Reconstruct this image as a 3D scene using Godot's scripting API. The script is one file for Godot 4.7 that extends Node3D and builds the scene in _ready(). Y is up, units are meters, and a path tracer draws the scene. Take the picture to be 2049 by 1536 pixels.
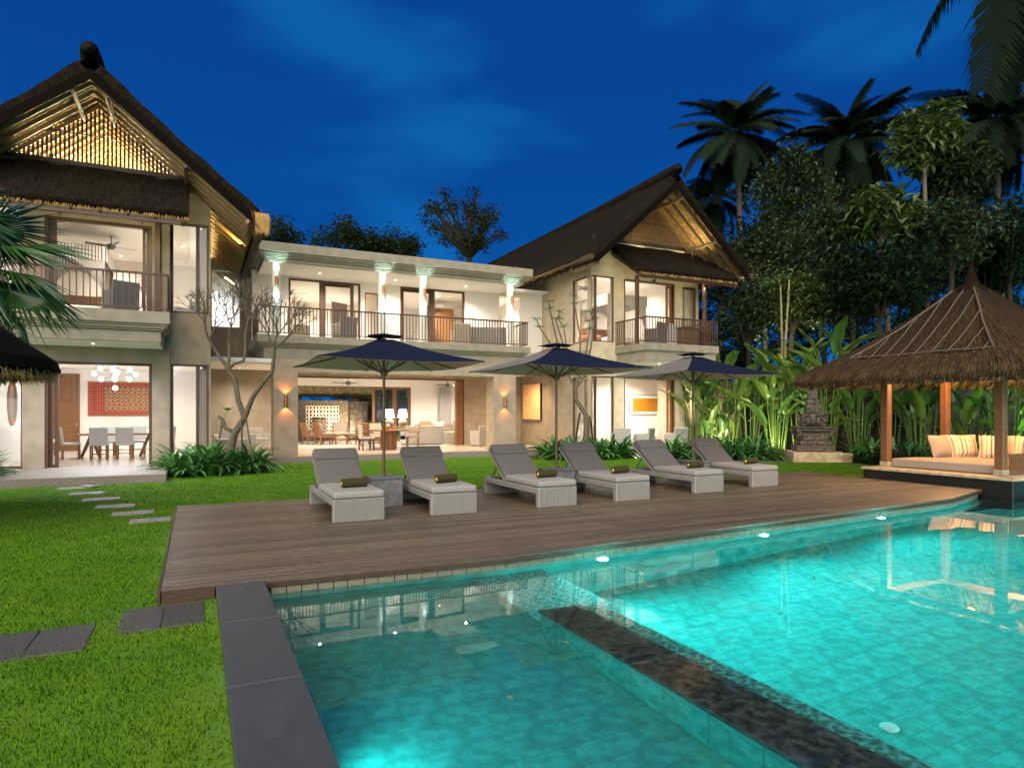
extends Node3D
# Night view of a two storey villa with thatched pavilions, a lawn, a timber deck with loungers and a lit pool.

class MB:
	var v := PackedVector3Array()
	var n := PackedVector3Array()
	var t := PackedVector2Array()
	func tri3(a: Vector3, b: Vector3, c: Vector3, na: Vector3, nb: Vector3, nc: Vector3, ta := Vector2(), tb := Vector2(), tc := Vector2()) -> void:
		v.append(a); v.append(c); v.append(b)
		n.append(na); n.append(nc); n.append(nb)
		t.append(ta); t.append(tc); t.append(tb)
	func tri(a: Vector3, b: Vector3, c: Vector3) -> void:
		var m := (b - a).cross(c - a).normalized()
		tri3(a, b, c, m, m, m)
	func quad(a: Vector3, b: Vector3, c: Vector3, d: Vector3) -> void:   # counter-clockwise seen from outside
		var m := (c - a).cross(d - b).normalized()
		tri3(a, b, c, m, m, m, Vector2(0, 1), Vector2(1, 1), Vector2(1, 0))
		tri3(a, c, d, m, m, m, Vector2(0, 1), Vector2(1, 0), Vector2(0, 0))
	func box(c: Vector3, s: Vector3, b := Basis()) -> void:
		var x := b.x * s.x * 0.5
		var y := b.y * s.y * 0.5
		var z := b.z * s.z * 0.5
		quad(c - x - y + z, c + x - y + z, c + x + y + z, c - x + y + z)
		quad(c + x - y - z, c - x - y - z, c - x + y - z, c + x + y - z)
		quad(c + x - y + z, c + x - y - z, c + x + y - z, c + x + y + z)
		quad(c - x - y - z, c - x - y + z, c - x + y + z, c - x + y - z)
		quad(c - x + y + z, c + x + y + z, c + x + y - z, c - x + y - z)
		quad(c - x - y - z, c + x - y - z, c + x - y + z, c - x - y + z)
	func span(a: Vector3, b: Vector3) -> void:      # box between two corners
		box((a + b) * 0.5, (b - a).abs())
	func cbox(c: Vector3, s: Vector3, k := 0.006, b := Basis()) -> void:   # box with chamfered edges
		var h := s * 0.5
		k = minf(k, minf(h.x, minf(h.y, h.z)) * 0.9)
		for ax in 3:
			for sg in [-1.0, 1.0]:
				var e := [Vector3(), Vector3(), Vector3()]
				e[0][ax] = h[ax] * sg
				var i := (ax + 1) % 3
				var j := (ax + 2) % 3
				e[1][i] = h[i] - k
				e[2][j] = (h[j] - k) * sg
				quad(c + b * (e[0] - e[1] - e[2]), c + b * (e[0] + e[1] - e[2]), c + b * (e[0] + e[1] + e[2]), c + b * (e[0] - e[1] + e[2]))
		for ax in 3:
			var i := (ax + 1) % 3
			var j := (ax + 2) % 3
			for si in [-1.0, 1.0]:
				for sj in [-1.0, 1.0]:
					var p := Vector3()
					var q := Vector3()
					p[i] = h[i] * si; p[j] = (h[j] - k) * sj
					q[i] = (h[i] - k) * si; q[j] = h[j] * sj
					var l := Vector3()
					l[ax] = h[ax] - k
					if si * sj > 0: quad(c + b * (p - l), c + b * (q - l), c + b * (q + l), c + b * (p + l))
					else: quad(c + b * (q - l), c + b * (p - l), c + b * (p + l), c + b * (q + l))
		for sx in [-1.0, 1.0]:
			for sy in [-1.0, 1.0]:
				for sz in [-1.0, 1.0]:
					var a := Vector3(h.x * sx, (h.y - k) * sy, (h.z - k) * sz)
					var d := Vector3((h.x - k) * sx, h.y * sy, (h.z - k) * sz)
					var f := Vector3((h.x - k) * sx, (h.y - k) * sy, h.z * sz)
					if sx * sy * sz > 0: tri(c + b * a, c + b * d, c + b * f)
					else: tri(c + b * a, c + b * f, c + b * d)
	func grid(p: PackedVector3Array, nu: int, nv: int, uvs := Vector2(1, 1), flip := false) -> void:   # (nu+1) x (nv+1) points, u fastest, smooth
		var w := nu + 1
		var nn := PackedVector3Array()
		nn.resize(p.size())
		for j in nv + 1:
			for i in w:
				var a := p[j * w + mini(i + 1, nu)] - p[j * w + maxi(i - 1, 0)]
				var b := p[mini(j + 1, nv) * w + i] - p[maxi(j - 1, 0) * w + i]
				var m := a.cross(b)
				nn[j * w + i] = (-m if flip else m).normalized()
		for j in nv:
			for i in nu:
				var k := j * w + i
				var ta := Vector2(uvs.x * i / nu, uvs.y * j / nv)
				var tb := Vector2(uvs.x * (i + 1) / nu, uvs.y * j / nv)
				var tc := Vector2(uvs.x * (i + 1) / nu, uvs.y * (j + 1) / nv)
				var td := Vector2(uvs.x * i / nu, uvs.y * (j + 1) / nv)
				if flip:
					tri3(p[k], p[k + w], p[k + w + 1], nn[k], nn[k + w], nn[k + w + 1], ta, td, tc)
					tri3(p[k], p[k + w + 1], p[k + 1], nn[k], nn[k + w + 1], nn[k + 1], ta, tc, tb)
				else:
					tri3(p[k], p[k + 1], p[k + w + 1], nn[k], nn[k + 1], nn[k + w + 1], ta, tb, tc)
					tri3(p[k], p[k + w + 1], p[k + w], nn[k], nn[k + w + 1], nn[k + w], ta, tc, td)
	func tube(path: Array, rad: Array, sides := 8, cap := true) -> void:
		var m := path.size()
		var side := Vector3(1, 0, 0)
		var rings := []
		for i in m:
			var d: Vector3 = (path[mini(i + 1, m - 1)] - path[maxi(i - 1, 0)]).normalized()
			if absf(side.dot(d)) > 0.95: side = Vector3(0, 0, 1) if absf(d.z) < 0.9 else Vector3(0, 1, 0)
			side = (side - d * side.dot(d)).normalized()
			var up := d.cross(side)
			var ring := PackedVector3Array()
			for k in sides:
				var a := TAU * k / sides
				ring.append(side * cos(a) + up * sin(a))
			rings.append(ring)
		var l := 0.0
		for i in m - 1:
			var l2: float = l + (path[i + 1] - path[i]).length()
			for k in sides:
				var q := (k + 1) % sides
				var r0: Vector3 = rings[i][k]
				var r1: Vector3 = rings[i][q]
				var r2: Vector3 = rings[i + 1][q]
				var r3: Vector3 = rings[i + 1][k]
				var a: Vector3 = path[i] + r0 * rad[i]
				var b: Vector3 = path[i] + r1 * rad[i]
				var c: Vector3 = path[i + 1] + r2 * rad[i + 1]
				var d: Vector3 = path[i + 1] + r3 * rad[i + 1]
				var u0 := float(k) / sides
				var u1 := float(k + 1) / sides
				tri3(a, b, c, r0, r1, r2, Vector2(u0, l), Vector2(u1, l), Vector2(u1, l2))
				tri3(a, c, d, r0, r2, r3, Vector2(u0, l), Vector2(u1, l2), Vector2(u0, l2))
			l = l2
		if cap:
			for k in sides:
				var q := (k + 1) % sides
				tri(path[0], path[0] + rings[0][q] * rad[0], path[0] + rings[0][k] * rad[0])
				tri(path[m - 1], path[m - 1] + rings[m - 1][k] * rad[m - 1], path[m - 1] + rings[m - 1][q] * rad[m - 1])
	func rod(a: Vector3, b: Vector3, r: float, sides := 6, r2 := -1.0) -> void:
		tube([a, b], [r, r if r2 < 0.0 else r2], sides)
	func lathe(c: Vector3, prof: Array, sides := 16) -> void:   # prof: Vector2(radius, height) from bottom to top
		for i in prof.size() - 1:
			var p: Vector2 = prof[i]
			var q: Vector2 = prof[i + 1]
			var e := q - p
			if e.length() < 1e-5: continue
			var m := Vector2(e.y, -e.x).normalized()
			for k in sides:
				var a0 := TAU * k / sides
				var a1 := TAU * (k + 1) / sides
				var d0 := Vector3(cos(a0), 0, -sin(a0))
				var d1 := Vector3(cos(a1), 0, -sin(a1))
				var up := Vector3(0, 1, 0)
				var n0 := d0 * m.x + up * m.y
				var n1 := d1 * m.x + up * m.y
				tri3(c + d0 * p.x + up * p.y, c + d1 * p.x + up * p.y, c + d1 * q.x + up * q.y, n0, n1, n1)
				tri3(c + d0 * p.x + up * p.y, c + d1 * q.x + up * q.y, c + d0 * q.x + up * q.y, n0, n1, n0)
	func ball(c: Vector3, r: Vector3, sides := 14, rows := 8) -> void:
		var p := PackedVector3Array()
		for j in rows + 1:
			var a := -PI / 2 + PI * j / rows
			for i in sides + 1:
				var b := TAU * i / sides
				p.append(c + Vector3(cos(a) * cos(b), sin(a), -cos(a) * sin(b)) * r)
		for j in rows:
			for i in sides:
				var k := j * (sides + 1) + i
				var w := sides + 1
				var q := [p[k], p[k + 1], p[k + w + 1], p[k + w]]
				var m := []
				for e in q: m.append(((e - c) / (r * r)).normalized())
				if j > 0: tri3(q[0], q[1], q[2], m[0], m[1], m[2])
				if j < rows - 1: tri3(q[0], q[2], q[3], m[0], m[2], m[3])
	func rbox(c: Vector3, s: Vector3, r: float, b := Basis(), puff := 0.0) -> void:   # cushion: rounded on every edge
		var h := s * 0.5
		r = minf(r, minf(h.x, minf(h.y, h.z)) * 0.98)
		for ax in 3:
			var i := (ax + 1) % 3
			var j := (ax + 2) % 3
			var su := _stops(h[i], r)
			var sv := _stops(h[j], r)
			for sg in [-1.0, 1.0]:
				var pts := []
				var nrm := []
				for y in sv:
					for x in su:
						var p := Vector3()
						p[ax] = h[ax] * sg; p[i] = x * sg; p[j] = y
						var inn := Vector3(clampf(p.x, -h.x + r, h.x - r), clampf(p.y, -h.y + r, h.y - r), clampf(p.z, -h.z + r, h.z - r))
						var d := (p - inn).normalized()
						var q := inn + d * r
						if puff > 0.0:
							var f := (1.0 - pow(q.x / h.x, 2.0)) * (1.0 - pow(q.z / h.z, 2.0))
							q.y += puff * f * signf(q.y)
						pts.append(c + b * q)
						nrm.append(b * d)
				var w := su.size()
				for y in sv.size() - 1:
					for x in w - 1:
						var k := y * w + x
						tri3(pts[k], pts[k + 1], pts[k + w + 1], nrm[k], nrm[k + 1], nrm[k + w + 1])
						tri3(pts[k], pts[k + w + 1], pts[k + w], nrm[k], nrm[k + w + 1], nrm[k + w])
	func _stops(h: float, r: float) -> Array:
		return [-h, -h + r * 0.35, -h + r, -h * 0.33 + r * 0.33, h * 0.33 - r * 0.33, h - r, h - r * 0.35, h]
	func poly(pts: PackedVector2Array, y0: float, y1: float, ch := 0.0) -> void:   # prism over a ground outline (x, z)
		var q := pts
		if Geometry2D.is_polygon_clockwise(q): q = q.duplicate(); q.reverse()
		var top := q
		var ins: Array = Geometry2D.offset_polygon(q, -ch) if ch > 0.0 else Array()
		if ins.size() == 1 and ins[0].size() == q.size():
			top = ins[0]
			var best := 0
			for k in top.size():
				if top[k].distance_to(q[0]) < top[best].distance_to(q[0]): best = k
			var rot := PackedVector2Array()
			for k in top.size(): rot.append(top[(best + k) % top.size()])
			top = rot
			if Geometry2D.is_polygon_clockwise(top) != Geometry2D.is_polygon_clockwise(q): top = q; ch = 0.0
		else: ch = 0.0
		var ix := Geometry2D.triangulate_polygon(top)
		for k in range(0, ix.size(), 3):
			var a := top[ix[k]]
			var b := top[ix[k + 1]]
			var c := top[ix[k + 2]]
			var up := Vector3(0, 1, 0)
			if (b - a).cross(c - a) > 0: var e := b; b = c; c = e
			tri3(Vector3(a.x, y1, a.y), Vector3(b.x, y1, b.y), Vector3(c.x, y1, c.y), up, up, up)
		var m := q.size()
		for k in m:
			var a := q[k]
			var b := q[(k + 1) % m]
			if ch > 0.0:
				var a2 := top[k]
				var b2 := top[(k + 1) % m]
				quad(Vector3(b.x, y1 - ch, b.y), Vector3(a.x, y1 - ch, a.y), Vector3(a2.x, y1, a2.y), Vector3(b2.x, y1, b2.y))
			quad(Vector3(b.x, y0, b.y), Vector3(a.x, y0, a.y), Vector3(a.x, y1 - ch, a.y), Vector3(b.x, y1 - ch, b.y))
	func upright(pts: PackedVector2Array, z0: float, z1: float) -> void:     # prism of an outline drawn in x and y
		var m := MB.new()
		m.poly(pts, z0, z1)
		for k in range(0, m.v.size(), 3):
			for q in [k, k + 2, k + 1]:
				v.append(Vector3(m.v[q].x, m.v[q].z, m.v[q].y))
				n.append(Vector3(m.n[q].x, m.n[q].z, m.n[q].y))
				t.append(m.t[q])
	func mesh() -> ArrayMesh:
		var a := []
		a.resize(Mesh.ARRAY_MAX)
		a[Mesh.ARRAY_VERTEX] = v
		a[Mesh.ARRAY_NORMAL] = n
		a[Mesh.ARRAY_TEX_UV] = t
		var am := ArrayMesh.new()
		if v.size(): am.add_surface_from_arrays(Mesh.PRIMITIVE_TRIANGLES, a)
		return am

var M := {}
var T := {}
var rng := RandomNumberGenerator.new()

func rf(a: float, b: float) -> float: return rng.randf_range(a, b)

func tag(o: Node, label := "", category := "", group := "", kind := "") -> Node:
	if label: o.set_meta("label", label)
	if category: o.set_meta("category", category)
	if group: o.set_meta("group", group)
	if kind: o.set_meta("kind", kind)
	return o

func thing(called: String, label: String, category: String, at := Vector3.ZERO, turn := 0.0, group := "") -> Node3D:
	var o := Node3D.new()
	o.name = called
	o.position = at
	o.rotation.y = turn
	tag(o, label, category, group)
	add_child(o, true)
	return o

func part(parent: Node, called: String, m, mat: Material, at := Vector3.ZERO, b := Basis()) -> MeshInstance3D:
	var o := MeshInstance3D.new()
	o.name = called
	o.mesh = m.mesh() if m is MB else m
	o.material_override = mat
	o.transform = Transform3D(b, at)
	parent.add_child(o, true)
	return o

func wpart(parent: Node3D, called: String, m, mat: Material) -> MeshInstance3D:   # shape given in world coordinates under an unturned thing
	return part(parent, called, m, mat, -parent.position)

func solo(called: String, label: String, category: String, m, mat: Material, at := Vector3.ZERO, turn := 0.0, group := "") -> MeshInstance3D:
	return tag(part(self, called, m, mat, at, Basis(Vector3.UP, turn)), label, category, group)

func struct(called: String, m, mat: Material) -> MeshInstance3D:
	return tag(part(self, called, m, mat), "", "", "", "structure")

func dup(o: Node3D, label: String, at: Vector3, turn := 0.0) -> Node3D:
	var c: Node3D = o.duplicate()
	c.name = o.name
	add_child(c, true)
	c.position = at
	c.rotation.y = turn
	c.set_meta("label", label)
	return c

func multi(parent: Node, called: String, mesh: Mesh, mat: Material, xs: Array, kind := "stuff") -> MultiMeshInstance3D:
	var mm := MultiMesh.new()
	mm.transform_format = MultiMesh.TRANSFORM_3D
	mm.mesh = mesh
	mm.instance_count = xs.size()
	for i in xs.size(): mm.set_instance_transform(i, xs[i])
	var o := MultiMeshInstance3D.new()
	o.name = called
	o.multimesh = mm
	o.material_override = mat
	if kind: o.set_meta("kind", kind)
	parent.add_child(o, true)
	return o

func one(c: Vector3, s: Vector3, k := 0.006, b := Basis()) -> MB:
	var m := MB.new()
	m.cbox(c, s, k, b)
	return m

func spanm(a: Vector3, b: Vector3, k := 0.0) -> MB:
	var m := MB.new()
	if k > 0.0: m.cbox((a + b) * 0.5, (b - a).abs(), k)
	else: m.span(a, b)
	return m

func wall(ax: int, u0: float, u1: float, y0: float, y1: float, w0: float, w1: float, holes: Array) -> MB:   # a wall along x (ax 0) or z (ax 2), from w0 to w1 thick, with holes [u0, u1, y0, y1]
	var m := MB.new()
	var us := [u0, u1]
	for h in holes:
		for e in [h[0], h[1]]:
			if e > u0 and e < u1 and not us.has(e): us.append(e)
	us.sort()
	for i in us.size() - 1:
		var c: float = (us[i] + us[i + 1]) * 0.5
		var y := y0
		var cut := []
		for h in holes:
			if c > h[0] and c < h[1]: cut.append([h[2], h[3]])
		cut.sort()
		cut.append([y1, y1])
		for k in cut:
			if k[0] > y + 1e-4:
				if ax == 0: m.span(Vector3(us[i], y, w0), Vector3(us[i + 1], k[0], w1))
				else: m.span(Vector3(w0, y, us[i]), Vector3(w1, k[0], us[i + 1]))
			y = maxf(y, k[1])
	return m

const NTH := ["first", "second", "third", "fourth", "fifth", "sixth", "seventh", "eighth", "ninth", "tenth", "eleventh", "twelfth", "thirteenth", "fourteenth", "fifteenth", "sixteenth", "seventeenth", "eighteenth", "nineteenth", "twentieth"]

func lin(r: float, g: float, b: float, a := 1.0) -> Color:
	var c := Color(r, g, b).linear_to_srgb()
	c.a = a
	return c

func noise_tex(called: String, freq: float, lo: float, hi: float, octaves := 4, size := 512, kind := FastNoiseLite.TYPE_SIMPLEX_SMOOTH, sd := 1) -> NoiseTexture2D:
	var f := FastNoiseLite.new()
	f.seed = sd
	f.noise_type = kind
	f.frequency = freq
	f.fractal_octaves = octaves
	var t := NoiseTexture2D.new()
	t.width = size
	t.height = size
	t.seamless = true
	t.noise = f
	var g := Gradient.new()
	g.set_color(0, Color(lo, lo, lo))
	g.set_color(1, Color(hi, hi, hi))
	t.color_ramp = g
	T[called] = t
	return t

# mat: linear base colour, roughness; tex/scale multiply the colour, bump/depth are relief in centimetres
func mat(called: String, c: Color, rough := 0.7, tex := "", scale := Vector3.ONE, bump := "", depth := 0.0, opt := {}) -> StandardMaterial3D:
	var m := StandardMaterial3D.new()
	m.resource_name = called
	m.albedo_color = c
	m.roughness = rough
	m.metallic_specular = opt.get("spec", 0.5)
	m.metallic = opt.get("metal", 0.0)
	if tex: m.albedo_texture = T[tex]
	if bump:
		m.heightmap_enabled = true
		m.heightmap_texture = T[bump]
		m.heightmap_scale = depth
	if (tex or bump):
		if not opt.get("uv", false):
			m.uv1_triplanar = true
			m.uv1_world_triplanar = opt.get("world", true)
			m.uv1_triplanar_sharpness = 4.0
		m.uv1_scale = scale
	if opt.has("back"):
		m.backlight_enabled = true
		m.backlight = opt.back
	if opt.has("sheen"):
		m.rim_enabled = true
		m.rim = opt.sheen
		m.rim_tint = 0.5
	M[called] = m
	return m

func glow(called: String, c: Color, e: float) -> StandardMaterial3D:
	var m := StandardMaterial3D.new()
	m.resource_name = called
	m.albedo_color = Color(0.8, 0.8, 0.8)
	m.emission_enabled = true
	m.emission = c
	m.emission_energy_multiplier = e
	M[called] = m
	return m

func omni(at: Vector3, c: Color, e: float, size: float, parent: Node = self) -> OmniLight3D:
	var l := OmniLight3D.new()
	l.name = "lamp_light"
	l.light_color = c
	l.light_energy = e
	l.light_size = size
	l.omni_range = 20.0
	l.omni_attenuation = 2.0
	l.shadow_enabled = true
	l.position = at
	parent.add_child(l, true)
	return l

func spot(at: Vector3, towards: Vector3, angle: float, c: Color, e: float, size := 0.05, soft := 0.6, parent: Node = self) -> SpotLight3D:
	var l := SpotLight3D.new()
	l.name = "lamp_light"
	l.light_color = c
	l.light_energy = e
	l.light_size = size
	l.spot_angle = angle
	l.spot_angle_attenuation = soft
	l.spot_range = 30.0
	l.spot_attenuation = 2.0
	l.shadow_enabled = true
	var d := towards.normalized()
	var up := Vector3.UP if absf(d.y) < 0.95 else Vector3.FORWARD
	l.transform = Transform3D(Basis.looking_at(d, up), at)
	parent.add_child(l, true)
	return l

const FLOOR := 0.2      # ground storey floor
const UP := 4.1         # first storey floor
const EYE := Vector3(0, 1.65, 0)
const WATER := -0.02
const WARM := Color(1.0, 0.86, 0.69)
const WHITE := Color(1.0, 0.95, 0.885)
const CYAN := Color(0.20, 0.97, 0.97)

func _ready() -> void:
	rng.seed = 77
	# ---- camera, sky, sun, exposure
	var cam := Camera3D.new()
	cam.name = "camera"
	cam.projection = Camera3D.PROJECTION_FRUSTUM
	cam.keep_aspect = Camera3D.KEEP_HEIGHT
	cam.near = 0.1
	cam.far = 400.0
	cam.size = 0.1 * 1536.0 / 1308.0
	cam.frustum_offset = Vector2(0.0, 0.1 * 55.0 / 1308.0)
	cam.position = EYE
	cam.rotation.y = -0.450721
	add_child(cam)
	var we := WorldEnvironment.new()
	we.name = "world_environment"
	var env := Environment.new()
	env.background_mode = Environment.BG_SKY
	env.tonemap_mode = Environment.TONE_MAPPER_LINEAR
	env.tonemap_exposure = 2.35
	env.sdfgi_enabled = true
	env.ssao_enabled = true
	env.ssil_enabled = true
	var sm := ProceduralSkyMaterial.new()
	sm.sky_top_color = lin(0.0008, 0.022, 0.118)
	sm.sky_horizon_color = lin(0.0012, 0.052, 0.190)
	sm.sky_curve = 0.16
	sm.ground_bottom_color = lin(0.001, 0.006, 0.02)
	sm.ground_horizon_color = lin(0.002, 0.02, 0.08)
	sm.sky_cover = sky_clouds()
	sm.sky_cover_modulate = Color(1, 1, 1)
	var sky := Sky.new()
	sky.sky_material = sm
	env.sky = sky
	we.environment = env
	add_child(we)
	var sun := DirectionalLight3D.new()
	sun.name = "dusk_light"
	sun.light_color = Color(1.0, 0.95, 0.86)
	sun.light_energy = 0.95
	sun.light_angular_distance = 85.0
	sun.sky_mode = DirectionalLight3D.SKY_MODE_LIGHT_ONLY
	sun.shadow_enabled = true
	sun.rotation = Vector3(deg_to_rad(-30.0), deg_to_rad(-36.0), 0)
	add_child(sun)
	textures()
	materials()
	# ---- large structure
	grounds()
	pool()
	deck()
	left_pavilion()
	central_house()
	right_pavilion()
	garden_wall()
	gazebos()
	trees()
	# ---- objects
	loungers()
	umbrellas()
	indoor_things()
	terrace_things()
	shrine()
	planting()
	# ---- small details
	lamps()
	small_things()

func sky_clouds() -> ImageTexture:   # thin high cloud and a few stars, alpha over black
	var im := Image.create(1024, 512, false, Image.FORMAT_RGBA8)
	var f := FastNoiseLite.new()
	f.seed = 5
	f.noise_type = FastNoiseLite.TYPE_SIMPLEX_SMOOTH
	f.frequency = 1.5
	f.fractal_octaves = 5
	for y in 256:
		var el := PI / 2 - PI * (y + 0.5) / 512.0
		for x in 1024:
			var az := TAU * (x + 0.5) / 1024.0
			var d := Vector3(cos(el) * cos(az), sin(el) * 1.7, cos(el) * sin(az))
			var q := Vector3(d.x * 1.1 + d.y * 1.4, d.y * 2.2, d.z * 1.1 + d.y * 0.9)
			var a := clampf((f.get_noise_3dv(q) + 0.05) * 1.9, 0.0, 1.0)
			a = a * a * (3 - 2 * a)
			im.set_pixel(x, y, Color(0.04, 0.28, 0.40, a * 0.36))
	return ImageTexture.create_from_image(im)

func image_tex(called: String, w: int, h: int, fn: Callable) -> void:
	var im := Image.create(w, h, false, Image.FORMAT_RGB8)
	for y in h:
		for x in w:
			im.set_pixel(x, y, fn.call(float(x) / w, float(y) / h))
	T[called] = ImageTexture.create_from_image(im)

func textures() -> void:
	noise_tex("soft", 0.006, 0.72, 1.0, 4, 512, FastNoiseLite.TYPE_SIMPLEX_SMOOTH, 2)
	noise_tex("plain", 0.01, 0.86, 1.0, 5, 512, FastNoiseLite.TYPE_SIMPLEX_SMOOTH, 12)
	var worn := noise_tex("worn", 0.014, 0.55, 1.0, 6, 512, FastNoiseLite.TYPE_SIMPLEX_SMOOTH, 13)
	worn.color_ramp.offsets = PackedFloat32Array([0.30, 0.74])
	var lawn := noise_tex("lawn", 0.007, 0.8, 1.0, 5, 512, FastNoiseLite.TYPE_SIMPLEX_SMOOTH, 14)
	lawn.color_ramp.set_color(0, Color(0.78, 0.88, 0.7))
	lawn.color_ramp.set_color(1, Color(1.0, 0.97, 0.75))
	noise_tex("blot", 0.012, 0.35, 1.0, 5, 512, FastNoiseLite.TYPE_SIMPLEX_SMOOTH, 3)
	noise_tex("fine", 0.06, 0.55, 1.0, 4, 512, FastNoiseLite.TYPE_SIMPLEX_SMOOTH, 4)
	noise_tex("grit", 0.15, 0.0, 1.0, 3, 512, FastNoiseLite.TYPE_SIMPLEX_SMOOTH, 6)
	noise_tex("grain", 0.02, 0.5, 1.0, 5, 512, FastNoiseLite.TYPE_SIMPLEX_SMOOTH, 7)
	noise_tex("ripple", 0.008, 0.0, 1.0, 2, 512, FastNoiseLite.TYPE_SIMPLEX_SMOOTH, 8)
	noise_tex("bark", 0.03, 0.3, 1.0, 5, 512, FastNoiseLite.TYPE_CELLULAR, 9)
	noise_tex("pebbly", 0.09, 0.3, 1.0, 2, 512, FastNoiseLite.TYPE_CELLULAR, 10)
	image_tex("weave", 64, 64, func(u: float, v: float):
		var a := sin(u * TAU * 4.0)
		var s := sin(v * TAU * 8.0) * (1.0 if a > 0.0 else -1.0)
		var q := 0.5 + 0.5 * s * sqrt(absf(a))
		return Color(q, q, q))
	image_tex("weave_tone", 64, 64, func(u: float, v: float):
		var a := sin(u * TAU * 4.0)
		var s := sin(v * TAU * 8.0) * (1.0 if a > 0.0 else -1.0)
		var q := 0.42 + 0.58 * (0.5 + 0.5 * s * sqrt(absf(a)))
		return Color(q, q, q))
	var nf := FastNoiseLite.new()
	nf.frequency = 0.9
	image_tex("straw", 256, 256, func(u: float, v: float):    # many short strokes that run along v
		var q := 0.0
		for k in 3:
			var fx: float = [24.0, 55.0, 110.0][k]
			var fy: float = [2.0, 4.0, 7.0][k]
			var a := TAU * u
			var b := TAU * v
			q += nf.get_noise_3d(cos(a) * fx * 0.3 + k * 31.0, sin(a) * fx * 0.3 + cos(b) * fy * 0.3, sin(b) * fy * 0.3) * [0.5, 0.6, 0.5][k]
		q = clampf(0.62 + q, 0.2, 1.0)
		return Color(q, q, q))
	image_tex("stripes", 128, 8, func(u: float, v: float):
		var k := int(u * 16.0)
		var c: Color = [Color(0.86, 0.77, 0.66), Color(0.62, 0.50, 0.40), Color(0.80, 0.70, 0.60), Color(0.45, 0.36, 0.29), Color(0.90, 0.82, 0.72), Color(0.72, 0.61, 0.50)][(k * 7 + k / 3) % 6]
		return c)
	image_tex("curtain", 128, 8, func(u: float, v: float):
		return Color(0.93, 0.92, 0.91) if fmod(u * 16.0, 1.0) < 0.6 else Color(0.50, 0.48, 0.48))
	image_tex("batik", 256, 160, func(u: float, v: float):     # woven hanging: red border with diamonds, ochre field with dark scrolls
		var edge := minf(minf(u * 1.6, (1.0 - u) * 1.6), minf(v, 1.0 - v))
		if edge < 0.012: return Color(0.62, 0.45, 0.2)
		var left := u < 0.24
		if edge < 0.15 or left:
			var d := absf(fmod(u * 26.0, 1.0) - 0.5) + absf(fmod(v * 14.0, 1.0) - 0.5)
			if absf(edge - 0.148) < 0.008 or absf(u - 0.235) < 0.006: return Color(0.30, 0.16, 0.24)
			return Color(0.56, 0.22, 0.17) if d > 0.42 else Color(0.66, 0.38, 0.28)
		var q := sin(u * 38.0 + 2.2 * sin(v * 26.0)) * sin(v * 30.0 + 2.0 * sin(u * 31.0))
		return Color(0.33, 0.18, 0.26) if absf(q) < 0.17 else Color(0.66, 0.50, 0.33))
	var cf := FastNoiseLite.new()
	cf.frequency = 0.13
	cf.noise_type = FastNoiseLite.TYPE_CELLULAR
	image_tex("coral", 128, 192, func(u: float, v: float):      # relief of many small curls on the wall panel
		var q := clampf(0.5 - cf.get_noise_2d(u * 128.0, v * 192.0) * 0.9, 0.15, 1.0)
		return Color(q, q * 0.82, q * 0.62))
	image_tex("yellow_print", 64, 32, func(u: float, v: float):
		if u < 0.05 or u > 0.95 or v < 0.14 or v > 0.86: return Color(0.93, 0.92, 0.88)
		var q := 0.9 + 0.1 * sin(u * 60.0) * sin(v * 90.0)
		return Color(0.80 * q, 0.53 * q, 0.06))

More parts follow.
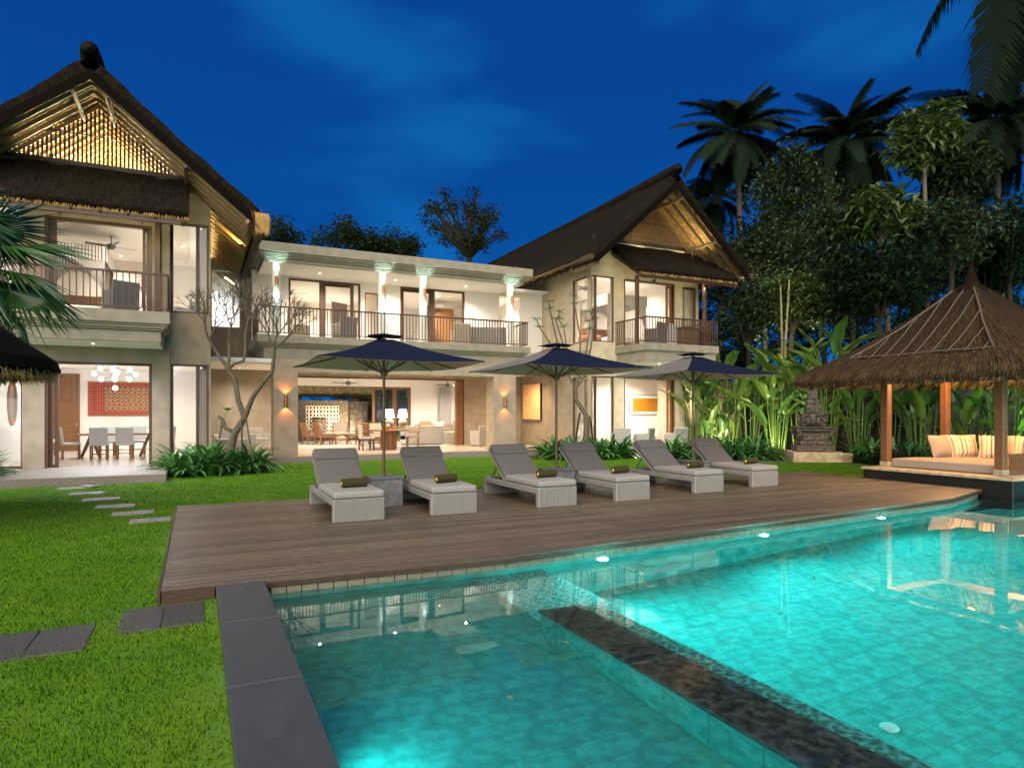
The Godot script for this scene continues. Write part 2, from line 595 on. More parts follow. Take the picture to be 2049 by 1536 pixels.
func materials() -> void:
	var S1 := Vector3(0.35, 0.35, 0.35)
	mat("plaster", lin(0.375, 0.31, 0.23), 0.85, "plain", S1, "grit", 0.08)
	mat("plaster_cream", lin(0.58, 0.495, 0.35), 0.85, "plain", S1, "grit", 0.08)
	mat("cornice", lin(0.30, 0.27, 0.21), 0.8, "plain", S1, "grit", 0.05)
	mat("inner_wall", lin(0.74, 0.70, 0.64), 0.85)
	mat("ceiling_white", lin(0.80, 0.77, 0.72), 0.9)
	mat("floor_stone", lin(0.50, 0.45, 0.39), 0.2)
	mat("step_stone", lin(0.36, 0.31, 0.26), 0.55, "fine", Vector3.ONE * 0.9, "grit", 0.1)
	var gy := Vector3(9, 0.7, 9)
	mat("wood_frame", lin(0.135, 0.062, 0.031), 0.42, "grain", gy, "grain", 0.03)
	mat("wood_dark", lin(0.035, 0.022, 0.015), 0.5, "grain", gy)
	mat("wood_door", lin(0.36, 0.155, 0.055), 0.4, "grain", gy, "grain", 0.03)
	mat("wood_teak", lin(0.42, 0.185, 0.06), 0.4, "grain", Vector3(3, 3, 3), "", 0.0, {"world": false})
	mat("wood_post", lin(0.34, 0.145, 0.055), 0.45, "grain", Vector3(10, 0.8, 10), "grain", 0.06)
	mat("wood_slat", lin(0.20, 0.12, 0.055), 0.55, "grain", gy)
	mat("slat_dark", lin(0.022, 0.014, 0.010), 0.6, "grain", gy)
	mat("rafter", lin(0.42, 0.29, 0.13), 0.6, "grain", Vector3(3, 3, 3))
	mat("barge", lin(0.010, 0.007, 0.005), 0.9, "grain", Vector3(3, 3, 3), "", 0.0, {"spec": 0.15})
	mat("pole_wood", lin(0.16, 0.075, 0.03), 0.28, "grain", gy)
	mat("stick", lin(0.155, 0.115, 0.08), 0.7, "grain", Vector3(5, 5, 5))
	mat("iron", lin(0.022, 0.016, 0.013), 0.45)
	mat("thatch_black", lin(0.036, 0.027, 0.016), 0.95, "straw", Vector3(1, 1, 1), "straw", 2.5, {"uv": true, "spec": 0.2})
	mat("thatch_brown", lin(0.145, 0.093, 0.045), 0.95, "straw", Vector3(1, 1, 1), "straw", 2.5, {"uv": true, "spec": 0.2})
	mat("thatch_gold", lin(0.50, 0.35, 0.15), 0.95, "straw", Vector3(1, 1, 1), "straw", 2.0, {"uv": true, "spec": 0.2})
	mat("straw_gold", lin(0.44, 0.27, 0.09), 0.9)
	mat("straw_cut", lin(0.44, 0.28, 0.09), 0.95, "grit", Vector3(5, 0.5, 5), "grit", 3.0)
	mat("straw_brown", lin(0.17, 0.11, 0.055), 0.9)
	mat("straw_dark", lin(0.03, 0.021, 0.013), 0.95)
	for k in 5:
		var f: float = [1.0, 0.74, 1.2, 0.87, 1.08][k]
		mat("plank_%d" % k, lin(0.195 * f, 0.143 * f * (1.0 + 0.02 * k), 0.097 * f), [0.5, 0.44, 0.55, 0.48, 0.42][k], "grain", Vector3(0.5, 11, 11), "grain", 0.12)
	mat("deck_edge", lin(0.085, 0.045, 0.024), 0.6, "grain", Vector3(0.6, 10, 10))
	mat("slate", lin(0.062, 0.068, 0.068), 0.45, "plain", Vector3.ONE * 1.1, "grit", 0.07)
	mat("slate_pale", lin(0.36, 0.315, 0.30), 0.65, "fine", Vector3.ONE * 0.8, "grit", 0.2)
	mat("slate_dark", lin(0.105, 0.098, 0.09), 0.6, "fine", Vector3.ONE * 1.1, "grit", 0.3)
	mat("black_stone", lin(0.02, 0.021, 0.018), 0.35, "fine", Vector3.ONE * 1.5)
	mat("wet_stone", lin(0.085, 0.09, 0.078), 0.4, "worn", Vector3.ONE * 1.2, "fine", 0.35)
	mat("mossy_ledge", lin(0.09, 0.40, 0.36), 0.6, "worn", Vector3.ONE * 2.2)
	mat("band_stone", lin(0.34, 0.32, 0.22), 0.5, "fine", Vector3.ONE * 2.0)
	for k in 5:
		var c: Vector3 = [Vector3(0.035, 0.31, 0.285), Vector3(0.033, 0.295, 0.275), Vector3(0.038, 0.33, 0.30), Vector3(0.035, 0.305, 0.27), Vector3(0.032, 0.28, 0.255)][k]
		mat("pool_tile_%d" % k, lin(c.x * 1.12, c.y * 1.0, c.z * 1.0), 0.55, "soft", Vector3.ONE * 2.2)
	mat("pool_grout", lin(0.034, 0.295, 0.27), 0.8)
	mat("pool_wall", lin(0.045, 0.30, 0.27), 0.6, "soft", Vector3.ONE * 0.8)
	var w := StandardMaterial3D.new()
	w.resource_name = "water"
	w.transparency = BaseMaterial3D.TRANSPARENCY_ALPHA
	w.albedo_color = Color(0.92, 1.0, 0.99, 0.0)
	w.roughness = 0.0
	w.refraction_enabled = true
	w.refraction_scale = 0.033
	w.heightmap_enabled = true
	w.heightmap_texture = T["ripple"]
	w.heightmap_scale = 0.035
	w.uv1_triplanar = true
	w.uv1_world_triplanar = true
	w.uv1_scale = Vector3.ONE * 0.35
	M["water"] = w
	var g := StandardMaterial3D.new()
	g.resource_name = "window_glass"
	g.transparency = BaseMaterial3D.TRANSPARENCY_ALPHA
	g.albedo_color = Color(0.9, 1.0, 0.97, 0.03)
	g.roughness = 0.02
	M["glass"] = g
	mat("soil", lin(0.030, 0.045, 0.014), 0.95, "blot", Vector3.ONE * 0.6)
	mat("lawn_base", lin(0.12, 0.240, 0.026), 0.95, "lawn", Vector3.ONE * 0.5)
	mat("grass_blade", lin(0.20, 0.375, 0.045), 0.7, "lawn", Vector3.ONE * 0.3, "", 0.0, {"spec": 0.15, "back": Color(0.25, 0.6, 0.03)})
	mat("pebble", lin(0.30, 0.30, 0.25), 0.8, "pebbly", Vector3.ONE * 2.5)
	var weave := Vector3(9, 9, 9)
	mat("wicker_grey", lin(0.52, 0.505, 0.47), 0.6, "weave_tone", weave * 0.8, "weave", 1.0, {"world": false})
	mat("wicker_white", lin(0.74, 0.71, 0.66), 0.6, "weave_tone", weave, "weave", 0.4, {"world": false})
	mat("cushion_grey", lin(0.185, 0.168, 0.163), 0.9, "fine", Vector3.ONE * 5.0, "grit", 0.06, {"world": false, "sheen": 0.2})
	mat("seat_grey", lin(0.44, 0.415, 0.39), 0.9, "fine", Vector3.ONE * 5.0, "grit", 0.06, {"world": false, "sheen": 0.2})
	mat("towel", lin(0.062, 0.050, 0.008), 0.95, "fine", Vector3.ONE * 8.0, "grit", 0.3, {"world": false})
	mat("towel_core", lin(0.62, 0.36, 0.01), 0.9)
	mat("table_grey", lin(0.15, 0.16, 0.17), 0.55, "soft", Vector3.ONE * 2.0)
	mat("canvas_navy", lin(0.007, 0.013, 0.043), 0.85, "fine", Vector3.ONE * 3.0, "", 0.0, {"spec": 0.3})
	mat("canvas_navy_lit", lin(0.24, 0.225, 0.20), 0.85, "fine", Vector3.ONE * 3.0)  # navy canvas as the lit left panel shows it, light put into the colour
	mat("canvas_under", lin(0.66, 0.43, 0.33), 0.85)
	mat("fabric_white", lin(0.72, 0.69, 0.64), 0.9, "fine", Vector3.ONE * 4.0)
	mat("fabric_beige", lin(0.52, 0.44, 0.33), 0.9, "fine", Vector3.ONE * 4.0)
	mat("fabric_orange", lin(0.40, 0.16, 0.07), 0.9)
	mat("fabric_dark", lin(0.13, 0.125, 0.12), 0.9)
	mat("bed_linen", lin(0.75, 0.73, 0.70), 0.9)
	mat("mattress", lin(0.56, 0.46, 0.37), 0.9, "fine", Vector3.ONE * 5.0, "", 0.0, {"world": false})
	mat("pillow_striped", Color(1, 1, 1), 0.9, "stripes", Vector3(1.4, 1.4, 1.4), "", 0.0, {"uv": true})
	mat("curtain", Color(1, 1, 1), 0.9, "curtain", Vector3.ONE, "", 0.0, {"uv": true})
	mat("batik", Color(1, 1, 1), 0.9, "batik", Vector3.ONE, "", 0.0, {"uv": true})
	mat("coral", Color(1.0, 0.95, 0.9), 0.9, "coral", Vector3.ONE, "coral", 3.0, {"uv": true})
	mat("yellow_print", Color(1, 1, 1), 0.6, "yellow_print", Vector3.ONE, "", 0.0, {"uv": true})
	mat("ceramic", lin(0.62, 0.50, 0.36), 0.3, "blot", Vector3.ONE * 6.0)
	mat("orange_bowl", lin(0.7, 0.22, 0.02), 0.4)
	mat("copper", lin(0.42, 0.17, 0.07), 0.35, "", Vector3.ONE, "", 0.0, {"metal": 0.8})
	mat("metal_grey", lin(0.14, 0.14, 0.14), 0.4, "", Vector3.ONE, "", 0.0, {"metal": 0.6})
	mat("brass", lin(0.6, 0.5, 0.3), 0.3, "", Vector3.ONE, "", 0.0, {"metal": 0.9})
	mat("andesite", lin(0.20, 0.17, 0.13), 0.9, "blot", Vector3.ONE * 1.3, "fine", 1.5)
	mat("sandstone", lin(0.52, 0.42, 0.27), 0.8, "soft", Vector3.ONE * 1.5, "grit", 0.2)
	mat("garden_stone", lin(0.085, 0.075, 0.06), 0.9, "blot", Vector3.ONE * 0.5, "fine", 1.0)
	mat("bark_pale", lin(0.25, 0.205, 0.145), 0.85, "blot", Vector3(3, 3, 3), "bark", 0.8)
	mat("bark_palm", lin(0.13, 0.115, 0.10), 0.9, "blot", Vector3(1, 6, 1), "bark", 1.0)
	mat("bark_dark", lin(0.05, 0.04, 0.028), 0.95, "blot", Vector3(2, 2, 2))
	mat("bamboo", lin(0.22, 0.20, 0.08), 0.5)
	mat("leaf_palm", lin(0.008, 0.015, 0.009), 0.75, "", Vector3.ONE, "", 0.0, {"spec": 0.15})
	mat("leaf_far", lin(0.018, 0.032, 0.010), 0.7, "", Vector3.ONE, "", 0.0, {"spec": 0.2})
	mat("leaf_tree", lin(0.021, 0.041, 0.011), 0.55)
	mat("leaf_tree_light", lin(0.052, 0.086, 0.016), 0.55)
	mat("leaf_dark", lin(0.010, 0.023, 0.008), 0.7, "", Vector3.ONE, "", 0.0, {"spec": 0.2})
	mat("leaf_fan", lin(0.032, 0.088, 0.022), 0.28)
	mat("leaf_banana", lin(0.11, 0.175, 0.030), 0.35, "", Vector3.ONE, "", 0.0, {"back": Color(0.10, 0.26, 0.03)})
	mat("leaf_banana_dark", lin(0.045, 0.115, 0.022), 0.35, "", Vector3.ONE, "", 0.0, {"back": Color(0.08, 0.2, 0.03)})
	mat("leaf_lily", lin(0.062, 0.19, 0.042), 0.35)
	mat("leaf_lily_dark", lin(0.040, 0.125, 0.030), 0.35)
	mat("leaf_young", lin(0.10, 0.30, 0.035), 0.45, "", Vector3.ONE, "", 0.0, {"back": Color(0.1, 0.3, 0.02)})
	mat("flower", lin(0.55, 0.06, 0.02), 0.6)
	glow("lamp_glow", WHITE, 5.0)
	glow("lamp_cool", Color(0.85, 1.0, 1.0), 6.0)
	glow("lamp_warm", Color(1.0, 0.62, 0.30), 5.0)
	glow("globe_glow", Color(0.95, 0.98, 1.0), 2.2)
	glow("shade_glow", Color(0.95, 0.95, 1.0), 0.9)
	glow("attic_glow", Color(1.0, 0.85, 0.55), 3.0)
	glow("pool_lamp_glow", Color(0.85, 1.0, 1.0), 14.0)

# ------------------------------------------------------------------ ground, pool, deck
const POOL := [Vector2(0.56, 6.0), Vector2(0.56, -6.36), Vector2(2.9, -6.30), Vector2(12.0, -7.05), Vector2(13.96, -7.62), Vector2(22.0, -7.62), Vector2(22.0, 6.0)]

func pool_edge(x: float) -> float:    # z of the deck-side pool wall
	if x < 2.9: return lerpf(-6.36, -6.30, (x - 0.56) / 2.34)
	if x < 12.0: return lerpf(-6.30, -7.05, (x - 2.9) / 9.1)
	return lerpf(-7.05, -7.62, (x - 12.0) / 1.96)

func in_lawn(x: float, z: float) -> bool:
	if x > -0.34 and x < 14.4 and z > -12.0 and z < -6.3: return false    # deck
	if x > 0.12 and z > -6.45: return false                              # coping and pool
	if x > -0.30 and x < 0.3 and z > -6.5 and z < -6.2: return false
	if x > -4.15 and x < -0.45 and z < -17.2: return false                # left step
	if x > 13.6 and x < 18.5 and z > -10.5 and z < -6: return false       # gazebo
	if x > -0.8 and x < 1.4 and z < -18.7: return false                  # bed
	if z < -21.75: return false
	if x > 13.9 and z < -18.4: return false
	if x < -0.4 and z < -20.0: return false
	if x > 10.9 and x < 14.0 and z < -19.3: return false
	if x > 14.6 and z < -15.6 + (x - 15.5) * 0.25: return false
	if x > 18.6: return false
	for s in STONES:
		var p := Vector2(x, z) - Vector2(s[0], s[1])
		if absf(p.x) < s[2] * 0.5 + 0.015 and absf(p.y) < s[3] * 0.5 + 0.015: return false
	return true

const STONES := [[-2.34, -16.72, 0.62, 0.42], [-1.98, -15.55, 0.60, 0.42], [-1.60, -14.40, 0.60, 0.42], [-1.26, -13.22, 0.60, 0.42], [-0.92, -12.20, 0.60, 0.42], [-0.62, -11.28, 0.56, 0.40], [-0.235, -5.93, 0.60, 0.64], [-1.05, -5.64, 0.72, 0.62]]

func grounds() -> void:
	var m := MB.new()
	m.poly(PackedVector2Array([Vector2(-120, -6.45), Vector2(0.20, -6.45), Vector2(0.56, -6.42), Vector2(2.9, -6.37), Vector2(12.0, -7.13), Vector2(13.96, -7.72), Vector2(22.1, -7.72), Vector2(22.1, -6.45), Vector2(120, -6.45), Vector2(120, -160), Vector2(-120, -160)]), -0.05, 0.0)
	for r in [[-120.0, 40.0, 0.20, -6.45], [22.1, 40.0, 120.0, -6.45], [0.20, 40.0, 22.1, 6.15]]:
		m.quad(Vector3(r[0], 0, r[1]), Vector3(r[2], 0, r[1]), Vector3(r[2], 0, r[3]), Vector3(r[0], 0, r[3]))
	struct("ground", m, M.lawn_base)
	# planted soil under beds and behind the garden
	var beds := MB.new()
	beds.poly(PackedVector2Array([Vector2(-0.62, -18.75), Vector2(0.6, -18.55), Vector2(1.45, -18.85), Vector2(1.6, -21.9), Vector2(0.4, -23.0), Vector2(0.4, -26.4), Vector2(-0.62, -20.5)]), -0.1, 0.012)
	beds.poly(PackedVector2Array([Vector2(-9.0, -17.4), Vector2(-4.1, -17.5), Vector2(-4.1, -20.1), Vector2(-9.0, -20.1)]), -0.1, 0.012)
	beds.poly(PackedVector2Array([Vector2(10.9, -19.5), Vector2(12.4, -18.9), Vector2(14.1, -19.2), Vector2(14.1, -20.6), Vector2(13.2, -21.8), Vector2(10.9, -21.8)]), -0.1, 0.012)
	beds.poly(PackedVector2Array([Vector2(14.6, -16.0), Vector2(18.2, -15.2), Vector2(19.5, -11.0), Vector2(21.5, -3.0), Vector2(60, -3), Vector2(60, -60), Vector2(18.6, -60), Vector2(18.6, -18.5), Vector2(14.6, -18.3)]), -0.1, 0.014)
	struct("soil", beds, M.soil)
	var pebb := MB.new()
	pebb.poly(PackedVector2Array([Vector2(14.7, -15.9), Vector2(18.6, -15.0), Vector2(18.9, -15.6), Vector2(14.9, -16.6)]), -0.1, 0.02)
	struct("pebble_path", pebb, M.pebble)
	# grass: tufts of short blades, one patch mesh repeated and turned
	var pats := []
	for k in 3:
		var g := MB.new()
		for i in 130:
			var p := Vector3(rf(-0.16, 0.16), 0, rf(-0.16, 0.16))
			var a := rf(0, TAU)
			var up := rng.randf() < 0.45
			var h := rf(0.014, 0.030) if up else rf(0.008, 0.018)
			var s := Vector3(cos(a), 0, sin(a)) * rf(0.0025, 0.0045)
			var lean := Vector3(-sin(a), 0, cos(a)) * (rf(0.006, 0.018) if up else rf(0.018, 0.042))
			var nn := (Vector3.UP + lean * 5.0).normalized()
			g.tri3(p + s, p - s, p + lean + Vector3(0, h, 0), nn, nn, nn)
		pats.append(g.mesh())
	var xs := [[], [], []]
	var st := 0.17
	for iz in range(-130, 0):
		for ix in range(-60, 122):
			var x := ix * st + rf(-0.08, 0.08)
			var z := iz * st + rf(-0.08, 0.08) - 0.2
			if z > -1.6 or not in_lawn(x, z): continue
			var dx := x * 0.4357 - z * 0.9
			var rr := x * 0.9 + z * 0.4357
			if dx < 0.4 or absf(rr) > dx * 1.05 + 2.0: continue
			for q in (3 if dx < 7.5 else 2 if dx < 12.0 else 1):
				var sc := rf(0.8, 1.25)
				xs[rng.randi() % 3].append(Transform3D(Basis(Vector3.UP, rf(0, TAU)).scaled(Vector3(sc, rf(0.75, 1.3), sc)), Vector3(x + rf(-0.08, 0.08) * q, 0.0, z + rf(-0.08, 0.08) * q)))
	for k in 3: tag(multi(self, "grass", pats[k], M.grass_blade, xs[k]), "short green lawn grass in front of the villa and beside the deck", "grass")
	# stepping stones: each two slabs side by side
	var names := ["topmost of the pale stepping stones, nearest the dining room step, with sandals on it", "second pale stepping stone from the dining room step", "third pale stepping stone from the dining room step", "fourth pale stepping stone from the dining room step", "fifth pale stepping stone from the dining room step", "last pale stepping stone, its end hidden by the deck corner", "dark square stepping stone beside the black pool coping", "dark stepping stone cut off by the edge of the lawn view, farthest from the coping"]
	for i in STONES.size():
		var s = STONES[i]
		var t := thing("stepping_stone", names[i], "stepping stone", Vector3(s[0], 0, s[1]), 0.0, "stepping stones in the lawn")
		var dark := i > 5
		for k in 2:
			var w: float = s[2] * 0.5 - 0.003
			part(t, "slab", one(Vector3((k - 0.5) * s[2] * 0.5, -0.011 + 0.002 * k, 0), Vector3(w, 0.05, s[3]), 0.008), M.slate_dark if dark else M.slate_pale, Vector3.ZERO, Basis(Vector3.UP, rf(-0.02, 0.02)))

func pool() -> void:
	# coping: black slate slabs along the lawn
	var cop := thing("pool_coping", "wide black slate coping between the lawn and the shallow pool", "pool edge", Vector3(0.36, 0, -2.0))
	var z := -6.34
	while z < 3.0:
		var l := rf(1.15, 1.25)
		wpart(cop, "slab", one(Vector3(0.36, 0.04, z + l * 0.5), Vector3(0.40, 0.155, l - 0.002), 0.005), M.slate)
		z += l
	var b := MB.new()
	# basin shell (walls with thickness), floors at two depths
	for i in range(1, 5):
		var p: Vector2 = POOL[i]
		var q: Vector2 = POOL[i + 1]
		var d := (q - p).normalized()
		var nrm := Vector2(d.y, -d.x) * 0.12
		b.poly(PackedVector2Array([p, q, q + nrm, p + nrm]), -1.9, -0.05)
	b.span(Vector3(0.40, -1.9, -6.34), Vector3(0.555, -0.04, 6.2))
	b.span(Vector3(0.40, -1.9, 6.0), Vector3(22.2, 0.0, 6.2))
	b.span(Vector3(22.0, -1.9, -7.62), Vector3(22.2, 0.0, 6.2))
	struct("pool_wall", b, M.pool_wall)
	var fl := MB.new()
	fl.span(Vector3(0.5, -0.75, -7.3), Vector3(2.62, -0.542, 6.1))
	fl.span(Vector3(2.98, -1.8, -7.3), Vector3(22.1, -1.522, 6.1))
	var floor_ := struct("pool_floor", fl, M.pool_grout)
	# tiles in running bond: one shared mesh per size, five tones
	var tm := one(Vector3(0, 0, 0), Vector3(0.398, 0.02, 0.198), 0.0015).mesh()
	var n := 0
	for j in 24:
		for i in 6:
			var x := 0.76 + i * 0.40 - (0.2 if j % 2 else 0.0)
			if x > 2.62: continue
			part(floor_, "tile", tm, M["pool_tile_%d" % (rng.randi() % 5)], Vector3(x, -0.533, -6.1 + j * 0.2))
			n += 1
	var far := [MB.new(), MB.new(), MB.new(), MB.new(), MB.new()]
	var tl := one(Vector3(0, 0, 0), Vector3(0.398, 0.02, 0.198), 0.0015).mesh()
	for j in 50:
		for i in 46:
			var x := 3.3 + i * 0.40 - (0.2 if j % 2 else 0.0)
			var zz := -7.0 + j * 0.20
			var k := rng.randi() % 5
			if zz > -3.9 and x < 6.3 and zz < -1.9 and n < 298:
				part(floor_, "tile", tl, M["pool_tile_%d" % k], Vector3(x, -1.512, zz))
				n += 1
			else:
				far[k].cbox(Vector3(x, -1.512, zz), Vector3(0.398, 0.02, 0.198), 0.0015)
	for k in 5: tag(part(floor_, "tile", far[k], M["pool_tile_%d" % k]), "", "", "", "stuff")
	# divider between the shallow and the deep pool
	var dv := thing("pool_divider", "wet black stone divider between the shallow and the deep pool, just awash", "pool wall", Vector3(2.81, -1.5, -3.0))
	wpart(dv, "wall", spanm(Vector3(2.62, -1.6, -4.86), Vector3(3.0, -0.09, 5.9)), M.pool_wall)
	wpart(dv, "step", spanm(Vector3(2.60, -1.6, -6.36), Vector3(3.45, -0.30, -4.865), 0.01), M.mossy_ledge)
	var zz := -4.86
	while zz < 3.0:
		wpart(dv, "capstone", one(Vector3(2.80, -0.053, zz + 0.3), Vector3(0.42, 0.05, 0.598), 0.006), M.wet_stone)
		zz += 0.6
	wpart(dv, "ledge", spanm(Vector3(3.001, -1.6, -4.85), Vector3(3.20, -0.085, 5.9), 0.01), M.mossy_ledge)
	zz = -4.84
	while zz < 0.5:     # face tiles on the shallow side
		for r in 2:
			wpart(dv, "tile", one(Vector3(2.616, -0.21 - r * 0.205, zz + 0.2), Vector3(0.02, 0.199, 0.396), 0.004), M["pool_tile_%d" % (rng.randi() % 5)])
		zz += 0.4
	# stone band just above the water under the deck
	var x := 0.62
	var band := thing("waterline_band", "row of pale stones under the deck edge at the waterline", "stone band", Vector3(6, -0.03, -6.6))
	while x < 13.8:
		var l := rf(0.13, 0.17)
		var za := pool_edge(x)
		var zb := pool_edge(x + l)
		wpart(band, "stone", one(Vector3(x + l * 0.5, 0.0, (za + zb) * 0.5 - 0.01), Vector3(l - 0.006, 0.075, 0.05), 0.005, Basis(Vector3.UP, atan2(za - zb, l))), M.band_stone)
		x += l
	# water
	var wt := MB.new()
	var outline := PackedVector2Array()
	for p in POOL: outline.append(p)
	var ix := Geometry2D.triangulate_polygon(outline)
	for k in range(0, ix.size(), 3):
		var a := outline[ix[k]]
		var c := outline[ix[k + 1]]
		var d := outline[ix[k + 2]]
		if (c - a).cross(d - a) > 0: var e := c; c = d; d = e
		wt.tri(Vector3(a.x, WATER, a.y), Vector3(c.x, WATER, c.y), Vector3(d.x, WATER, d.y))
	struct("water", wt, M.water)

func deck() -> void:
	var t := thing("timber_deck", "brown timber deck along the pool under the loungers", "deck", Vector3(6.5, 0, -9))
	var outline := PackedVector2Array([Vector2(-0.27, -6.34), Vector2(0.56, -6.34), Vector2(2.9, -6.24), Vector2(12.05, -7.0), Vector2(13.94, -7.55), Vector2(13.94, -11.9), Vector2(-0.27, -11.9)])
	var w := 0.142
	var rows := int(5.66 / w) + 1
	var n := 0
	for r in rows:
		var z1 := -11.9 + r * w
		var x := -0.4 - rf(0.0, 1.8)
		while x < 13.9:
			var l := rf(2.6, 4.6)
			var rect := PackedVector2Array([Vector2(x + 0.0015, z1 + 0.005), Vector2(x + l - 0.0015, z1 + 0.005), Vector2(x + l - 0.0015, z1 + w - 0.005), Vector2(x + 0.0015, z1 + w - 0.005)])
			for pg in Geometry2D.intersect_polygons(rect, outline):
				var m := MB.new()
				m.poly(pg, 0.088, 0.118 + rf(-0.001, 0.0025), 0.005)
				wpart(t, "plank", m, M["plank_%d" % (rng.randi() % 5)])
				n += 1
			x += l
	var base := MB.new()
	var ins: Array = Geometry2D.offset_polygon(outline, -0.06)
	base.poly(ins[0], -0.02, 0.07)
	wpart(t, "substructure", base, M.wood_dark)
	var e := MB.new()
	e.cbox(Vector3(-0.285, 0.055, -9.1), Vector3(0.025, 0.12, 5.6), 0.003)
	e.cbox(Vector3(-0.06, 0.055, -6.325), Vector3(0.42, 0.12, 0.024), 0.003)
	wpart(t, "edge_board", e, M.deck_edge)
	for i in range(1, 4):
		var pts := [Vector2(0.56, -6.345), Vector2(2.9, -6.245), Vector2(12.05, -7.005), Vector2(13.94, -7.555)]
		var p: Vector2 = pts[i - 1]
		var q: Vector2 = pts[i]
		var mid := (p + q) * 0.5
		wpart(t, "edge_board", one(Vector3(mid.x, 0.068, mid.y), Vector3(p.distance_to(q), 0.05, 0.02), 0.003, Basis(Vector3.UP, atan2(p.y - q.y, q.x - p.x))), M.deck_edge)

# ------------------------------------------------------------------ houses
func thatch(a0: Vector3, a1: Vector3, b0: Vector3, b1: Vector3, thick: float, sag := 0.0, rough := 0.05, sd := 1) -> MB:   # slope from the ridge a0-a1 down to the eave b0-b1
	var m := MB.new()
	var f := FastNoiseLite.new()
	f.seed = sd
	f.frequency = 0.9
	f.fractal_octaves = 3
	var nu := clampi(int((b1 - b0).length() / 0.22), 8, 48)
	var nv := clampi(int((b0 - a0).length() / 0.22), 6, 24)
	var nrm := (b0 - a0).cross(b1 - b0).normalized()
	if nrm.y < 0: nrm = -nrm
	var top := PackedVector3Array()
	var bot := PackedVector3Array()
	for j in nv + 1:
		var v := float(j) / nv
		for i in nu + 1:
			var u := float(i) / nu
			var p := a0.lerp(a1, u).lerp(b0.lerp(b1, u), v)
			var d := f.get_noise_3dv(p * 1.0) * rough * 2.0 - sag * sin(PI * v)
			var end := 0.55 + 0.45 * smoothstep(0.0, 0.12, 1.0 - v)
			top.append(p + nrm * (d + thick * (end - 1.0) * 0.6))
			bot.append(p - nrm * (thick - absf(d) * 0.2))
	var flip := (top[1] - top[0]).cross(top[nu + 1] - top[0]).dot(nrm) < 0
	var uvs := Vector2((b1 - b0).length() / 1.1, (b0 - a0).length() / 1.6)
	m.grid(top, nu, nv, uvs, flip)
	m.grid(bot, nu, nv, uvs, not flip)
	var w := nu + 1
	for e in [[0, 1, nu], [nv * w, 1, nu], [0, w, nv], [nu, w, nv]]:
		var s := PackedVector3Array()
		for q in [0.0, 0.5, 1.0]:
			for i in e[2] + 1:
				var k: int = e[0] + i * e[1]
				var bulge: Vector3 = Vector3()
				if e[1] == 1 and e[0] > 0 and q == 0.5: bulge = (b0 - a0).normalized() * 0.05
				s.append(top[k].lerp(bot[k], q) + bulge)
		var out := (top[e[0]] - (top[0] + top[top.size() - 1]) * 0.5)
		var g := (s[1] - s[0]).cross(s[e[2] + 1] - s[0])
		m.grid(s, e[2], 2, Vector2(e[2] * 0.2, 0.3), g.dot(out) < 0)
	return m

func fringe(b0: Vector3, b1: Vector3, down: Vector3, per_m := 70.0, lo := 0.06, hi := 0.17, deep := 0.2, into := Vector3.ZERO) -> MB:   # loose straw ends along an eave
	var m := MB.new()
	var l := (b1 - b0).length()
	var along := (b1 - b0).normalized()
	for k in int(l * per_m):
		var p := b0.lerp(b1, rng.randf()) + into * rng.randf() * deep
		var h := rf(lo, hi)
		var d := (down + along * rf(-0.3, 0.3) + Vector3(rf(-0.2, 0.2), rf(-0.2, 0.1), rf(-0.2, 0.2))).normalized() * h
		var w := along.rotated(Vector3.UP, rf(-0.8, 0.8)) * rf(0.004, 0.010)
		m.tri(p - w - d * 0.3, p + w - d * 0.3, p + d)
	return m

func frame(parent: Node3D, called: String, ax: int, u0: float, u1: float, y0: float, y1: float, w: float, bars: Array, t := 0.055, d := 0.09, glass := true, sill := true, mt := "wood_frame") -> MeshInstance3D:
	var m := MB.new()
	var put := func(a: float, b: float, c: float, e: float, dd: float):
		if ax == 0: m.cbox(Vector3((a + b) * 0.5, (c + e) * 0.5, w), Vector3(b - a, e - c, dd), 0.004)
		else: m.cbox(Vector3(w, (c + e) * 0.5, (a + b) * 0.5), Vector3(dd, e - c, b - a), 0.004)
	put.call(u0, u0 + t, y0, y1, d)
	put.call(u1 - t, u1, y0, y1, d)
	put.call(u0 + t, u1 - t, y1 - t, y1, d)
	if sill: put.call(u0 + t, u1 - t, y0, y0 + t, d)
	for b in bars: put.call(b[0], b[1], y0 + t, y1 - t, d * 0.8)
	var o := wpart(parent, called, m, M[mt])
	if glass:
		var us := [u0 + t]
		for b in bars: us.append(b[0]); us.append(b[1])
		us.append(u1 - t)
		for k in range(0, us.size(), 2):
			if us[k + 1] - us[k] < 0.05: continue
			var g := MB.new()
			if ax == 0: g.quad(Vector3(us[k], y0 + t, w), Vector3(us[k + 1], y0 + t, w), Vector3(us[k + 1], y1 - t, w), Vector3(us[k], y1 - t, w))
			else: g.quad(Vector3(w, y0 + t, us[k]), Vector3(w, y0 + t, us[k + 1]), Vector3(w, y1 - t, us[k + 1]), Vector3(w, y1 - t, us[k]))
			part(o, "pane", g, M.glass)
	return o

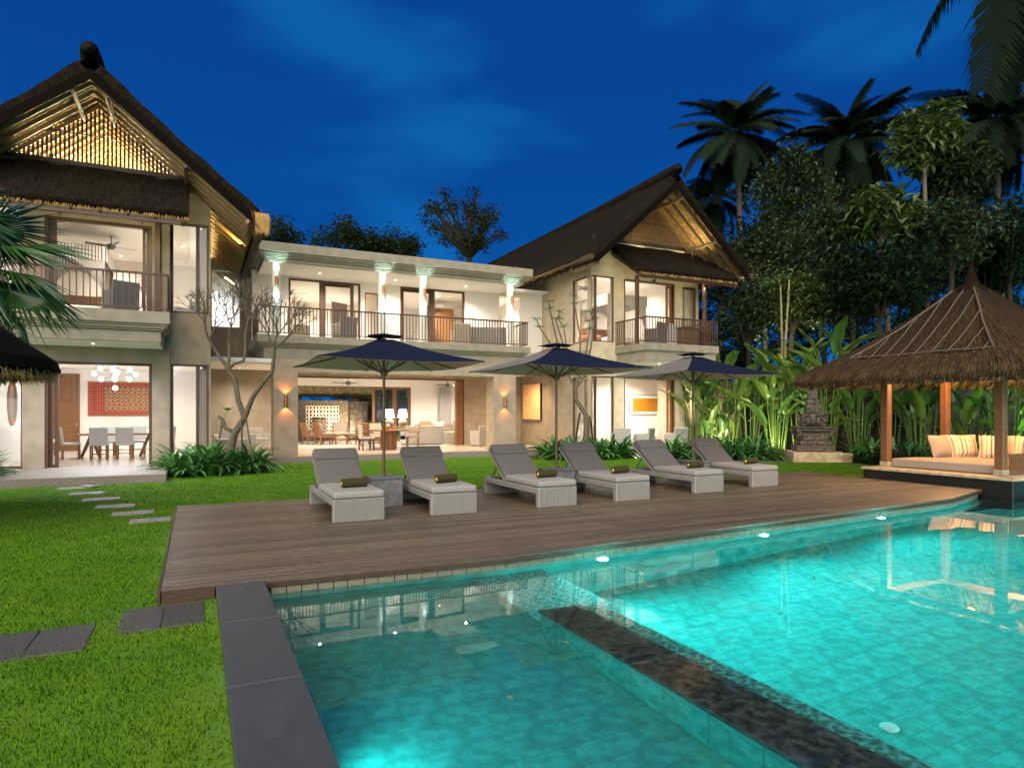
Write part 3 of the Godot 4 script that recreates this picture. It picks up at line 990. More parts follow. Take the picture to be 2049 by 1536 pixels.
func railing(parent: Node3D, pts: Array, y: float, step: float, mt := "wood_frame") -> void:
	var rail := MB.new()
	for k in pts.size() - 1:
		var a: Vector2 = pts[k]
		var b: Vector2 = pts[k + 1]
		var d := b - a
		var bs := Basis(Vector3.UP, atan2(-d.y, d.x))
		var c := (a + b) * 0.5
		rail.cbox(Vector3(c.x, y + 0.925, c.y), Vector3(d.length() + 0.05, 0.05, 0.06), 0.008, bs)
		rail.cbox(Vector3(c.x, y + 0.085, c.y), Vector3(d.length(), 0.03, 0.035), 0.004, bs)
	var o := wpart(parent, "railing", rail, M[mt])
	var bal := one(Vector3.ZERO, Vector3(0.026, 0.81, 0.03), 0.003).mesh()
	for k in pts.size() - 1:
		var a: Vector2 = pts[k]
		var b: Vector2 = pts[k + 1]
		var n := int((b - a).length() / step)
		for i in n + 1:
			if k > 0 and i == 0: continue
			var p := a.lerp(b, float(i) / n)
			part(o, "baluster", bal, M[mt], Vector3(p.x, y + 0.50, p.y))

func layers(x0: float, x1: float, z0: float, zf: float, prof: Array) -> MB:    # stacked courses of a cornice: [y0, y1, overhang]
	var m := MB.new()
	for p in prof: m.cbox(Vector3((x0 + x1) * 0.5, (p[0] + p[1]) * 0.5, (z0 + zf + p[2]) * 0.5), Vector3(x1 - x0 + 2.0 * p[2], p[1] - p[0], zf + p[2] - z0), 0.008)
	return m

const BALCONY_PROFILE := [[3.36, 3.64, 0.0], [3.641, 3.69, 0.06], [3.691, 3.75, 0.11], [3.751, 3.80, 0.15], [3.801, 4.10, 0.20]]

func pavilion_roof(t: Node3D, cx: float, zf: float, zb: float, apex: float, slope: float, hw: float, over: float, lit: bool, edge := 0.12) -> void:
	var zo := zf + over
	var ye := apex - slope * hw
	var th := 0.34
	for s in [-1.0, 1.0]:
		var rf_ := wpart(t, "roof", thatch(Vector3(cx, apex, zo), Vector3(cx, apex + 0.06, zb), Vector3(cx + s * hw, ye, zo), Vector3(cx + s * hw, ye, zb), th, 0.10, 0.045, 3 + int(s)), M.thatch_black)
		tag(part(rf_, "straw_fringe", fringe(Vector3(cx + s * (hw - 0.05), ye - 0.24, zo), Vector3(cx + s * (hw - 0.05), ye - 0.24, zb), Vector3(s * 0.5, -1, 0), 60.0, 0.06, 0.15, 0.25, Vector3(-s, 0.5, 0)), M.straw_gold), "", "", "", "stuff")
		var n := Vector3(s * slope, 1, 0).normalized()
		var dn := Vector3(s, -slope, 0).normalized()
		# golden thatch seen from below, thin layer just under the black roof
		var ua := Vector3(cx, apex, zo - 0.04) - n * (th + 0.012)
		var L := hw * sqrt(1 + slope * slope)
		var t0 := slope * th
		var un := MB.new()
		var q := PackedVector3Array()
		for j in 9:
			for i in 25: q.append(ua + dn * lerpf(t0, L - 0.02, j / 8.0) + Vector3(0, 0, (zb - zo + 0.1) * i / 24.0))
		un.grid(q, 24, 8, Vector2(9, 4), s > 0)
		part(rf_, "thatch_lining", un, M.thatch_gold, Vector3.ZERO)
		# cut straw ends hanging at the eave
		var ed := MB.new()
		var ec := Vector3(cx + s * (hw + 0.02), ye - 0.16 - edge * 0.5, 0)
		var ep := []
		var er := []
		for seg in 61:
			var r0 := (0.07 + edge * 0.36) * rf(0.9, 1.08) * lerpf(1.0, 0.5, smoothstep(0.02, 0.16, seg / 60.0))
			ep.append(Vector3(ec.x - s * (0.06 + edge * 0.1) + rf(-0.012, 0.012), ec.y + 0.04 + rf(-0.012, 0.012), lerpf(zo + 0.03, zb, pow(seg / 60.0, 1.3))))
			er.append(r0)
		ed.tube(ep, er, 12)
		part(rf_, "eave_straw", ed, M.straw_cut)
		if edge > 0.3:
			var sh := fringe(Vector3(cx + s * (hw - 0.06), ye - 0.12, zo + 0.05), Vector3(cx + s * (hw - 0.06), ye - 0.12, zo - 1.2), Vector3(s * 0.35, -1, 0.1), 700.0, 0.2, 0.46, 0.30, Vector3(-s, -0.1, 0))
			for q2 in 900:
				var b0 := Vector3(cx + s * (hw + 0.05 - rng.randf() * 0.32), ye - 0.05 - rng.randf() * 0.42, zo + rf(0.02, 0.07))
				var dd := Vector3(s * rf(-0.1, 0.45), -1, rf(-0.1, 0.25)).normalized() * rf(0.08, 0.24)
				var ww := Vector3(rf(0.004, 0.010), 0, rf(-0.004, 0.004))
				sh.tri(b0 - ww, b0 + ww, b0 + dd)
			tag(part(rf_, "straw_fringe", sh, M.straw_gold), "", "", "", "stuff")
		# rafters down the slope, battens along it
		var t1 := slope * (th + 0.085)
		var rl := L - 0.05 - t1
		var b := Basis(dn, n, dn.cross(n))
		var rm := one(Vector3.ZERO, Vector3(rl, 0.10, 0.055), 0.006).mesh()
		var k := 0
		var z := zo - 0.30
		while z > zb + 0.4:
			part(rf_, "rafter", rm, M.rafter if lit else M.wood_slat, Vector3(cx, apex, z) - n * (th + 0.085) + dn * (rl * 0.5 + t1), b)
			z -= 0.46
			k += 1
		# barge board at the gable end
		wpart(t, "barge_board", one(Vector3(cx, apex, zo + 0.012 + s * 0.003) - n * (th + 0.03) + dn * (L + slope * (th - 0.07)) * 0.5, Vector3(L - slope * (th - 0.07), 0.20, 0.04), 0.006, b), M.barge)
		for d in [0.17, 0.60]:
			wpart(t, "bracket", one(Vector3(cx, apex, zo - over * 0.5) - n * (th + 0.17) + dn * (L * d), Vector3(0.07, 0.10, over), 0.006, b), M.stick)
		wpart(t, "bracket", one(Vector3(cx, apex, zo - over * 0.5) - n * (th + 0.18) + dn * (L * 0.97), Vector3(0.09, 0.14, over), 0.006, b), M.rafter)
		tag(wpart(t, "gable_fringe", fringe(Vector3(cx, apex - 0.02, zo), Vector3(cx + s * hw, ye, zo), Vector3(0, -0.5, 0.6), 45.0, 0.04, 0.10, 0.3, Vector3(0, -1, 0)), M.straw_dark), "", "", "", "stuff")
	# ridge roll with an upturned end
	var path := []
	var rad := []
	var r := [0.20, 0.25, 0.24, 0.20, 0.16, 0.15, 0.14, 0.15, 0.14]
	for k in r.size():
		var u := pow(float(k) / (r.size() - 1), 1.6)
		if k == 0:
			path.append(Vector3(cx, apex + 0.0, zo + 0.17))
			rad.append(0.07)
		path.append(Vector3(cx, apex - 0.03 + 0.09 * exp(-u * 28.0), zo + 0.10 - (zo - zb + 0.1) * u))
		rad.append(r[k])
	var rg := MB.new()
	rg.tube(path, rad, 10)
	wpart(t, "ridge_cap", rg, M.thatch_black)

func gable(t: Node3D, cx: float, zf: float, y0: float, y1: float, hw: float, mt: Material, step := 0.105) -> void:    # triangle of upright slats between the wall and the roof
	var g := MB.new()
	g.cbox(Vector3(cx, y0 - 0.06, zf + 0.02), Vector3(hw * 2 + 1.2, 0.12, 0.10), 0.006)
	var o := wpart(t, "gable_screen", g, M.slat_dark)
	var k := -hw + 0.03
	while k < hw:
		var h := (y1 - y0) * (1.0 - absf(k) / hw)
		if h > 0.05: part(o, "slat", one(Vector3(cx + k, y0 + h * 0.5 - 0.06, zf + 0.035), Vector3(0.045, h + 0.14, 0.03), 0.004), mt)
		k += step
	part(o, "cross_bar", one(Vector3(cx, y0 + (y1 - y0) * 0.46, zf + 0.065), Vector3(hw * 1.06, 0.03, 0.025), 0.003), M.slat_dark)
	for s in [-1.0, 1.0]:
		var d := Vector3(s * hw, y0 - y1, 0)
		var dn := d.normalized()
		var b := Basis(dn, Vector3(0, 0, 1).cross(dn), Vector3(0, 0, 1))
		var n := Vector3(s * (y1 - y0), hw, 0).normalized()
		part(o, "gable_board", one(Vector3(cx + s * hw * 0.5, (y0 + y1) * 0.5, zf) + n * 0.10 + dn * 0.15, Vector3(d.length() + 0.9, 0.20, 0.05), 0.006, b), M.slat_dark)

func skirt_roof(t: Node3D, x0: float, x1: float, zf: float, yt: float, ye: float, ze: float) -> void:   # small thatched awning over the balcony door
	var r := wpart(t, "awning_roof", thatch(Vector3(x0, yt, zf + 0.05), Vector3(x1, yt, zf + 0.05), Vector3(x0, ye, ze), Vector3(x1, ye, ze), 0.24, 0.04, 0.04, 9), M.thatch_black)
	tag(part(r, "straw_fringe", fringe(Vector3(x0, ye - 0.19, ze - 0.04), Vector3(x1, ye - 0.19, ze - 0.04), Vector3(0, -1, 0.5), 150.0, 0.05, 0.13, 0.16, Vector3(0, 0.15, -1)), M.straw_gold), "", "", "", "stuff")
	tag(part(r, "straw_fringe", fringe(Vector3(x0, yt - 0.15, zf + 0.1), Vector3(x0, ye - 0.15, ze), Vector3(-0.4, -0.6, 0.2), 60.0, 0.04, 0.11, 0.15, Vector3(0.5, 0.4, 0)), M.straw_brown), "", "", "", "stuff")
	var n := Vector3(0, ze - zf, yt - ye).normalized()
	var dn := Vector3(0, ye - yt, ze - zf).normalized()
	var L := Vector2(ye - yt, ze - zf).length()
	var x := x0 + 0.12
	var b := Basis(Vector3(1, 0, 0), n, dn)
	while x < x1:
		part(r, "rafter", one(Vector3(x, yt, zf + 0.05) - n * 0.30 + dn * (L * 0.5), Vector3(0.06, 0.10, L - 0.05), 0.005, b), M.wood_frame)
		x += 0.58
	wpart(t, "eave_beam", one(Vector3((x0 + x1) * 0.5, ye - 0.28, ze - 0.22), Vector3(x1 - x0 - 0.1, 0.13, 0.10), 0.008), M.wood_frame)
	for s in [x0 + 0.12, x1 - 0.12]:
		wpart(t, "bracket", one(Vector3(s, (yt + ye) * 0.5 - 0.36, (zf + ze) * 0.5), Vector3(0.10, 0.13, L), 0.008, b), M.wood_frame)

func left_pavilion() -> void:
	var t := thing("villa_pavilion", "tall thatched pavilion with lit slatted gable, nearest house on the lawn", "house", Vector3(-2.3, 0, -24.5), 0.0, "thatched pavilions of the villa")
	var zf := -20.2
	var zu := -20.45
	wpart(t, "wall", wall(0, -3.95, -0.65, 0, 7.2, zf - 0.28, zf, [[-3.48, -1.07, -1, 2.95], [-3.48, -1.07, 4.1, 6.66]]), M.plaster)
	wpart(t, "wall", wall(0, -0.65, 0.38, 0, 7.2, zu - 0.2, zu, [[-0.62, 0.33, FLOOR, 2.97], [-0.62, 0.33, 4.40, 6.92]]), M.plaster)
	wpart(t, "wall", wall(0, -5.0, -3.95, 0, 7.2, zu - 0.2, zu, [[-4.95, -3.98, FLOOR, 2.97], [-4.95, -3.98, 4.40, 6.92]]), M.plaster)
	wpart(t, "wall", spanm(Vector3(0.18, 0, -29.4), Vector3(0.38, 7.3, zu - 0.2)), M.plaster)
	wpart(t, "wall", spanm(Vector3(-5.0, 0, -29.4), Vector3(-4.8, 7.3, zu - 0.2)), M.plaster)
	var gw := MB.new()
	gw.upright(PackedVector2Array([Vector2(-3.95, 7.2), Vector2(-0.65, 7.2), Vector2(-0.65, 8.05), Vector2(-3.95, 8.05)]), zf - 0.28, zf)
	gw.upright(PackedVector2Array([Vector2(-5.0, 7.2), Vector2(0.38, 7.2), Vector2(0.38, 7.44), Vector2(-0.34, 8.05), Vector2(-4.32, 8.05), Vector2(-5.0, 7.48)]), zu - 0.2, zu)
	wpart(t, "gable_wall", gw, M.plaster)
	wpart(t, "inner_wall", spanm(Vector3(-4.8, 0, -29.3), Vector3(0.18, 3.4, -29.0)), M.inner_wall)
	wpart(t, "inner_wall", spanm(Vector3(-4.8, 4.0, -28.0), Vector3(0.18, 7.6, -27.7)), M.inner_wall)
	for x in [[0.165, 0.18], [-4.8, -4.785]]: wpart(t, "inner_wall", spanm(Vector3(x[0], 0.0, -29.0), Vector3(x[1], 7.2, zu - 0.202)), M.inner_wall)
	wpart(t, "floor_slab", spanm(Vector3(-4.98, -0.1, -29.2), Vector3(0.36, FLOOR, zf - 0.02)), M.floor_stone)
	wpart(t, "first_floor", spanm(Vector3(-4.9, 3.22, -29.2), Vector3(0.3, UP, zu - 0.201)), M.ceiling_white)
	wpart(t, "ceiling", spanm(Vector3(-4.9, 7.15, -28.0), Vector3(0.3, 7.3, zu - 0.201)), M.ceiling_white)
	wpart(t, "entrance_step", one(Vector3(-2.42, 0.065, -18.72), Vector3(3.6, 0.27, 2.98), 0.012), M.step_stone)
	# doors and corner windows
	frame(t, "door_frame", 0, -3.48, -1.07, FLOOR, 2.95, zf - 0.10, [], 0.075, 0.16, false, false)
	frame(t, "sliding_door", 0, -3.405, -3.20, FLOOR, 2.87, zf - 0.16, [], 0.08, 0.06, false)
	frame(t, "door_frame", 0, -3.48, -1.07, UP, 6.66, zf - 0.10, [], 0.075, 0.16, false, false)
	frame(t, "sliding_door", 0, -3.405, -3.24, UP, 6.58, zf - 0.16, [], 0.08, 0.06, false)
	frame(t, "sliding_door", 0, -1.30, -1.145, UP, 6.58, zf - 0.16, [], 0.07, 0.06, false)
	frame(t, "corner_window", 0, -0.62, 0.33, FLOOR, 2.97, zu - 0.10, [[0.0, 0.10]])
	frame(t, "corner_window", 0, -0.62, 0.33, 4.40, 6.92, zu - 0.10, [[0.0, 0.10]])
	frame(t, "corner_window", 0, -4.95, -3.98, FLOOR, 2.97, zu - 0.10, [])
	frame(t, "corner_window", 0, -4.95, -3.98, 4.40, 6.92, zu - 0.10, [])
	for y in [[FLOOR, 2.87], [UP + 0.35, 6.84]]:
		wpart(t, "curtain", curtain(0.11, 0.27, y[0], y[1], zu - 0.30, 7), M.fabric_white)
	wpart(t, "corner_post", one(Vector3(0.24, 1.53, zu - 0.36), Vector3(0.09, 2.6, 0.06)), M.wood_door)
	wpart(t, "post", one(Vector3(-0.93, 5.5, zf + 0.07), Vector3(0.13, 2.9, 0.13), 0.01), M.wood_frame)
	# balcony
	wpart(t, "balcony", layers(-4.15, -0.78, zf, -18.42, BALCONY_PROFILE), M.cornice)
	wpart(t, "balcony_soffit", spanm(Vector3(-4.1, 3.345, zf + 0.002), Vector3(-0.82, 3.358, -18.46)), M.ceiling_white)
	railing(t, [Vector2(-4.28, zf), Vector2(-4.28, -18.28), Vector2(-0.64, -18.28), Vector2(-0.64, zf + 0.02)], UP, 0.132)
	# inner door
	var door := wpart(t, "inner_door", one(Vector3(-4.40, 1.60, -28.97), Vector3(0.78, 2.78, 0.05), 0.01), M.wood_door)
	for y in [0.75, 1.6, 2.45]: part(door, "door_panel", one(Vector3(-4.46, y, -28.94), Vector3(0.62, 0.78, 0.02), 0.008), M.wood_door)
	part(door, "handle", one(Vector3(-3.99, 1.15, -28.90), Vector3(0.03, 0.14, 0.05), 0.008), M.brass)
	wpart(t, "door_surround", wall(0, -4.78, -3.90, FLOOR, 3.05, -28.99, -28.93, [[-4.79, -4.0, 0.0, 3.0]]), M.wood_door)
	gable(t, -2.28, zf, 8.13, 9.66, 2.12, M.slat_dark, 0.095)  # near slats coloured dark to stand for wood seen backlit
	pavilion_roof(t, -2.28, zf, -32.0, 10.2, 0.82, 3.96, 1.72, true, 0.42)
	skirt_roof(t, -4.5, -0.16, zf, 8.0, 6.66, -18.15)

func curtain(x0: float, x1: float, y0: float, y1: float, z: float, folds: int) -> MB:
	var m := MB.new()
	var n := folds * 4
	var p := PackedVector3Array()
	for j in 3:
		for i in n + 1: p.append(Vector3(lerpf(x0, x1, float(i) / n), lerpf(y0, y1, j / 2.0), z + 0.025 * sin(TAU * i / 4.0)))
	m.grid(p, n, 2)
	return m

func central_house() -> void:
	var t := thing("villa_main_house", "flat roofed two storey middle house with columned balcony between the pavilions", "house", Vector3(6.5, 0, -26))
	var zc := -22.3
	var zb := -26.5
	# ground storey: deep frame with two piers, open terrace, living room behind
	wpart(t, "pier_frame", wall(0, 2.25, 10.95, 0.0, 3.36, zc - 0.75, zc, [[3.01, 10.05, 0.0, 2.95]]), M.plaster)
	wpart(t, "terrace_floor", spanm(Vector3(0.39, -0.1, -26.45), Vector3(13.28, FLOOR - 0.004, -21.92), 0.01), M.floor_stone)
	wpart(t, "terrace_edge", spanm(Vector3(1.55, -0.1, -22.4), Vector3(13.2, FLOOR + 0.004, -21.88), 0.012), M.step_stone)
	wpart(t, "terrace_ceiling", spanm(Vector3(0.39, 3.22, -26.5), Vector3(13.28, 3.355, -22.32)), M.ceiling_white)
	wpart(t, "wall", wall(0, 0.39, 13.28, 0, 8.0 - 1.0, zb - 0.28, zb, [[3.0, 10.45, -0.1, 3.0], [0.45, 1.6, 4.7, 6.9], [1.8, 11.4, 4.1, 6.5], [11.5, 13.2, 4.1, 6.86]]), M.plaster)
	wpart(t, "wall", wall(0, 0.38, 1.85, 3.4, 8.4, -26.46, -26.30, [[0.50, 1.49, 4.76, 6.85]]), M.plaster)
	wpart(t, "stair_room", spanm(Vector3(0.4, 4.2, -29.0), Vector3(1.85, 7.4, -28.8)), M.inner_wall)
	wpart(t, "stair_room", spanm(Vector3(1.70, 4.2, -28.8), Vector3(1.85, 7.4, -26.8)), M.inner_wall)
	frame(t, "window", 0, 0.50, 1.49, 4.76, 6.85, -26.42, [], 0.03, 0.05, true, true, "ceiling_white")
	# living room
	wpart(t, "living_room_floor", spanm(Vector3(0.5, -0.1, -33.2), Vector3(13.2, FLOOR, -26.45)), M.floor_stone)
	wpart(t, "inner_wall", wall(0, 0.5, 13.2, 0.0, 3.4, -31.3, -31.0, [[2.2, 9.5, -0.1, 2.84]]), M.inner_wall)
	wpart(t, "inner_wall", spanm(Vector3(13.0, 0, -31.0), Vector3(13.25, 3.4, -26.78)), M.inner_wall)
	wpart(t, "inner_wall", spanm(Vector3(0.4, 0, -31.0), Vector3(0.6, 3.4, -26.78)), M.inner_wall)
	wpart(t, "living_room_ceiling", spanm(Vector3(0.5, 3.24, -31.3), Vector3(13.2, 3.38, -26.52)), M.ceiling_white)
	frame(t, "sliding_door", 0, 7.6, 9.5, FLOOR, 2.84, -31.1, [[8.60, 8.80]], 0.13, 0.09, true, true, "wood_door")
	wpart(t, "door_frame", spanm(Vector3(10.15, FLOOR, zb - 0.22), Vector3(10.47, 3.0, zb + 0.02), 0.01), M.wood_door)
	frame(t, "door_frame", 0, 2.98, 10.5, FLOOR, 3.02, zb + 0.01, [], 0.05, 0.06, false, false)
	wpart(t, "curtain", curtain(10.9, 11.5, FLOOR, 2.9, -30.8, 8), M.fabric_white)
	# first floor balcony with cornices
	wpart(t, "balcony", layers(1.95, 11.25, -26.3, zc, [[3.362, 3.72, 0.0], [3.721, 3.76, 0.05], [3.761, 3.81, 0.10], [3.811, 3.86, 0.16], [3.861, 4.10, 0.22]]), M.cornice)
	railing(t, [Vector2(1.78, -24.4), Vector2(1.78, zc + 0.13), Vector2(11.38, zc + 0.13), Vector2(11.38, -24.4)], UP, 0.112)
	var zu := -24.5
	wpart(t, "wall", wall(0, 1.76, 13.28, 4.1, 6.62, zu - 0.22, zu, [[2.98, 5.55, 4.0, 6.43], [5.72, 6.25, 4.0, 6.12], [7.08, 9.74, 4.0, 6.46], [11.24, 12.3, 4.0, 6.46]]), M.inner_wall)
	wpart(t, "partition", spanm(Vector3(6.5, 4.1, -30.0), Vector3(6.7, 6.6, zu - 0.23)), M.inner_wall)
	wpart(t, "inner_wall", spanm(Vector3(1.9, 4.1, -30.2), Vector3(13.2, 6.6, -30.0)), M.inner_wall)
	wpart(t, "inner_wall", spanm(Vector3(1.9, 4.1, -30.0), Vector3(2.1, 6.6, zu - 0.23)), M.inner_wall)
	wpart(t, "inner_wall", spanm(Vector3(13.0, 4.1, -30.0), Vector3(13.2, 6.6, zu - 0.23)), M.inner_wall)
	wpart(t, "partition", spanm(Vector3(10.95, 4.1, -30.0), Vector3(11.1, 6.6, zu - 0.23)), M.inner_wall)
	wpart(t, "upper_floor", spanm(Vector3(1.9, 3.9, -30.2), Vector3(13.2, 4.095, -24.2)), M.floor_stone)
	frame(t, "sliding_door", 0, 2.98, 5.55, 4.1, 6.43, zu - 0.06, [[4.06, 4.28], [5.18, 5.30]], 0.07, 0.12, false, false)
	frame(t, "door_panel", 0, 4.20, 5.30, 4.1, 6.36, zu - 0.14, [], 0.10, 0.05)
	frame(t, "door_frame", 0, 5.72, 6.25, 4.1, 6.12, zu - 0.08, [], 0.05, 0.1, false, false, "wood_door")
	frame(t, "sliding_door", 0, 7.08, 9.74, 4.1, 6.46, zu - 0.06, [[8.28, 8.48]], 0.07, 0.12, false, false)
	frame(t, "door_panel", 0, 7.15, 8.36, 4.1, 6.39, zu - 0.14, [], 0.10, 0.05)
	frame(t, "door_frame", 0, 11.24, 12.3, 4.1, 6.46, zu - 0.08, [], 0.04, 0.1, false, false, "ceiling_white")
	wpart(t, "roof_slab", layers(1.95, 11.30, -30.4, zc, [[6.50, 6.60, 0.0], [6.601, 6.65, 0.08], [6.651, 6.70, 0.14], [6.701, 6.76, 0.20], [6.761, 7.06, 0.26]]), M.cornice)
	wpart(t, "balcony_ceiling", spanm(Vector3(1.97, 6.486, -30.2), Vector3(11.28, 6.499, zc - 0.12)), M.ceiling_white)
	wpart(t, "balcony_ceiling", spanm(Vector3(11.29, 6.60, -30.2), Vector3(13.28, 6.68, -24.0)), M.ceiling_white)
	for x in [2.34, 5.83, 7.31, 10.76]:
		var c := MB.new()
		c.lathe(Vector3(x, 4.1, zc - 0.12), [Vector2(0, 0.0), Vector2(0.135, 0.0), Vector2(0.135, 2.385), Vector2(0, 2.385)], 20)
		wpart(t, "column", c, M.inner_wall)

func right_pavilion() -> void:
	var t := thing("villa_pavilion", "far thatched pavilion with brown slatted gable beside the palm trees", "house", Vector3(15.9, 0, -25), 0.0, "thatched pavilions of the villa")
	var zf := -20.7
	var x0 := 13.3
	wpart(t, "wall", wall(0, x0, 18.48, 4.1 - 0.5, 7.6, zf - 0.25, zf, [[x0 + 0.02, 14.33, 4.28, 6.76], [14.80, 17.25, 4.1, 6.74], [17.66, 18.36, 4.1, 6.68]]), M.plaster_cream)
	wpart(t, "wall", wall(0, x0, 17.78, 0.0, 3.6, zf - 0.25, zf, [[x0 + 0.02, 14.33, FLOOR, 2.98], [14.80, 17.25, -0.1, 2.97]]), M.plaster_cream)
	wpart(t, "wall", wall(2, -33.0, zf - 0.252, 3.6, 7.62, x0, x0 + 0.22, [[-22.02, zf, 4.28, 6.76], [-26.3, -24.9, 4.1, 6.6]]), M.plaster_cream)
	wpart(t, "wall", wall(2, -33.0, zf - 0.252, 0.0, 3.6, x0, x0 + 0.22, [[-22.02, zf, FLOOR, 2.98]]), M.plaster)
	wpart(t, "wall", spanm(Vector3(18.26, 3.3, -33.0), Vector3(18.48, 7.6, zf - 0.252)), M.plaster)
	wpart(t, "wall", spanm(Vector3(17.60, 0.0, -33.0), Vector3(17.78, 3.3, -23.25)), M.plaster)
	wpart(t, "bay_wall", wall(0, 17.60, 19.4, 0.0, 3.4, -22.2, -22.0, []), M.plaster)
	wpart(t, "bay_wall", spanm(Vector3(19.2, 0.0, -23.3), Vector3(19.4, 3.4, -22.2)), M.plaster)
	wpart(t, "bay_wall", spanm(Vector3(17.60, 0.0, -22.0), Vector3(17.78, 3.3, zf - 0.252)), M.plaster)
	wpart(t, "bay_ceiling", spanm(Vector3(18.26, 3.25, -23.25), Vector3(19.4, 3.4, -22.0)), M.ceiling_white)
	wpart(t, "bay_floor", spanm(Vector3(18.41, -0.1, -23.25), Vector3(19.3, FLOOR, -22.1)), M.floor_stone)
	var gw := MB.new()
	gw.upright(PackedVector2Array([Vector2(x0, 7.6), Vector2(18.48, 7.6), Vector2(18.48, 7.66), Vector2(17.9, 8.16), Vector2(13.84, 8.16), Vector2(x0, 7.68)]), zf - 0.25, zf)
	wpart(t, "gable_wall", gw, M.plaster_cream)
	wpart(t, "inner_wall", spanm(Vector3(14.95, FLOOR, -23.24), Vector3(19.2, 3.25, -23.05)), M.inner_wall)
	wpart(t, "string_course", spanm(Vector3(x0 - 0.012, 3.60, -24.9), Vector3(x0 - 0.001, 3.98, zf + 0.006)), M.plaster)
	wpart(t, "inner_wall", spanm(Vector3(13.5, 0.0, -28.3), Vector3(18.3, 3.4, -28.0)), M.inner_wall)
	wpart(t, "inner_wall", spanm(Vector3(13.5, 4.0, -28.3), Vector3(18.3, 7.3, -28.0)), M.inner_wall)
	for x in [[x0 + 0.221, x0 + 0.235], [18.245, 18.259]]:
		wpart(t, "inner_wall", wall(2, -28.0, zf - 0.26, 0.0, 7.2, x[0], x[1], [[-22.02, zf, 4.28, 6.76], [-22.02, zf, FLOOR, 2.98]]), M.inner_wall)
	wpart(t, "floor_slab", spanm(Vector3(x0 + 0.1, -0.1, -28.2), Vector3(18.4, FLOOR, zf - 0.01)), M.floor_stone)
	wpart(t, "terrace_floor", spanm(Vector3(14.2, -0.1, zf - 0.02), Vector3(18.4, FLOOR - 0.003, -18.55), 0.012), M.step_stone)
	wpart(t, "first_floor", spanm(Vector3(x0 + 0.22, 3.25, -28.2), Vector3(18.25, UP, zf - 0.252)), M.ceiling_white)
	wpart(t, "ceiling", spanm(Vector3(x0 + 0.22, 7.2, -28.2), Vector3(18.25, 7.32, zf - 0.252)), M.ceiling_white)
	# corner windows: the front one and the one round the corner
	for y in [[FLOOR, 2.98], [4.28, 6.76]]:
		frame(t, "corner_window", 0, x0 + 0.02, 14.33, y[0], y[1], zf - 0.06, [[x0 + 0.16, x0 + 0.27]], 0.045, 0.08)
		frame(t, "corner_window", 2, -22.02, zf - 0.02, y[0], y[1], x0 + 0.05, [], 0.045, 0.08)
	frame(t, "door_frame", 0, 14.80, 17.25, 4.1, 6.74, zf - 0.08, [], 0.06, 0.16, false, false)
	frame(t, "sliding_door", 0, 16.92, 17.19, 4.1, 6.66, zf - 0.14, [], 0.09, 0.06, false, true, "wood_door")
	frame(t, "window", 0, 17.66, 18.36, 4.1, 6.68, zf - 0.08, [], 0.08, 0.10)
	wpart(t, "curtain", curtain(17.75, 18.1, 4.15, 6.55, zf - 0.3, 6), M.fabric_white)
	frame(t, "door_frame", 0, 14.80, 17.25, FLOOR, 2.97, zf - 0.08, [], 0.05, 0.16, false, false)
	frame(t, "sliding_door", 0, 16.95, 17.20, FLOOR, 2.90, zf - 0.14, [], 0.09, 0.06, false, true, "wood_door")
	for x in [13.75, 14.6]: wpart(t, "wood_panel", one(Vector3(x, 1.7, -27.96), Vector3(0.62, 2.9, 0.05), 0.01), M.wood_door)
	# balcony
	wpart(t, "balcony", layers(14.56, 17.56, zf, -18.93, [[3.45, 3.80, 0.10], [3.801, 3.84, 0.14], [3.841, 4.10, 0.18]]), M.cornice)
	wpart(t, "balcony_soffit", spanm(Vector3(14.5, 3.436, zf + 0.002), Vector3(17.6, 3.448, -18.86)), M.ceiling_white)
	railing(t, [Vector2(14.42, zf), Vector2(14.42, -18.79), Vector2(17.68, -18.79), Vector2(17.68, zf)], UP, 0.118)
	for x in [14.44, 17.62]: wpart(t, "post", one(Vector3(x, 5.35, -19.4), Vector3(0.12, 2.5, 0.12), 0.01), M.wood_frame)
	gable(t, 15.98, zf, 8.22, 9.85, 2.0, M.wood_slat, 0.088)
	pavilion_roof(t, 15.88, zf, -36.0, 10.46, 0.885, 3.76, 1.75, false)
	skirt_roof(t, 14.15, 18.75, zf, 8.02, 6.78, -18.75)

# ------------------------------------------------------------------ garden wall, gazebos, trees
func garden_wall() -> void:
	var t := thing("garden_wall", "dark stone garden wall behind the tall leafy plants", "wall", Vector3(24, 0, -12))
	var pts := [Vector2(18.5, -24.5), Vector2(22.3, -15.5), Vector2(25.5, -7.0), Vector2(29.0, 4.0)]
	for k in 3:
		var a: Vector2 = pts[k]
		var b: Vector2 = pts[k + 1]
		var d := b - a
		var bs := Basis(Vector3.UP, atan2(-d.y, d.x))
		var n := int(d.length() / 1.1)
		for i in n:
			for r in 5:
				var c := a.lerp(b, (i + 0.5 + (0.25 if r % 2 else -0.25)) / n)
				if k == 2 and i > 4: continue
				wpart(t, "stone_block", one(Vector3(c.x, 0.29 + r * 0.56, c.y), Vector3(d.length() / n - 0.015, 0.545, 0.25 + rf(0.0, 0.03)), 0.012, bs), M.garden_stone)
		var m := (a + b) * 0.5
		wpart(t, "coping", one(Vector3(m.x, 2.87, m.y), Vector3(d.length(), 0.10, 0.36), 0.01, bs), M.garden_stone)

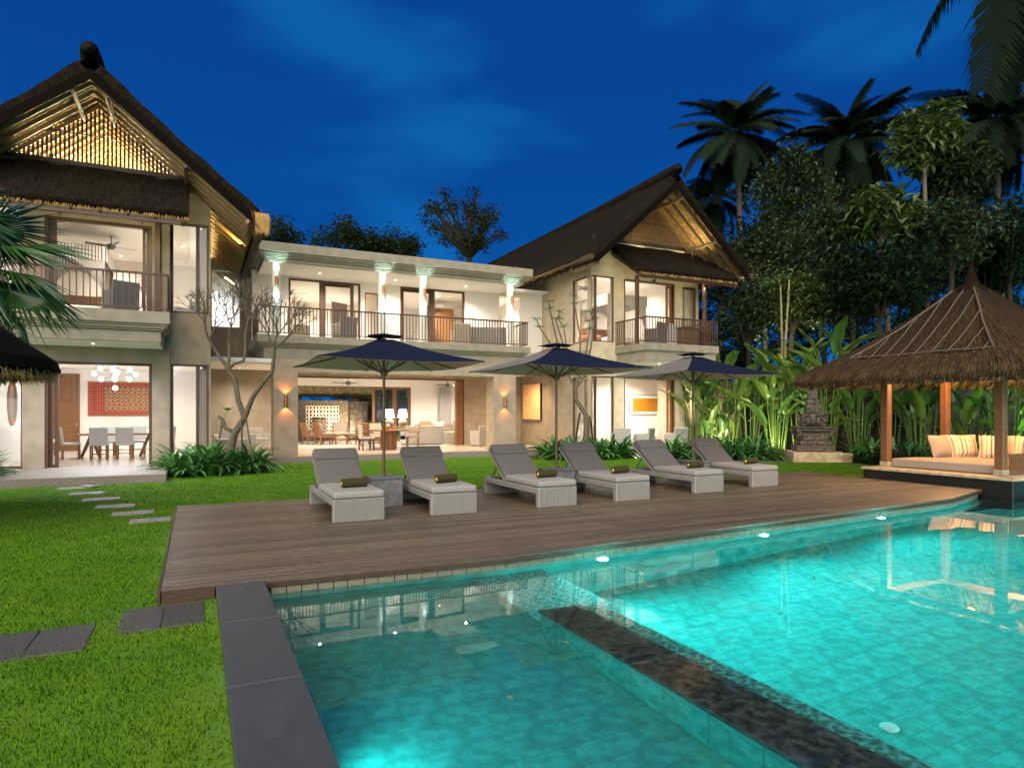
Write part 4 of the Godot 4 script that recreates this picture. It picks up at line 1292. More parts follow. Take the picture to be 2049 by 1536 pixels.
func hip_face(c: Vector3, a: Vector2, b: Vector2, ye: float, ya: float, thick: float, sd: int) -> MB:    # curved thatch face of a hipped roof, eave from a to b (offsets from c)
	var m := MB.new()
	var f := FastNoiseLite.new()
	f.seed = sd
	f.frequency = 1.1
	f.fractal_octaves = 3
	var nu := 26
	var nv := 18
	var top := PackedVector3Array()
	var bot := PackedVector3Array()
	for j in nv + 1:
		var v := float(j) / nv
		for i in nu + 1:
			var u := float(i) / nu
			var e := a.lerp(b, u)
			var k := lerpf(1.0, 0.05, v)
			var p := Vector3(e.x * k, lerpf(ye, ya, v) - 0.16 * sin(PI * v), e.y * k)
			var edge := minf(1.0, minf(u, 1.0 - u) * 6.0 + 0.15)
			p.y += f.get_noise_3dv(p + c) * 0.07 * edge * (1.0 - v * 0.7)
			top.append(c + p + Vector3(0, thick * (0.75 if j == 0 else 1.0), 0))
			bot.append(c + Vector3(e.x * k * 0.985, lerpf(ye, ya - 0.12, v) - 0.06 * sin(PI * v), e.y * k * 0.985))
	var out := Vector3((a + b).x, 0, (a + b).y)
	var flip := (top[1] - top[0]).cross(top[nu + 1] - top[0]).dot(out + Vector3(0, 1, 0)) < 0
	var uvs := Vector2(a.distance_to(b) / 1.1, 2.2)
	m.grid(top, nu, nv, uvs, flip)
	m.grid(bot, nu, nv, uvs, not flip)
	var s := PackedVector3Array()
	for q in 3:
		for i in nu + 1: s.append(top[i].lerp(bot[i], q * 0.5) + (out.normalized() * 0.05 if q == 1 else Vector3()))
	m.grid(s, nu, 2, Vector2(uvs.x, 0.3), flip == false)
	return m

func gazebos() -> void:
	# right: square pavilion with a day bed
	var t := thing("garden_gazebo", "thatched square gazebo on orange timber posts at the end of the pool", "gazebo", Vector3(15.55, 0, -8.65))
	wpart(t, "plinth", spanm(Vector3(13.97, -1.6, -10.12), Vector3(17.3, 0.315, -7.02), 0.01), M.black_stone)
	wpart(t, "plinth_top", one(Vector3(15.63, 0.345, -8.57), Vector3(3.40, 0.058, 3.16), 0.01), M.sandstone)
	wpart(t, "plinth_foot", one(Vector3(15.5, -0.12, -7.9), Vector3(3.9, 0.14, 2.3), 0.01), M.black_stone)
	for p in [[14.4, -9.85], [14.4, -7.45], [16.65, -9.85], [16.65, -7.45]]:
		var po := wpart(t, "post", one(Vector3(p[0], 1.45, p[1]), Vector3(0.17, 1.92, 0.17), 0.012), M.wood_post)
		part(po, "post_base", one(Vector3(p[0], 0.435, p[1]), Vector3(0.20, 0.12, 0.20), 0.012), M.sandstone)
	var bm := MB.new()
	for z in [-9.85, -7.45]: bm.cbox(Vector3(15.525, 2.44, z), Vector3(2.9, 0.14, 0.10), 0.008)
	for x in [14.4, 16.65]: bm.cbox(Vector3(x, 2.46, -8.65), Vector3(0.10, 0.14, 2.9), 0.008)
	wpart(t, "roof_beam", bm, M.wood_post)
	var c := Vector3(15.55, 0, -8.65)
	var q := [Vector2(-2.55, -2.6), Vector2(-2.55, 2.6), Vector2(2.55, 2.6), Vector2(2.55, -2.6)]
	var roof: MeshInstance3D
	for k in 4:
		var a: Vector2 = q[k]
		var b: Vector2 = q[(k + 1) % 4]
		var r := wpart(t, "roof", hip_face(c, a, b, 2.22, 4.22, 0.26, 20 + k), M.thatch_brown)
		if k == 0: roof = r
		var o := Vector3((a + b).x, 0, (a + b).y).normalized()
		var pa := c + Vector3(a.x, 2.28, a.y)
		var pb := c + Vector3(b.x, 2.28, b.y)
		tag(part(r, "straw_fringe", fringe(pa, pb, Vector3(o.x * 0.4, -1, o.z * 0.4), 150.0, 0.05, 0.14, 0.15, -o + Vector3(0, 0.3, 0)), M.straw_brown), "", "", "", "stuff")
		# golden lining and rafters inside
		var ln := MB.new()
		var qa := c + Vector3(a.x * 0.96, 2.215, a.y * 0.96)
		var qb := c + Vector3(b.x * 0.96, 2.215, b.y * 0.96)
		var ap := c + Vector3(0, 3.92, 0)
		ln.quad(qa, qb, ap.lerp(qb, 0.02), ap.lerp(qa, 0.02))
		part(r, "thatch_lining", ln, M.thatch_gold)
		for i in 7:
			var e := qa.lerp(qb, (i + 0.5) / 7.0)
			var h := ap.lerp(e, 0.12 + 0.75 * absf(i - 3) / 3.5)
			var d := (h - e).normalized()
			var sd := (qb - qa).normalized()
			part(r, "rafter", one((h + e) * 0.5 + Vector3(0, -0.05, 0), Vector3((h - e).length(), 0.07, 0.05), 0.005, Basis(d, sd.cross(d), sd)), M.wood_post)
	# cap and finial
	var cap := MB.new()
	cap.lathe(c + Vector3(0, 4.22, 0), [Vector2(0.42, -0.12), Vector2(0.30, 0.14), Vector2(0.17, 0.26), Vector2(0.11, 0.40), Vector2(0.10, 0.46), Vector2(0.055, 0.60), Vector2(0.03, 0.72), Vector2(0.0, 0.74)], 14)
	wpart(t, "finial", cap, M.thatch_brown)
	# lattice of sticks on the side toward the loungers
	var la := func(u: float, v: float) -> Vector3:      # u along the eave, v up the slope
		var e := Vector2(-2.55, lerpf(-2.6, 2.6, u))
		var k := lerpf(1.0, 0.05, v)
		return c + Vector3(e.x * k, lerpf(2.22, 4.22, v) - 0.16 * sin(PI * v) + 0.29, e.y * k)
	var lo := 0.23
	var hi := 0.93
	for s in [[0.13, lo, 0.87, lo, 0.022], [0.13, lo, 0.13, hi, 0.024], [0.87, lo, 0.87, hi, 0.024]]:
		var m := MB.new()
		var path := []
		var rad := []
		for i in 9:
			path.append(la.call(lerpf(s[0], s[2], i / 8.0), lerpf(s[1], s[3], i / 8.0)) + Vector3(rf(-0.01, 0.01), rf(-0.005, 0.015), rf(-0.01, 0.01)))
			rad.append(s[4])
		m.tube(path, rad, 6)
		part(roof, "batten", m, M.stick)
	for i in 9:
		var zz := lerpf(-1.5, 1.5, (i + 0.5) / 9.0)       # rods straight up the slope, from the bottom batten to the hip
		var m := MB.new()
		var path := []
		var rad := []
		for j in 7:
			var v := lerpf(lo - 0.02, minf(hi, (1.0 - absf(zz) / 1.93) / 0.95), j / 6.0)
			var k := lerpf(1.0, 0.05, v)
			path.append(la.call(clampf(0.5 + zz / (5.2 * k), 0.03, 0.97), v) + Vector3(0, rf(-0.01, 0.01), rf(-0.015, 0.015)))
			rad.append(0.017)
		m.tube(path, rad, 5)
		part(roof, "batten", m, M.stick)
		if i > 0 and i < 8:
			var m2 := MB.new()
			var p2 := []
			var r2 := []
			for j in 7:
				var v := lerpf(lo, hi * 0.9, j / 6.0)
				var z2 := zz + (v - lo) * 2.2
				if absf(z2) > lerpf(1.0, 0.05, v) * 1.93: break
				var k := lerpf(1.0, 0.05, v)
				p2.append(la.call(clampf(0.5 + z2 / (5.2 * k), 0.03, 0.97), v))
				r2.append(0.006)
			if p2.size() > 1:
				m2.tube(p2, r2, 4)
				part(roof, "batten", m2, M.bark_dark)
	# side rail of upright rods beyond the near post
	var rl := MB.new()
	rl.cbox(Vector3(15.6, 0.78, -7.42), Vector3(2.0, 0.04, 0.05), 0.006)
	rl.cbox(Vector3(15.6, 0.46, -7.42), Vector3(2.0, 0.04, 0.05), 0.006)
	var ro := wpart(t, "side_rail", rl, M.wood_post)
	for i in 26: part(ro, "rod", one(Vector3(14.65 + i * 0.075, 0.62, -7.42), Vector3(0.03, 0.30, 0.03), 0.004), M.wood_post)
	# left: round thatched shelter whose eave just enters the view
	var s := thing("thatched_shelter", "dark thatched shelter roof at the border, golden straw underneath", "gazebo", Vector3(-4.1, 0, -11.9))
	var cn := MB.new()
	cn.lathe(Vector3(-4.1, 0, -11.9), [Vector2(2.10, 2.16), Vector2(2.24, 2.26), Vector2(2.18, 2.42), Vector2(1.4, 2.98), Vector2(0.6, 3.62), Vector2(0.12, 4.25), Vector2(0.0, 4.5)], 40)
	wpart(s, "roof", cn, M.thatch_black)
	var un := MB.new()
	un.lathe(Vector3(-4.1, 0, -11.9), [Vector2(0.0, 3.6), Vector2(2.10, 2.16)], 40)
	wpart(s, "thatch_lining", un, M.thatch_gold)
	var fr := MB.new()
	for k in 2600:
		var a := rf(-0.6, 2.6) if k % 2 else rf(0, TAU)
		var rr := 2.24 - rf(0.0, 0.3)
		var p := Vector3(-4.1 + cos(a) * rr, 2.26 - rf(0.0, 0.10), -11.9 - sin(a) * rr)
		var o := Vector3(cos(a), 0, -sin(a))
		var w := Vector3(-o.z, 0, o.x) * rf(0.004, 0.01)
		fr.tri(p - w, p + w, p + o * rf(-0.05, 0.08) + Vector3(0, -rf(0.05, 0.15), 0))
	tag(wpart(s, "straw_fringe", fr, M.straw_gold), "", "", "", "stuff")
	wpart(s, "post", one(Vector3(-4.1, 1.6, -11.9), Vector3(0.14, 3.2, 0.14), 0.01), M.wood_post)
	for k in 8:
		var a := TAU * k / 8.0
		var m := MB.new()
		m.rod(Vector3(-4.1, 3.4, -11.9), Vector3(-4.1 + cos(a) * 2.0, 2.14, -11.9 - sin(a) * 2.0), 0.035)
		wpart(s, "rafter", m, M.wood_post)

func at(px: float, py: float, f: float) -> Vector3:      # the point f metres ahead of the lens that lies toward this direction
	var u := (px - 1024.5) / 1308.0
	var v := (823.0 - py) / 1308.0
	return EYE + (Vector3(0.43562, 0, -0.90013) + Vector3(0.90013, 0, 0.43562) * u + Vector3.UP * v) * f

func frond(l: float, droop: float, n: int, w: float, sd: int) -> ArrayMesh:     # feather palm leaf along +x
	var r := RandomNumberGenerator.new()
	r.seed = sd
	var m := MB.new()
	var path := []
	var rad := []
	for i in 13:
		var s := i / 12.0
		path.append(Vector3(l * (s - 0.10 * droop * s * s), l * (0.28 * s - 0.62 * droop * s * s), 0))
		rad.append(lerpf(0.035, 0.006, s))
	m.tube(path, rad, 4)
	for i in n:
		var s := 0.12 + 0.88 * i / (n - 1.0)
		var k := minf(11.99, s * 12.0)
		var p: Vector3 = path[int(k)].lerp(path[int(k) + 1], k - int(k))
		var d: Vector3 = (path[int(k) + 1] - path[int(k)]).normalized()
		var ll := w * (0.35 + 0.65 * sin(PI * pow(s, 0.75))) * r.randf_range(0.8, 1.1)
		for sd2 in [-1.0, 1.0]:
			var o: Vector3 = (Vector3(0, 0, sd2) + d * 0.75 + Vector3(0, 0.12, 0)).normalized()
			var q: Vector3 = p + o * ll * 0.55 + Vector3(0, -ll * 0.08, 0)
			var e: Vector3 = p + o * ll * 0.9 + Vector3(0, -ll * r.randf_range(0.3, 0.55), 0)
			var hw := d * (0.022 + 0.012 * w)
			m.quad(p - hw, p + hw, q + hw, q - hw)
			m.tri(q - hw, q + hw, e)
	return m.mesh()

func palm(label: String, base: Vector3, top: Vector3, fr: Array, n: int, mt: Material, tr := 0.17, group := "coconut palms behind the garden", up := 0.0) -> void:
	var t := thing("coconut_palm", label, "palm tree", base, 0.0, group)
	var d := top - base
	var path := []
	var rad := []
	for i in 9:
		var s := i / 8.0
		path.append(Vector3(d.x * s * s, d.y * s, d.z * s * s))
		rad.append(tr * (1.35 - 0.55 * s))
	var m := MB.new()
	m.tube(path, rad, 8)
	part(t, "trunk", m, M.bark_palm)
	for k in n:
		var yaw := TAU * k * 0.381966 + rf(-0.2, 0.2)
		var s := float(k) / n
		var pitch := lerpf(1.2, -1.15, pow(s, 0.85)) + rf(-0.35, 0.35) + up
		var b := Basis(Vector3.UP, yaw) * Basis(Vector3(0, 0, 1), pitch) * Basis(Vector3(1, 0, 0), rf(-0.4, 0.4))
		part(t, "frond", fr[k % fr.size()], mt, d + Vector3(0, 0.1, 0), b.scaled(Vector3.ONE * rf(0.72, 1.12)))

func leaf_card(w: float, l: float, fold := 0.25) -> ArrayMesh:      # one pointed leaf along +z, folded along its midrib
	var m := MB.new()
	var a := Vector3(0, 0, 0)
	var b := Vector3(0, -l * 0.06, l)
	var c := Vector3(w * 0.5, fold * w, l * 0.45)
	var d := Vector3(-w * 0.5, fold * w, l * 0.45)
	var e := Vector3(0, 0, l * 0.45)
	m.tri(a, e, c); m.tri(e, b, c); m.tri(a, d, e); m.tri(d, b, e)
	return m.mesh()

func broad_tree(called: String, label: String, base: Vector3, crown: Vector3, rad: Vector3, clumps: int, per: int, leaf: Mesh, mt: Material, clump_r := 0.7, trunk_r := 0.16, limbs := 10, bark := "bark_dark", group := "", fill := 0.35) -> void:
	var t := thing(called, label, "tree", base, 0.0, group)
	var c := crown - base
	var m := MB.new()
	var fork := c * 0.55
	fork.y = maxf(0.6, c.y - rad.y * 1.0)
	m.tube([Vector3.ZERO, fork * 0.5 + Vector3(rf(-0.2, 0.2), 0, rf(-0.2, 0.2)), fork], [trunk_r * 1.3, trunk_r, trunk_r * 0.8], 8)
	var xs := []
	for k in clumps:
		var dir := Vector3(rng.randfn(), rng.randfn() * 0.9 + 0.15, rng.randfn()).normalized()
		var r := lerpf(fill, 1.0, pow(rng.randf(), 0.6))
		var p := c + dir * rad * r * rf(0.8, 1.12)
		if k < limbs:
			var mid := fork.lerp(p, 0.5) + Vector3(rf(-0.3, 0.3), rf(0.0, 0.4), rf(-0.3, 0.3)) * rad.x * 0.3
			m.tube([fork - Vector3(0, rf(0, 0.4), 0), mid, p], [trunk_r * 0.55, trunk_r * 0.32, trunk_r * 0.08], 5, false)
			for q in 3:
				var e := p + Vector3(rf(-1, 1), rf(-0.3, 1), rf(-1, 1)) * clump_r
				m.tube([mid.lerp(p, 0.35 + 0.2 * q), e], [trunk_r * 0.16, trunk_r * 0.05], 4, false)
		for q in int(per * 1.5):
			var o := Vector3(rng.randfn(), rng.randfn() * 0.75, rng.randfn()) * clump_r * 0.5
			var b := Basis(Vector3.UP, rf(0, TAU)) * Basis(Vector3(1, 0, 0), rf(-0.5, 1.0)) * Basis(Vector3(0, 0, 1), rf(-0.5, 0.5))
			var s := rf(0.7, 1.25)
			xs.append(Transform3D(b.scaled(Vector3(s, s, s)), p + o))
	part(t, "trunk", m, M[bark])
	multi(t, "crown", leaf, mt, xs)

func ground_under(p: Vector3) -> Vector3: return Vector3(p.x, 0, p.z)

func trees() -> void:
	var fr := [frond(4.3, 0.95, 58, 1.15, 1), frond(4.0, 1.35, 54, 1.1, 2), frond(4.4, 0.65, 58, 1.1, 3)]
	for p in [[1474, 272, 40.0, 46, "coconut palm with its bare trunk showing beside the far gable, first of the row"], [1694, 288, 38.0, 46, "coconut palm in the middle of the row with wide drooping fronds"], [1992, 246, 34.0, 48, "tallest coconut palm, above the gazebo finial"], [1432, 400, 47.0, 22, "lower coconut palm half hidden behind the far gable roof"], [1820, 440, 42.0, 24, "short coconut palm silhouette between the two lit broadleaf trees"], [1940, 420, 46.0, 22, "dark low coconut palm behind the gazebo roof"]]:
		var top := at(p[0], p[1], p[2])
		var sh := at(p[0] + 14, p[1] + 200, p[2])
		palm(p[4], ground_under(sh), top, fr, p[3], M.leaf_palm)
	var near := at(2165, -215, 13.0)
	palm("near coconut palm whose frond tips hang into the top corner of the sky", Vector3(near.x + 2.4, 0, near.z + 0.6), near, fr, 14, M.leaf_palm, 0.16, "coconut palms behind the garden", -0.1)
	var lf := leaf_card(0.125, 0.27)
	var big := leaf_card(0.21, 0.50)
	var sm := leaf_card(0.10, 0.22)
	# behind the flat roof
	for p in [[545, 478, 44.0, Vector3(1.9, 1.5, 1.5), 26, "small dark tree behind the roof junction of the nearest pavilion"], [715, 490, 46.0, Vector3(2.9, 1.9, 2.0), 60, "round dark tree behind the flat roof"], [790, 505, 48.0, Vector3(2.4, 1.5, 1.6), 40, "low dark tree behind the flat roof, beside the round one"]]:
		var c := at(p[0], p[1], p[2])
		broad_tree("broadleaf_tree", p[5], ground_under(c), c, p[3], p[4], 70, lf, M.leaf_far, 0.85, 0.2, 8, "bark_dark", "trees behind the flat roof")
	var oc := at(938, 450, 43.0)
	broad_tree("broadleaf_tree", "open crowned tree with visible bare limbs behind the flat roof", ground_under(at(940, 520, 43.0)), oc, Vector3(3.2, 1.9, 2.6), 46, 40, lf, M.leaf_far, 0.62, 0.24, 46, "bark_dark", "trees behind the flat roof", 0.6)
	# right of the far pavilion
	var list := [
		[1580, 395, 31.0, Vector3(2.1, 2.4, 1.8), 70, 60, lf, "leaf_tree", "leafy dark tree beside the far gable in front of the palms"],
		[1530, 520, 29.0, Vector3(1.6, 1.6, 1.5), 44, 60, lf, "leaf_tree", "bushy tree close to the far gable eave"],
		[1640, 520, 27.0, Vector3(1.9, 1.9, 1.6), 60, 60, lf, "leaf_tree", "rounded tree above the big leaved plants"],
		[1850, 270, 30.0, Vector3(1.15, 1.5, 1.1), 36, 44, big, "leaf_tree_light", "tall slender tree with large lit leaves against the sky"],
		[1915, 340, 30.5, Vector3(1.3, 1.3, 1.2), 34, 44, big, "leaf_tree", "large leaved tree next to the tall slender one"],
		[1765, 430, 25.0, Vector3(1.0, 0.95, 1.0), 22, 34, big, "leaf_tree_light", "bright green large leaved tree in the gap below the middle palm"],
		[1905, 470, 24.0, Vector3(1.5, 1.1, 1.4), 36, 46, lf, "leaf_tree", "leafy tree just behind the gazebo roof"],
		[2020, 470, 26.0, Vector3(1.6, 1.7, 1.5), 44, 50, lf, "leaf_dark", "dark tree at the border above the gazebo roof"],
		[1760, 560, 23.0, Vector3(1.7, 1.2, 1.4), 46, 56, lf, "leaf_dark", "low dark tree behind the gazebo roof slope"],
		[1500, 610, 26.5, Vector3(1.0, 1.3, 1.0), 34, 60, sm, "leaf_tree", "fine leaved shrub tree beside the far balcony"],
		[1585, 600, 25.5, Vector3(1.3, 1.1, 1.2), 38, 60, sm, "leaf_tree_light", "pale fine leaved tree with two bare stems"],
		[1700, 440, 33.0, Vector3(2.0, 2.0, 1.6), 56, 50, lf, "leaf_dark", "dark tree filling the gap under the middle palm"],
		[1560, 480, 36.0, Vector3(3.2, 2.6, 1.6), 70, 50, lf, "leaf_dark", "wide dark tree mass behind the leafy trees"],
		[1455, 660, 38.0, Vector3(4.0, 3.4, 2.0), 110, 60, lf, "leaf_dark", "dark tree closing the gap beside the far balcony"],
		[1620, 640, 40.0, Vector3(4.5, 3.2, 2.0), 120, 60, lf, "leaf_dark", "dark tree mass behind the first heliconias"],
		[1790, 640, 40.0, Vector3(4.5, 3.4, 2.0), 120, 60, lf, "leaf_dark", "dark tree mass behind the gazebo roof slope"],
		[1970, 660, 40.0, Vector3(4.6, 3.4, 2.0), 120, 60, lf, "leaf_dark", "dark tree mass farthest along the garden wall"],
		[1680, 590, 26.0, Vector3(1.8, 1.2, 1.2), 46, 60, lf, "leaf_tree", "leafy tree just above the heliconias"],
		[770, 800, 46.0, Vector3(2.6, 2.0, 1.6), 60, 60, lf, "leaf_tree", "garden tree seen through the living room beside the back pavilion"],
		[700, 740, 50.0, Vector3(5.0, 3.0, 1.6), 80, 60, lf, "leaf_dark", "dark tree mass behind the back pavilion"],
		[1960, 540, 29.0, Vector3(3.6, 1.8, 1.5), 80, 50, lf, "leaf_dark", "wide dark hedge tree behind the gazebo"],
	]
	for p in list:
		var c := at(p[0], p[1], p[2])
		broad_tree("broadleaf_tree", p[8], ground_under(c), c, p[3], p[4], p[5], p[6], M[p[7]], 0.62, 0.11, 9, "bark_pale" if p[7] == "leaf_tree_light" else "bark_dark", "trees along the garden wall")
	for p in [[1562, 600, 1566, 690, 24.6, "first"], [1580, 590, 1572, 690, 24.4, "second"]]:
		var m := MB.new()
		var a := at(p[2], p[3], p[4])
		var b := at(p[0], p[1] - 30, p[4])
		m.tube([ground_under(a), a, b], [0.06, 0.05, 0.035], 6)
		solo("bamboo_stem", "%s pale bare stem rising out of the big leaved plants" % p[5], "plant stem", m, M.bamboo)
	# fan palm at the border behind the shelter
	var fp := thing("fan_palm", "fan palm with pleated round leaves in front of the nearest pavilion", "palm tree", Vector3(-3.68, 0, -13.7))
	var tk := MB.new()
	tk.tube([Vector3.ZERO, Vector3(0.0, 2.1, 0), Vector3(0.05, 4.1, 0)], [0.14, 0.11, 0.09], 8)
	part(fp, "trunk", tk, M.bark_palm)
	var fans := []
	for v in 3:
		var m := MB.new()
		var n := 44
		for k in n:
			var a0 := lerpf(-2.5, 2.5, float(k) / n)
			var a1 := lerpf(-2.5, 2.5, float(k + 1) / n)
			var am := (a0 + a1) * 0.5
			var l := 1.12 * (0.80 + 0.2 * cos(am)) * rf(0.93, 1.05)
			var di := func(a: float, r: float, y: float) -> Vector3: return Vector3(cos(a) * r, y - 0.12 * r * r, sin(a) * r)
			var i0: Vector3 = di.call(a0, l * 0.40, -0.02)
			var i1: Vector3 = di.call(a1, l * 0.40, -0.02)
			var mid: Vector3 = di.call(am, l * 0.48, 0.02)
			var o: Vector3 = di.call(am, l, -0.06 - rf(0.0, 0.26))
			m.tri(Vector3.ZERO, mid, i0); m.tri(Vector3.ZERO, i1, mid)
			m.tri(i0.lerp(mid, 0.15), mid, o); m.tri(mid, i1.lerp(mid, 0.15), o)
		m.tube([Vector3(-1.0, -0.1, 0), Vector3(-0.4, 0.06, 0), Vector3.ZERO], [0.016, 0.013, 0.01], 5)
		fans.append(m.mesh())
	var spots := [[-0.45, 2.5, 0.25], [0.35, 2.75, 0.55], [0.75, 2.05, 0.3], [0.15, 1.75, 0.7], [0.85, 1.45, 0.55], [-0.2, 3.15, 0.1], [-0.7, 1.9, 0.6], [0.35, 1.3, 0.75], [0.9, 2.5, -0.2], [-0.9, 2.9, 0.2], [-0.3, 1.35, 0.8], [1.0, 1.85, -0.1], [0.05, 2.25, 0.85], [-0.8, 2.4, 0.7], [0.6, 2.7, 0.1], [0.9, 1.7, 0.35], [0.55, 1.2, 0.6], [0.2, 3.0, 0.4], [0.75, 2.35, 0.5], [0.45, 1.9, 0.85]]
	for k in spots.size():
		var p := Vector3(spots[k][0], spots[k][1] + 1.95, spots[k][2])
		var out := Vector3(p.x - 0.1, (p.y - 4.0) * 0.9, p.z + 0.05).normalized()
		var yaw := atan2(-out.z, out.x)
		var b := Basis(Vector3.UP, yaw + rf(-0.3, 0.3)) * Basis(Vector3(0, 0, 1), asin(clampf(out.y, -0.9, 0.9)) - rf(0.1, 0.5)) * Basis(Vector3(1, 0, 0), rf(-0.7, 0.7))
		part(fp, "fan_leaf", fans[k % 3], M.leaf_fan, p, b)

func strap_clump(n: int, l: float, w: float, sd: int, up := 0.8) -> ArrayMesh:     # clump of arching strap leaves
	var r := RandomNumberGenerator.new()
	r.seed = sd
	var m := MB.new()
	for k in n:
		var yaw := r.randf() * TAU
		var ll := l * r.randf_range(0.65, 1.1)
		var el := r.randf_range(0.5, 1.35) * up
		var d := Vector3(cos(yaw), 0, sin(yaw))
		var side := Vector3(-sin(yaw), 0, cos(yaw))
		var p := d * r.randf_range(0.0, 0.09)
		var pts := [p]
		var a := el
		for i in 6:
			p = p + (d * cos(a) + Vector3.UP * sin(a)) * ll / 6.0
			a -= r.randf_range(0.14, 0.34)
			pts.append(p)
		var ww := w * r.randf_range(0.8, 1.2)
		for i in 6:
			var w0: float = ww * [0.6, 0.95, 1.0, 0.95, 0.75, 0.45, 0.0][i]
			var w1: float = ww * [0.6, 0.95, 1.0, 0.95, 0.75, 0.45, 0.0][i + 1]
			var f0 := Vector3(0, w0 * 0.35, 0)
			var f1 := Vector3(0, w1 * 0.35, 0)
			m.quad(pts[i], pts[i] + side * w0 + f0, pts[i + 1] + side * w1 + f1, pts[i + 1])
			m.quad(pts[i] - side * w0 + f0, pts[i], pts[i + 1], pts[i + 1] - side * w1 + f1)
	return m.mesh()

func paddle(l: float, w: float, sd: int) -> ArrayMesh:       # banana-like leaf blade along +y with its stalk, curling over at the tip
	var r := RandomNumberGenerator.new()
	r.seed = sd
	var m := MB.new()
	var p := PackedVector3Array()
	var bend := r.randf_range(0.25, 0.75)
	for j in 11:
		var s := j / 10.0
		var hw := w * 0.5 * pow(sin(PI * clampf(0.06 + 0.92 * s, 0.0, 1.0)), 0.65) * (1.0 - 0.15 * s)
		var y := l * s * (1.0 - 0.22 * bend * s)
		var z := l * bend * s * s * 0.75
		for i in 5:
			var u := (i - 2) / 2.0
			p.append(Vector3(u * hw, y + r.randf_range(-0.01, 0.01), z - absf(u) * hw * 0.45 + (0.03 * sin(s * 17.0 + u) if absf(u) > 0.9 else 0.0)))
	m.grid(p, 4, 10)
	m.tube([Vector3(0, -0.3, -0.03), Vector3(0, 0, 0), Vector3(0, l * 0.5 * (1 - 0.11 * bend), l * bend * 0.19), Vector3(0, l * (1 - 0.22 * bend) * 0.97, l * bend * 0.7)], [0.022, 0.018, 0.01, 0.004], 5, false)
	return m.mesh()

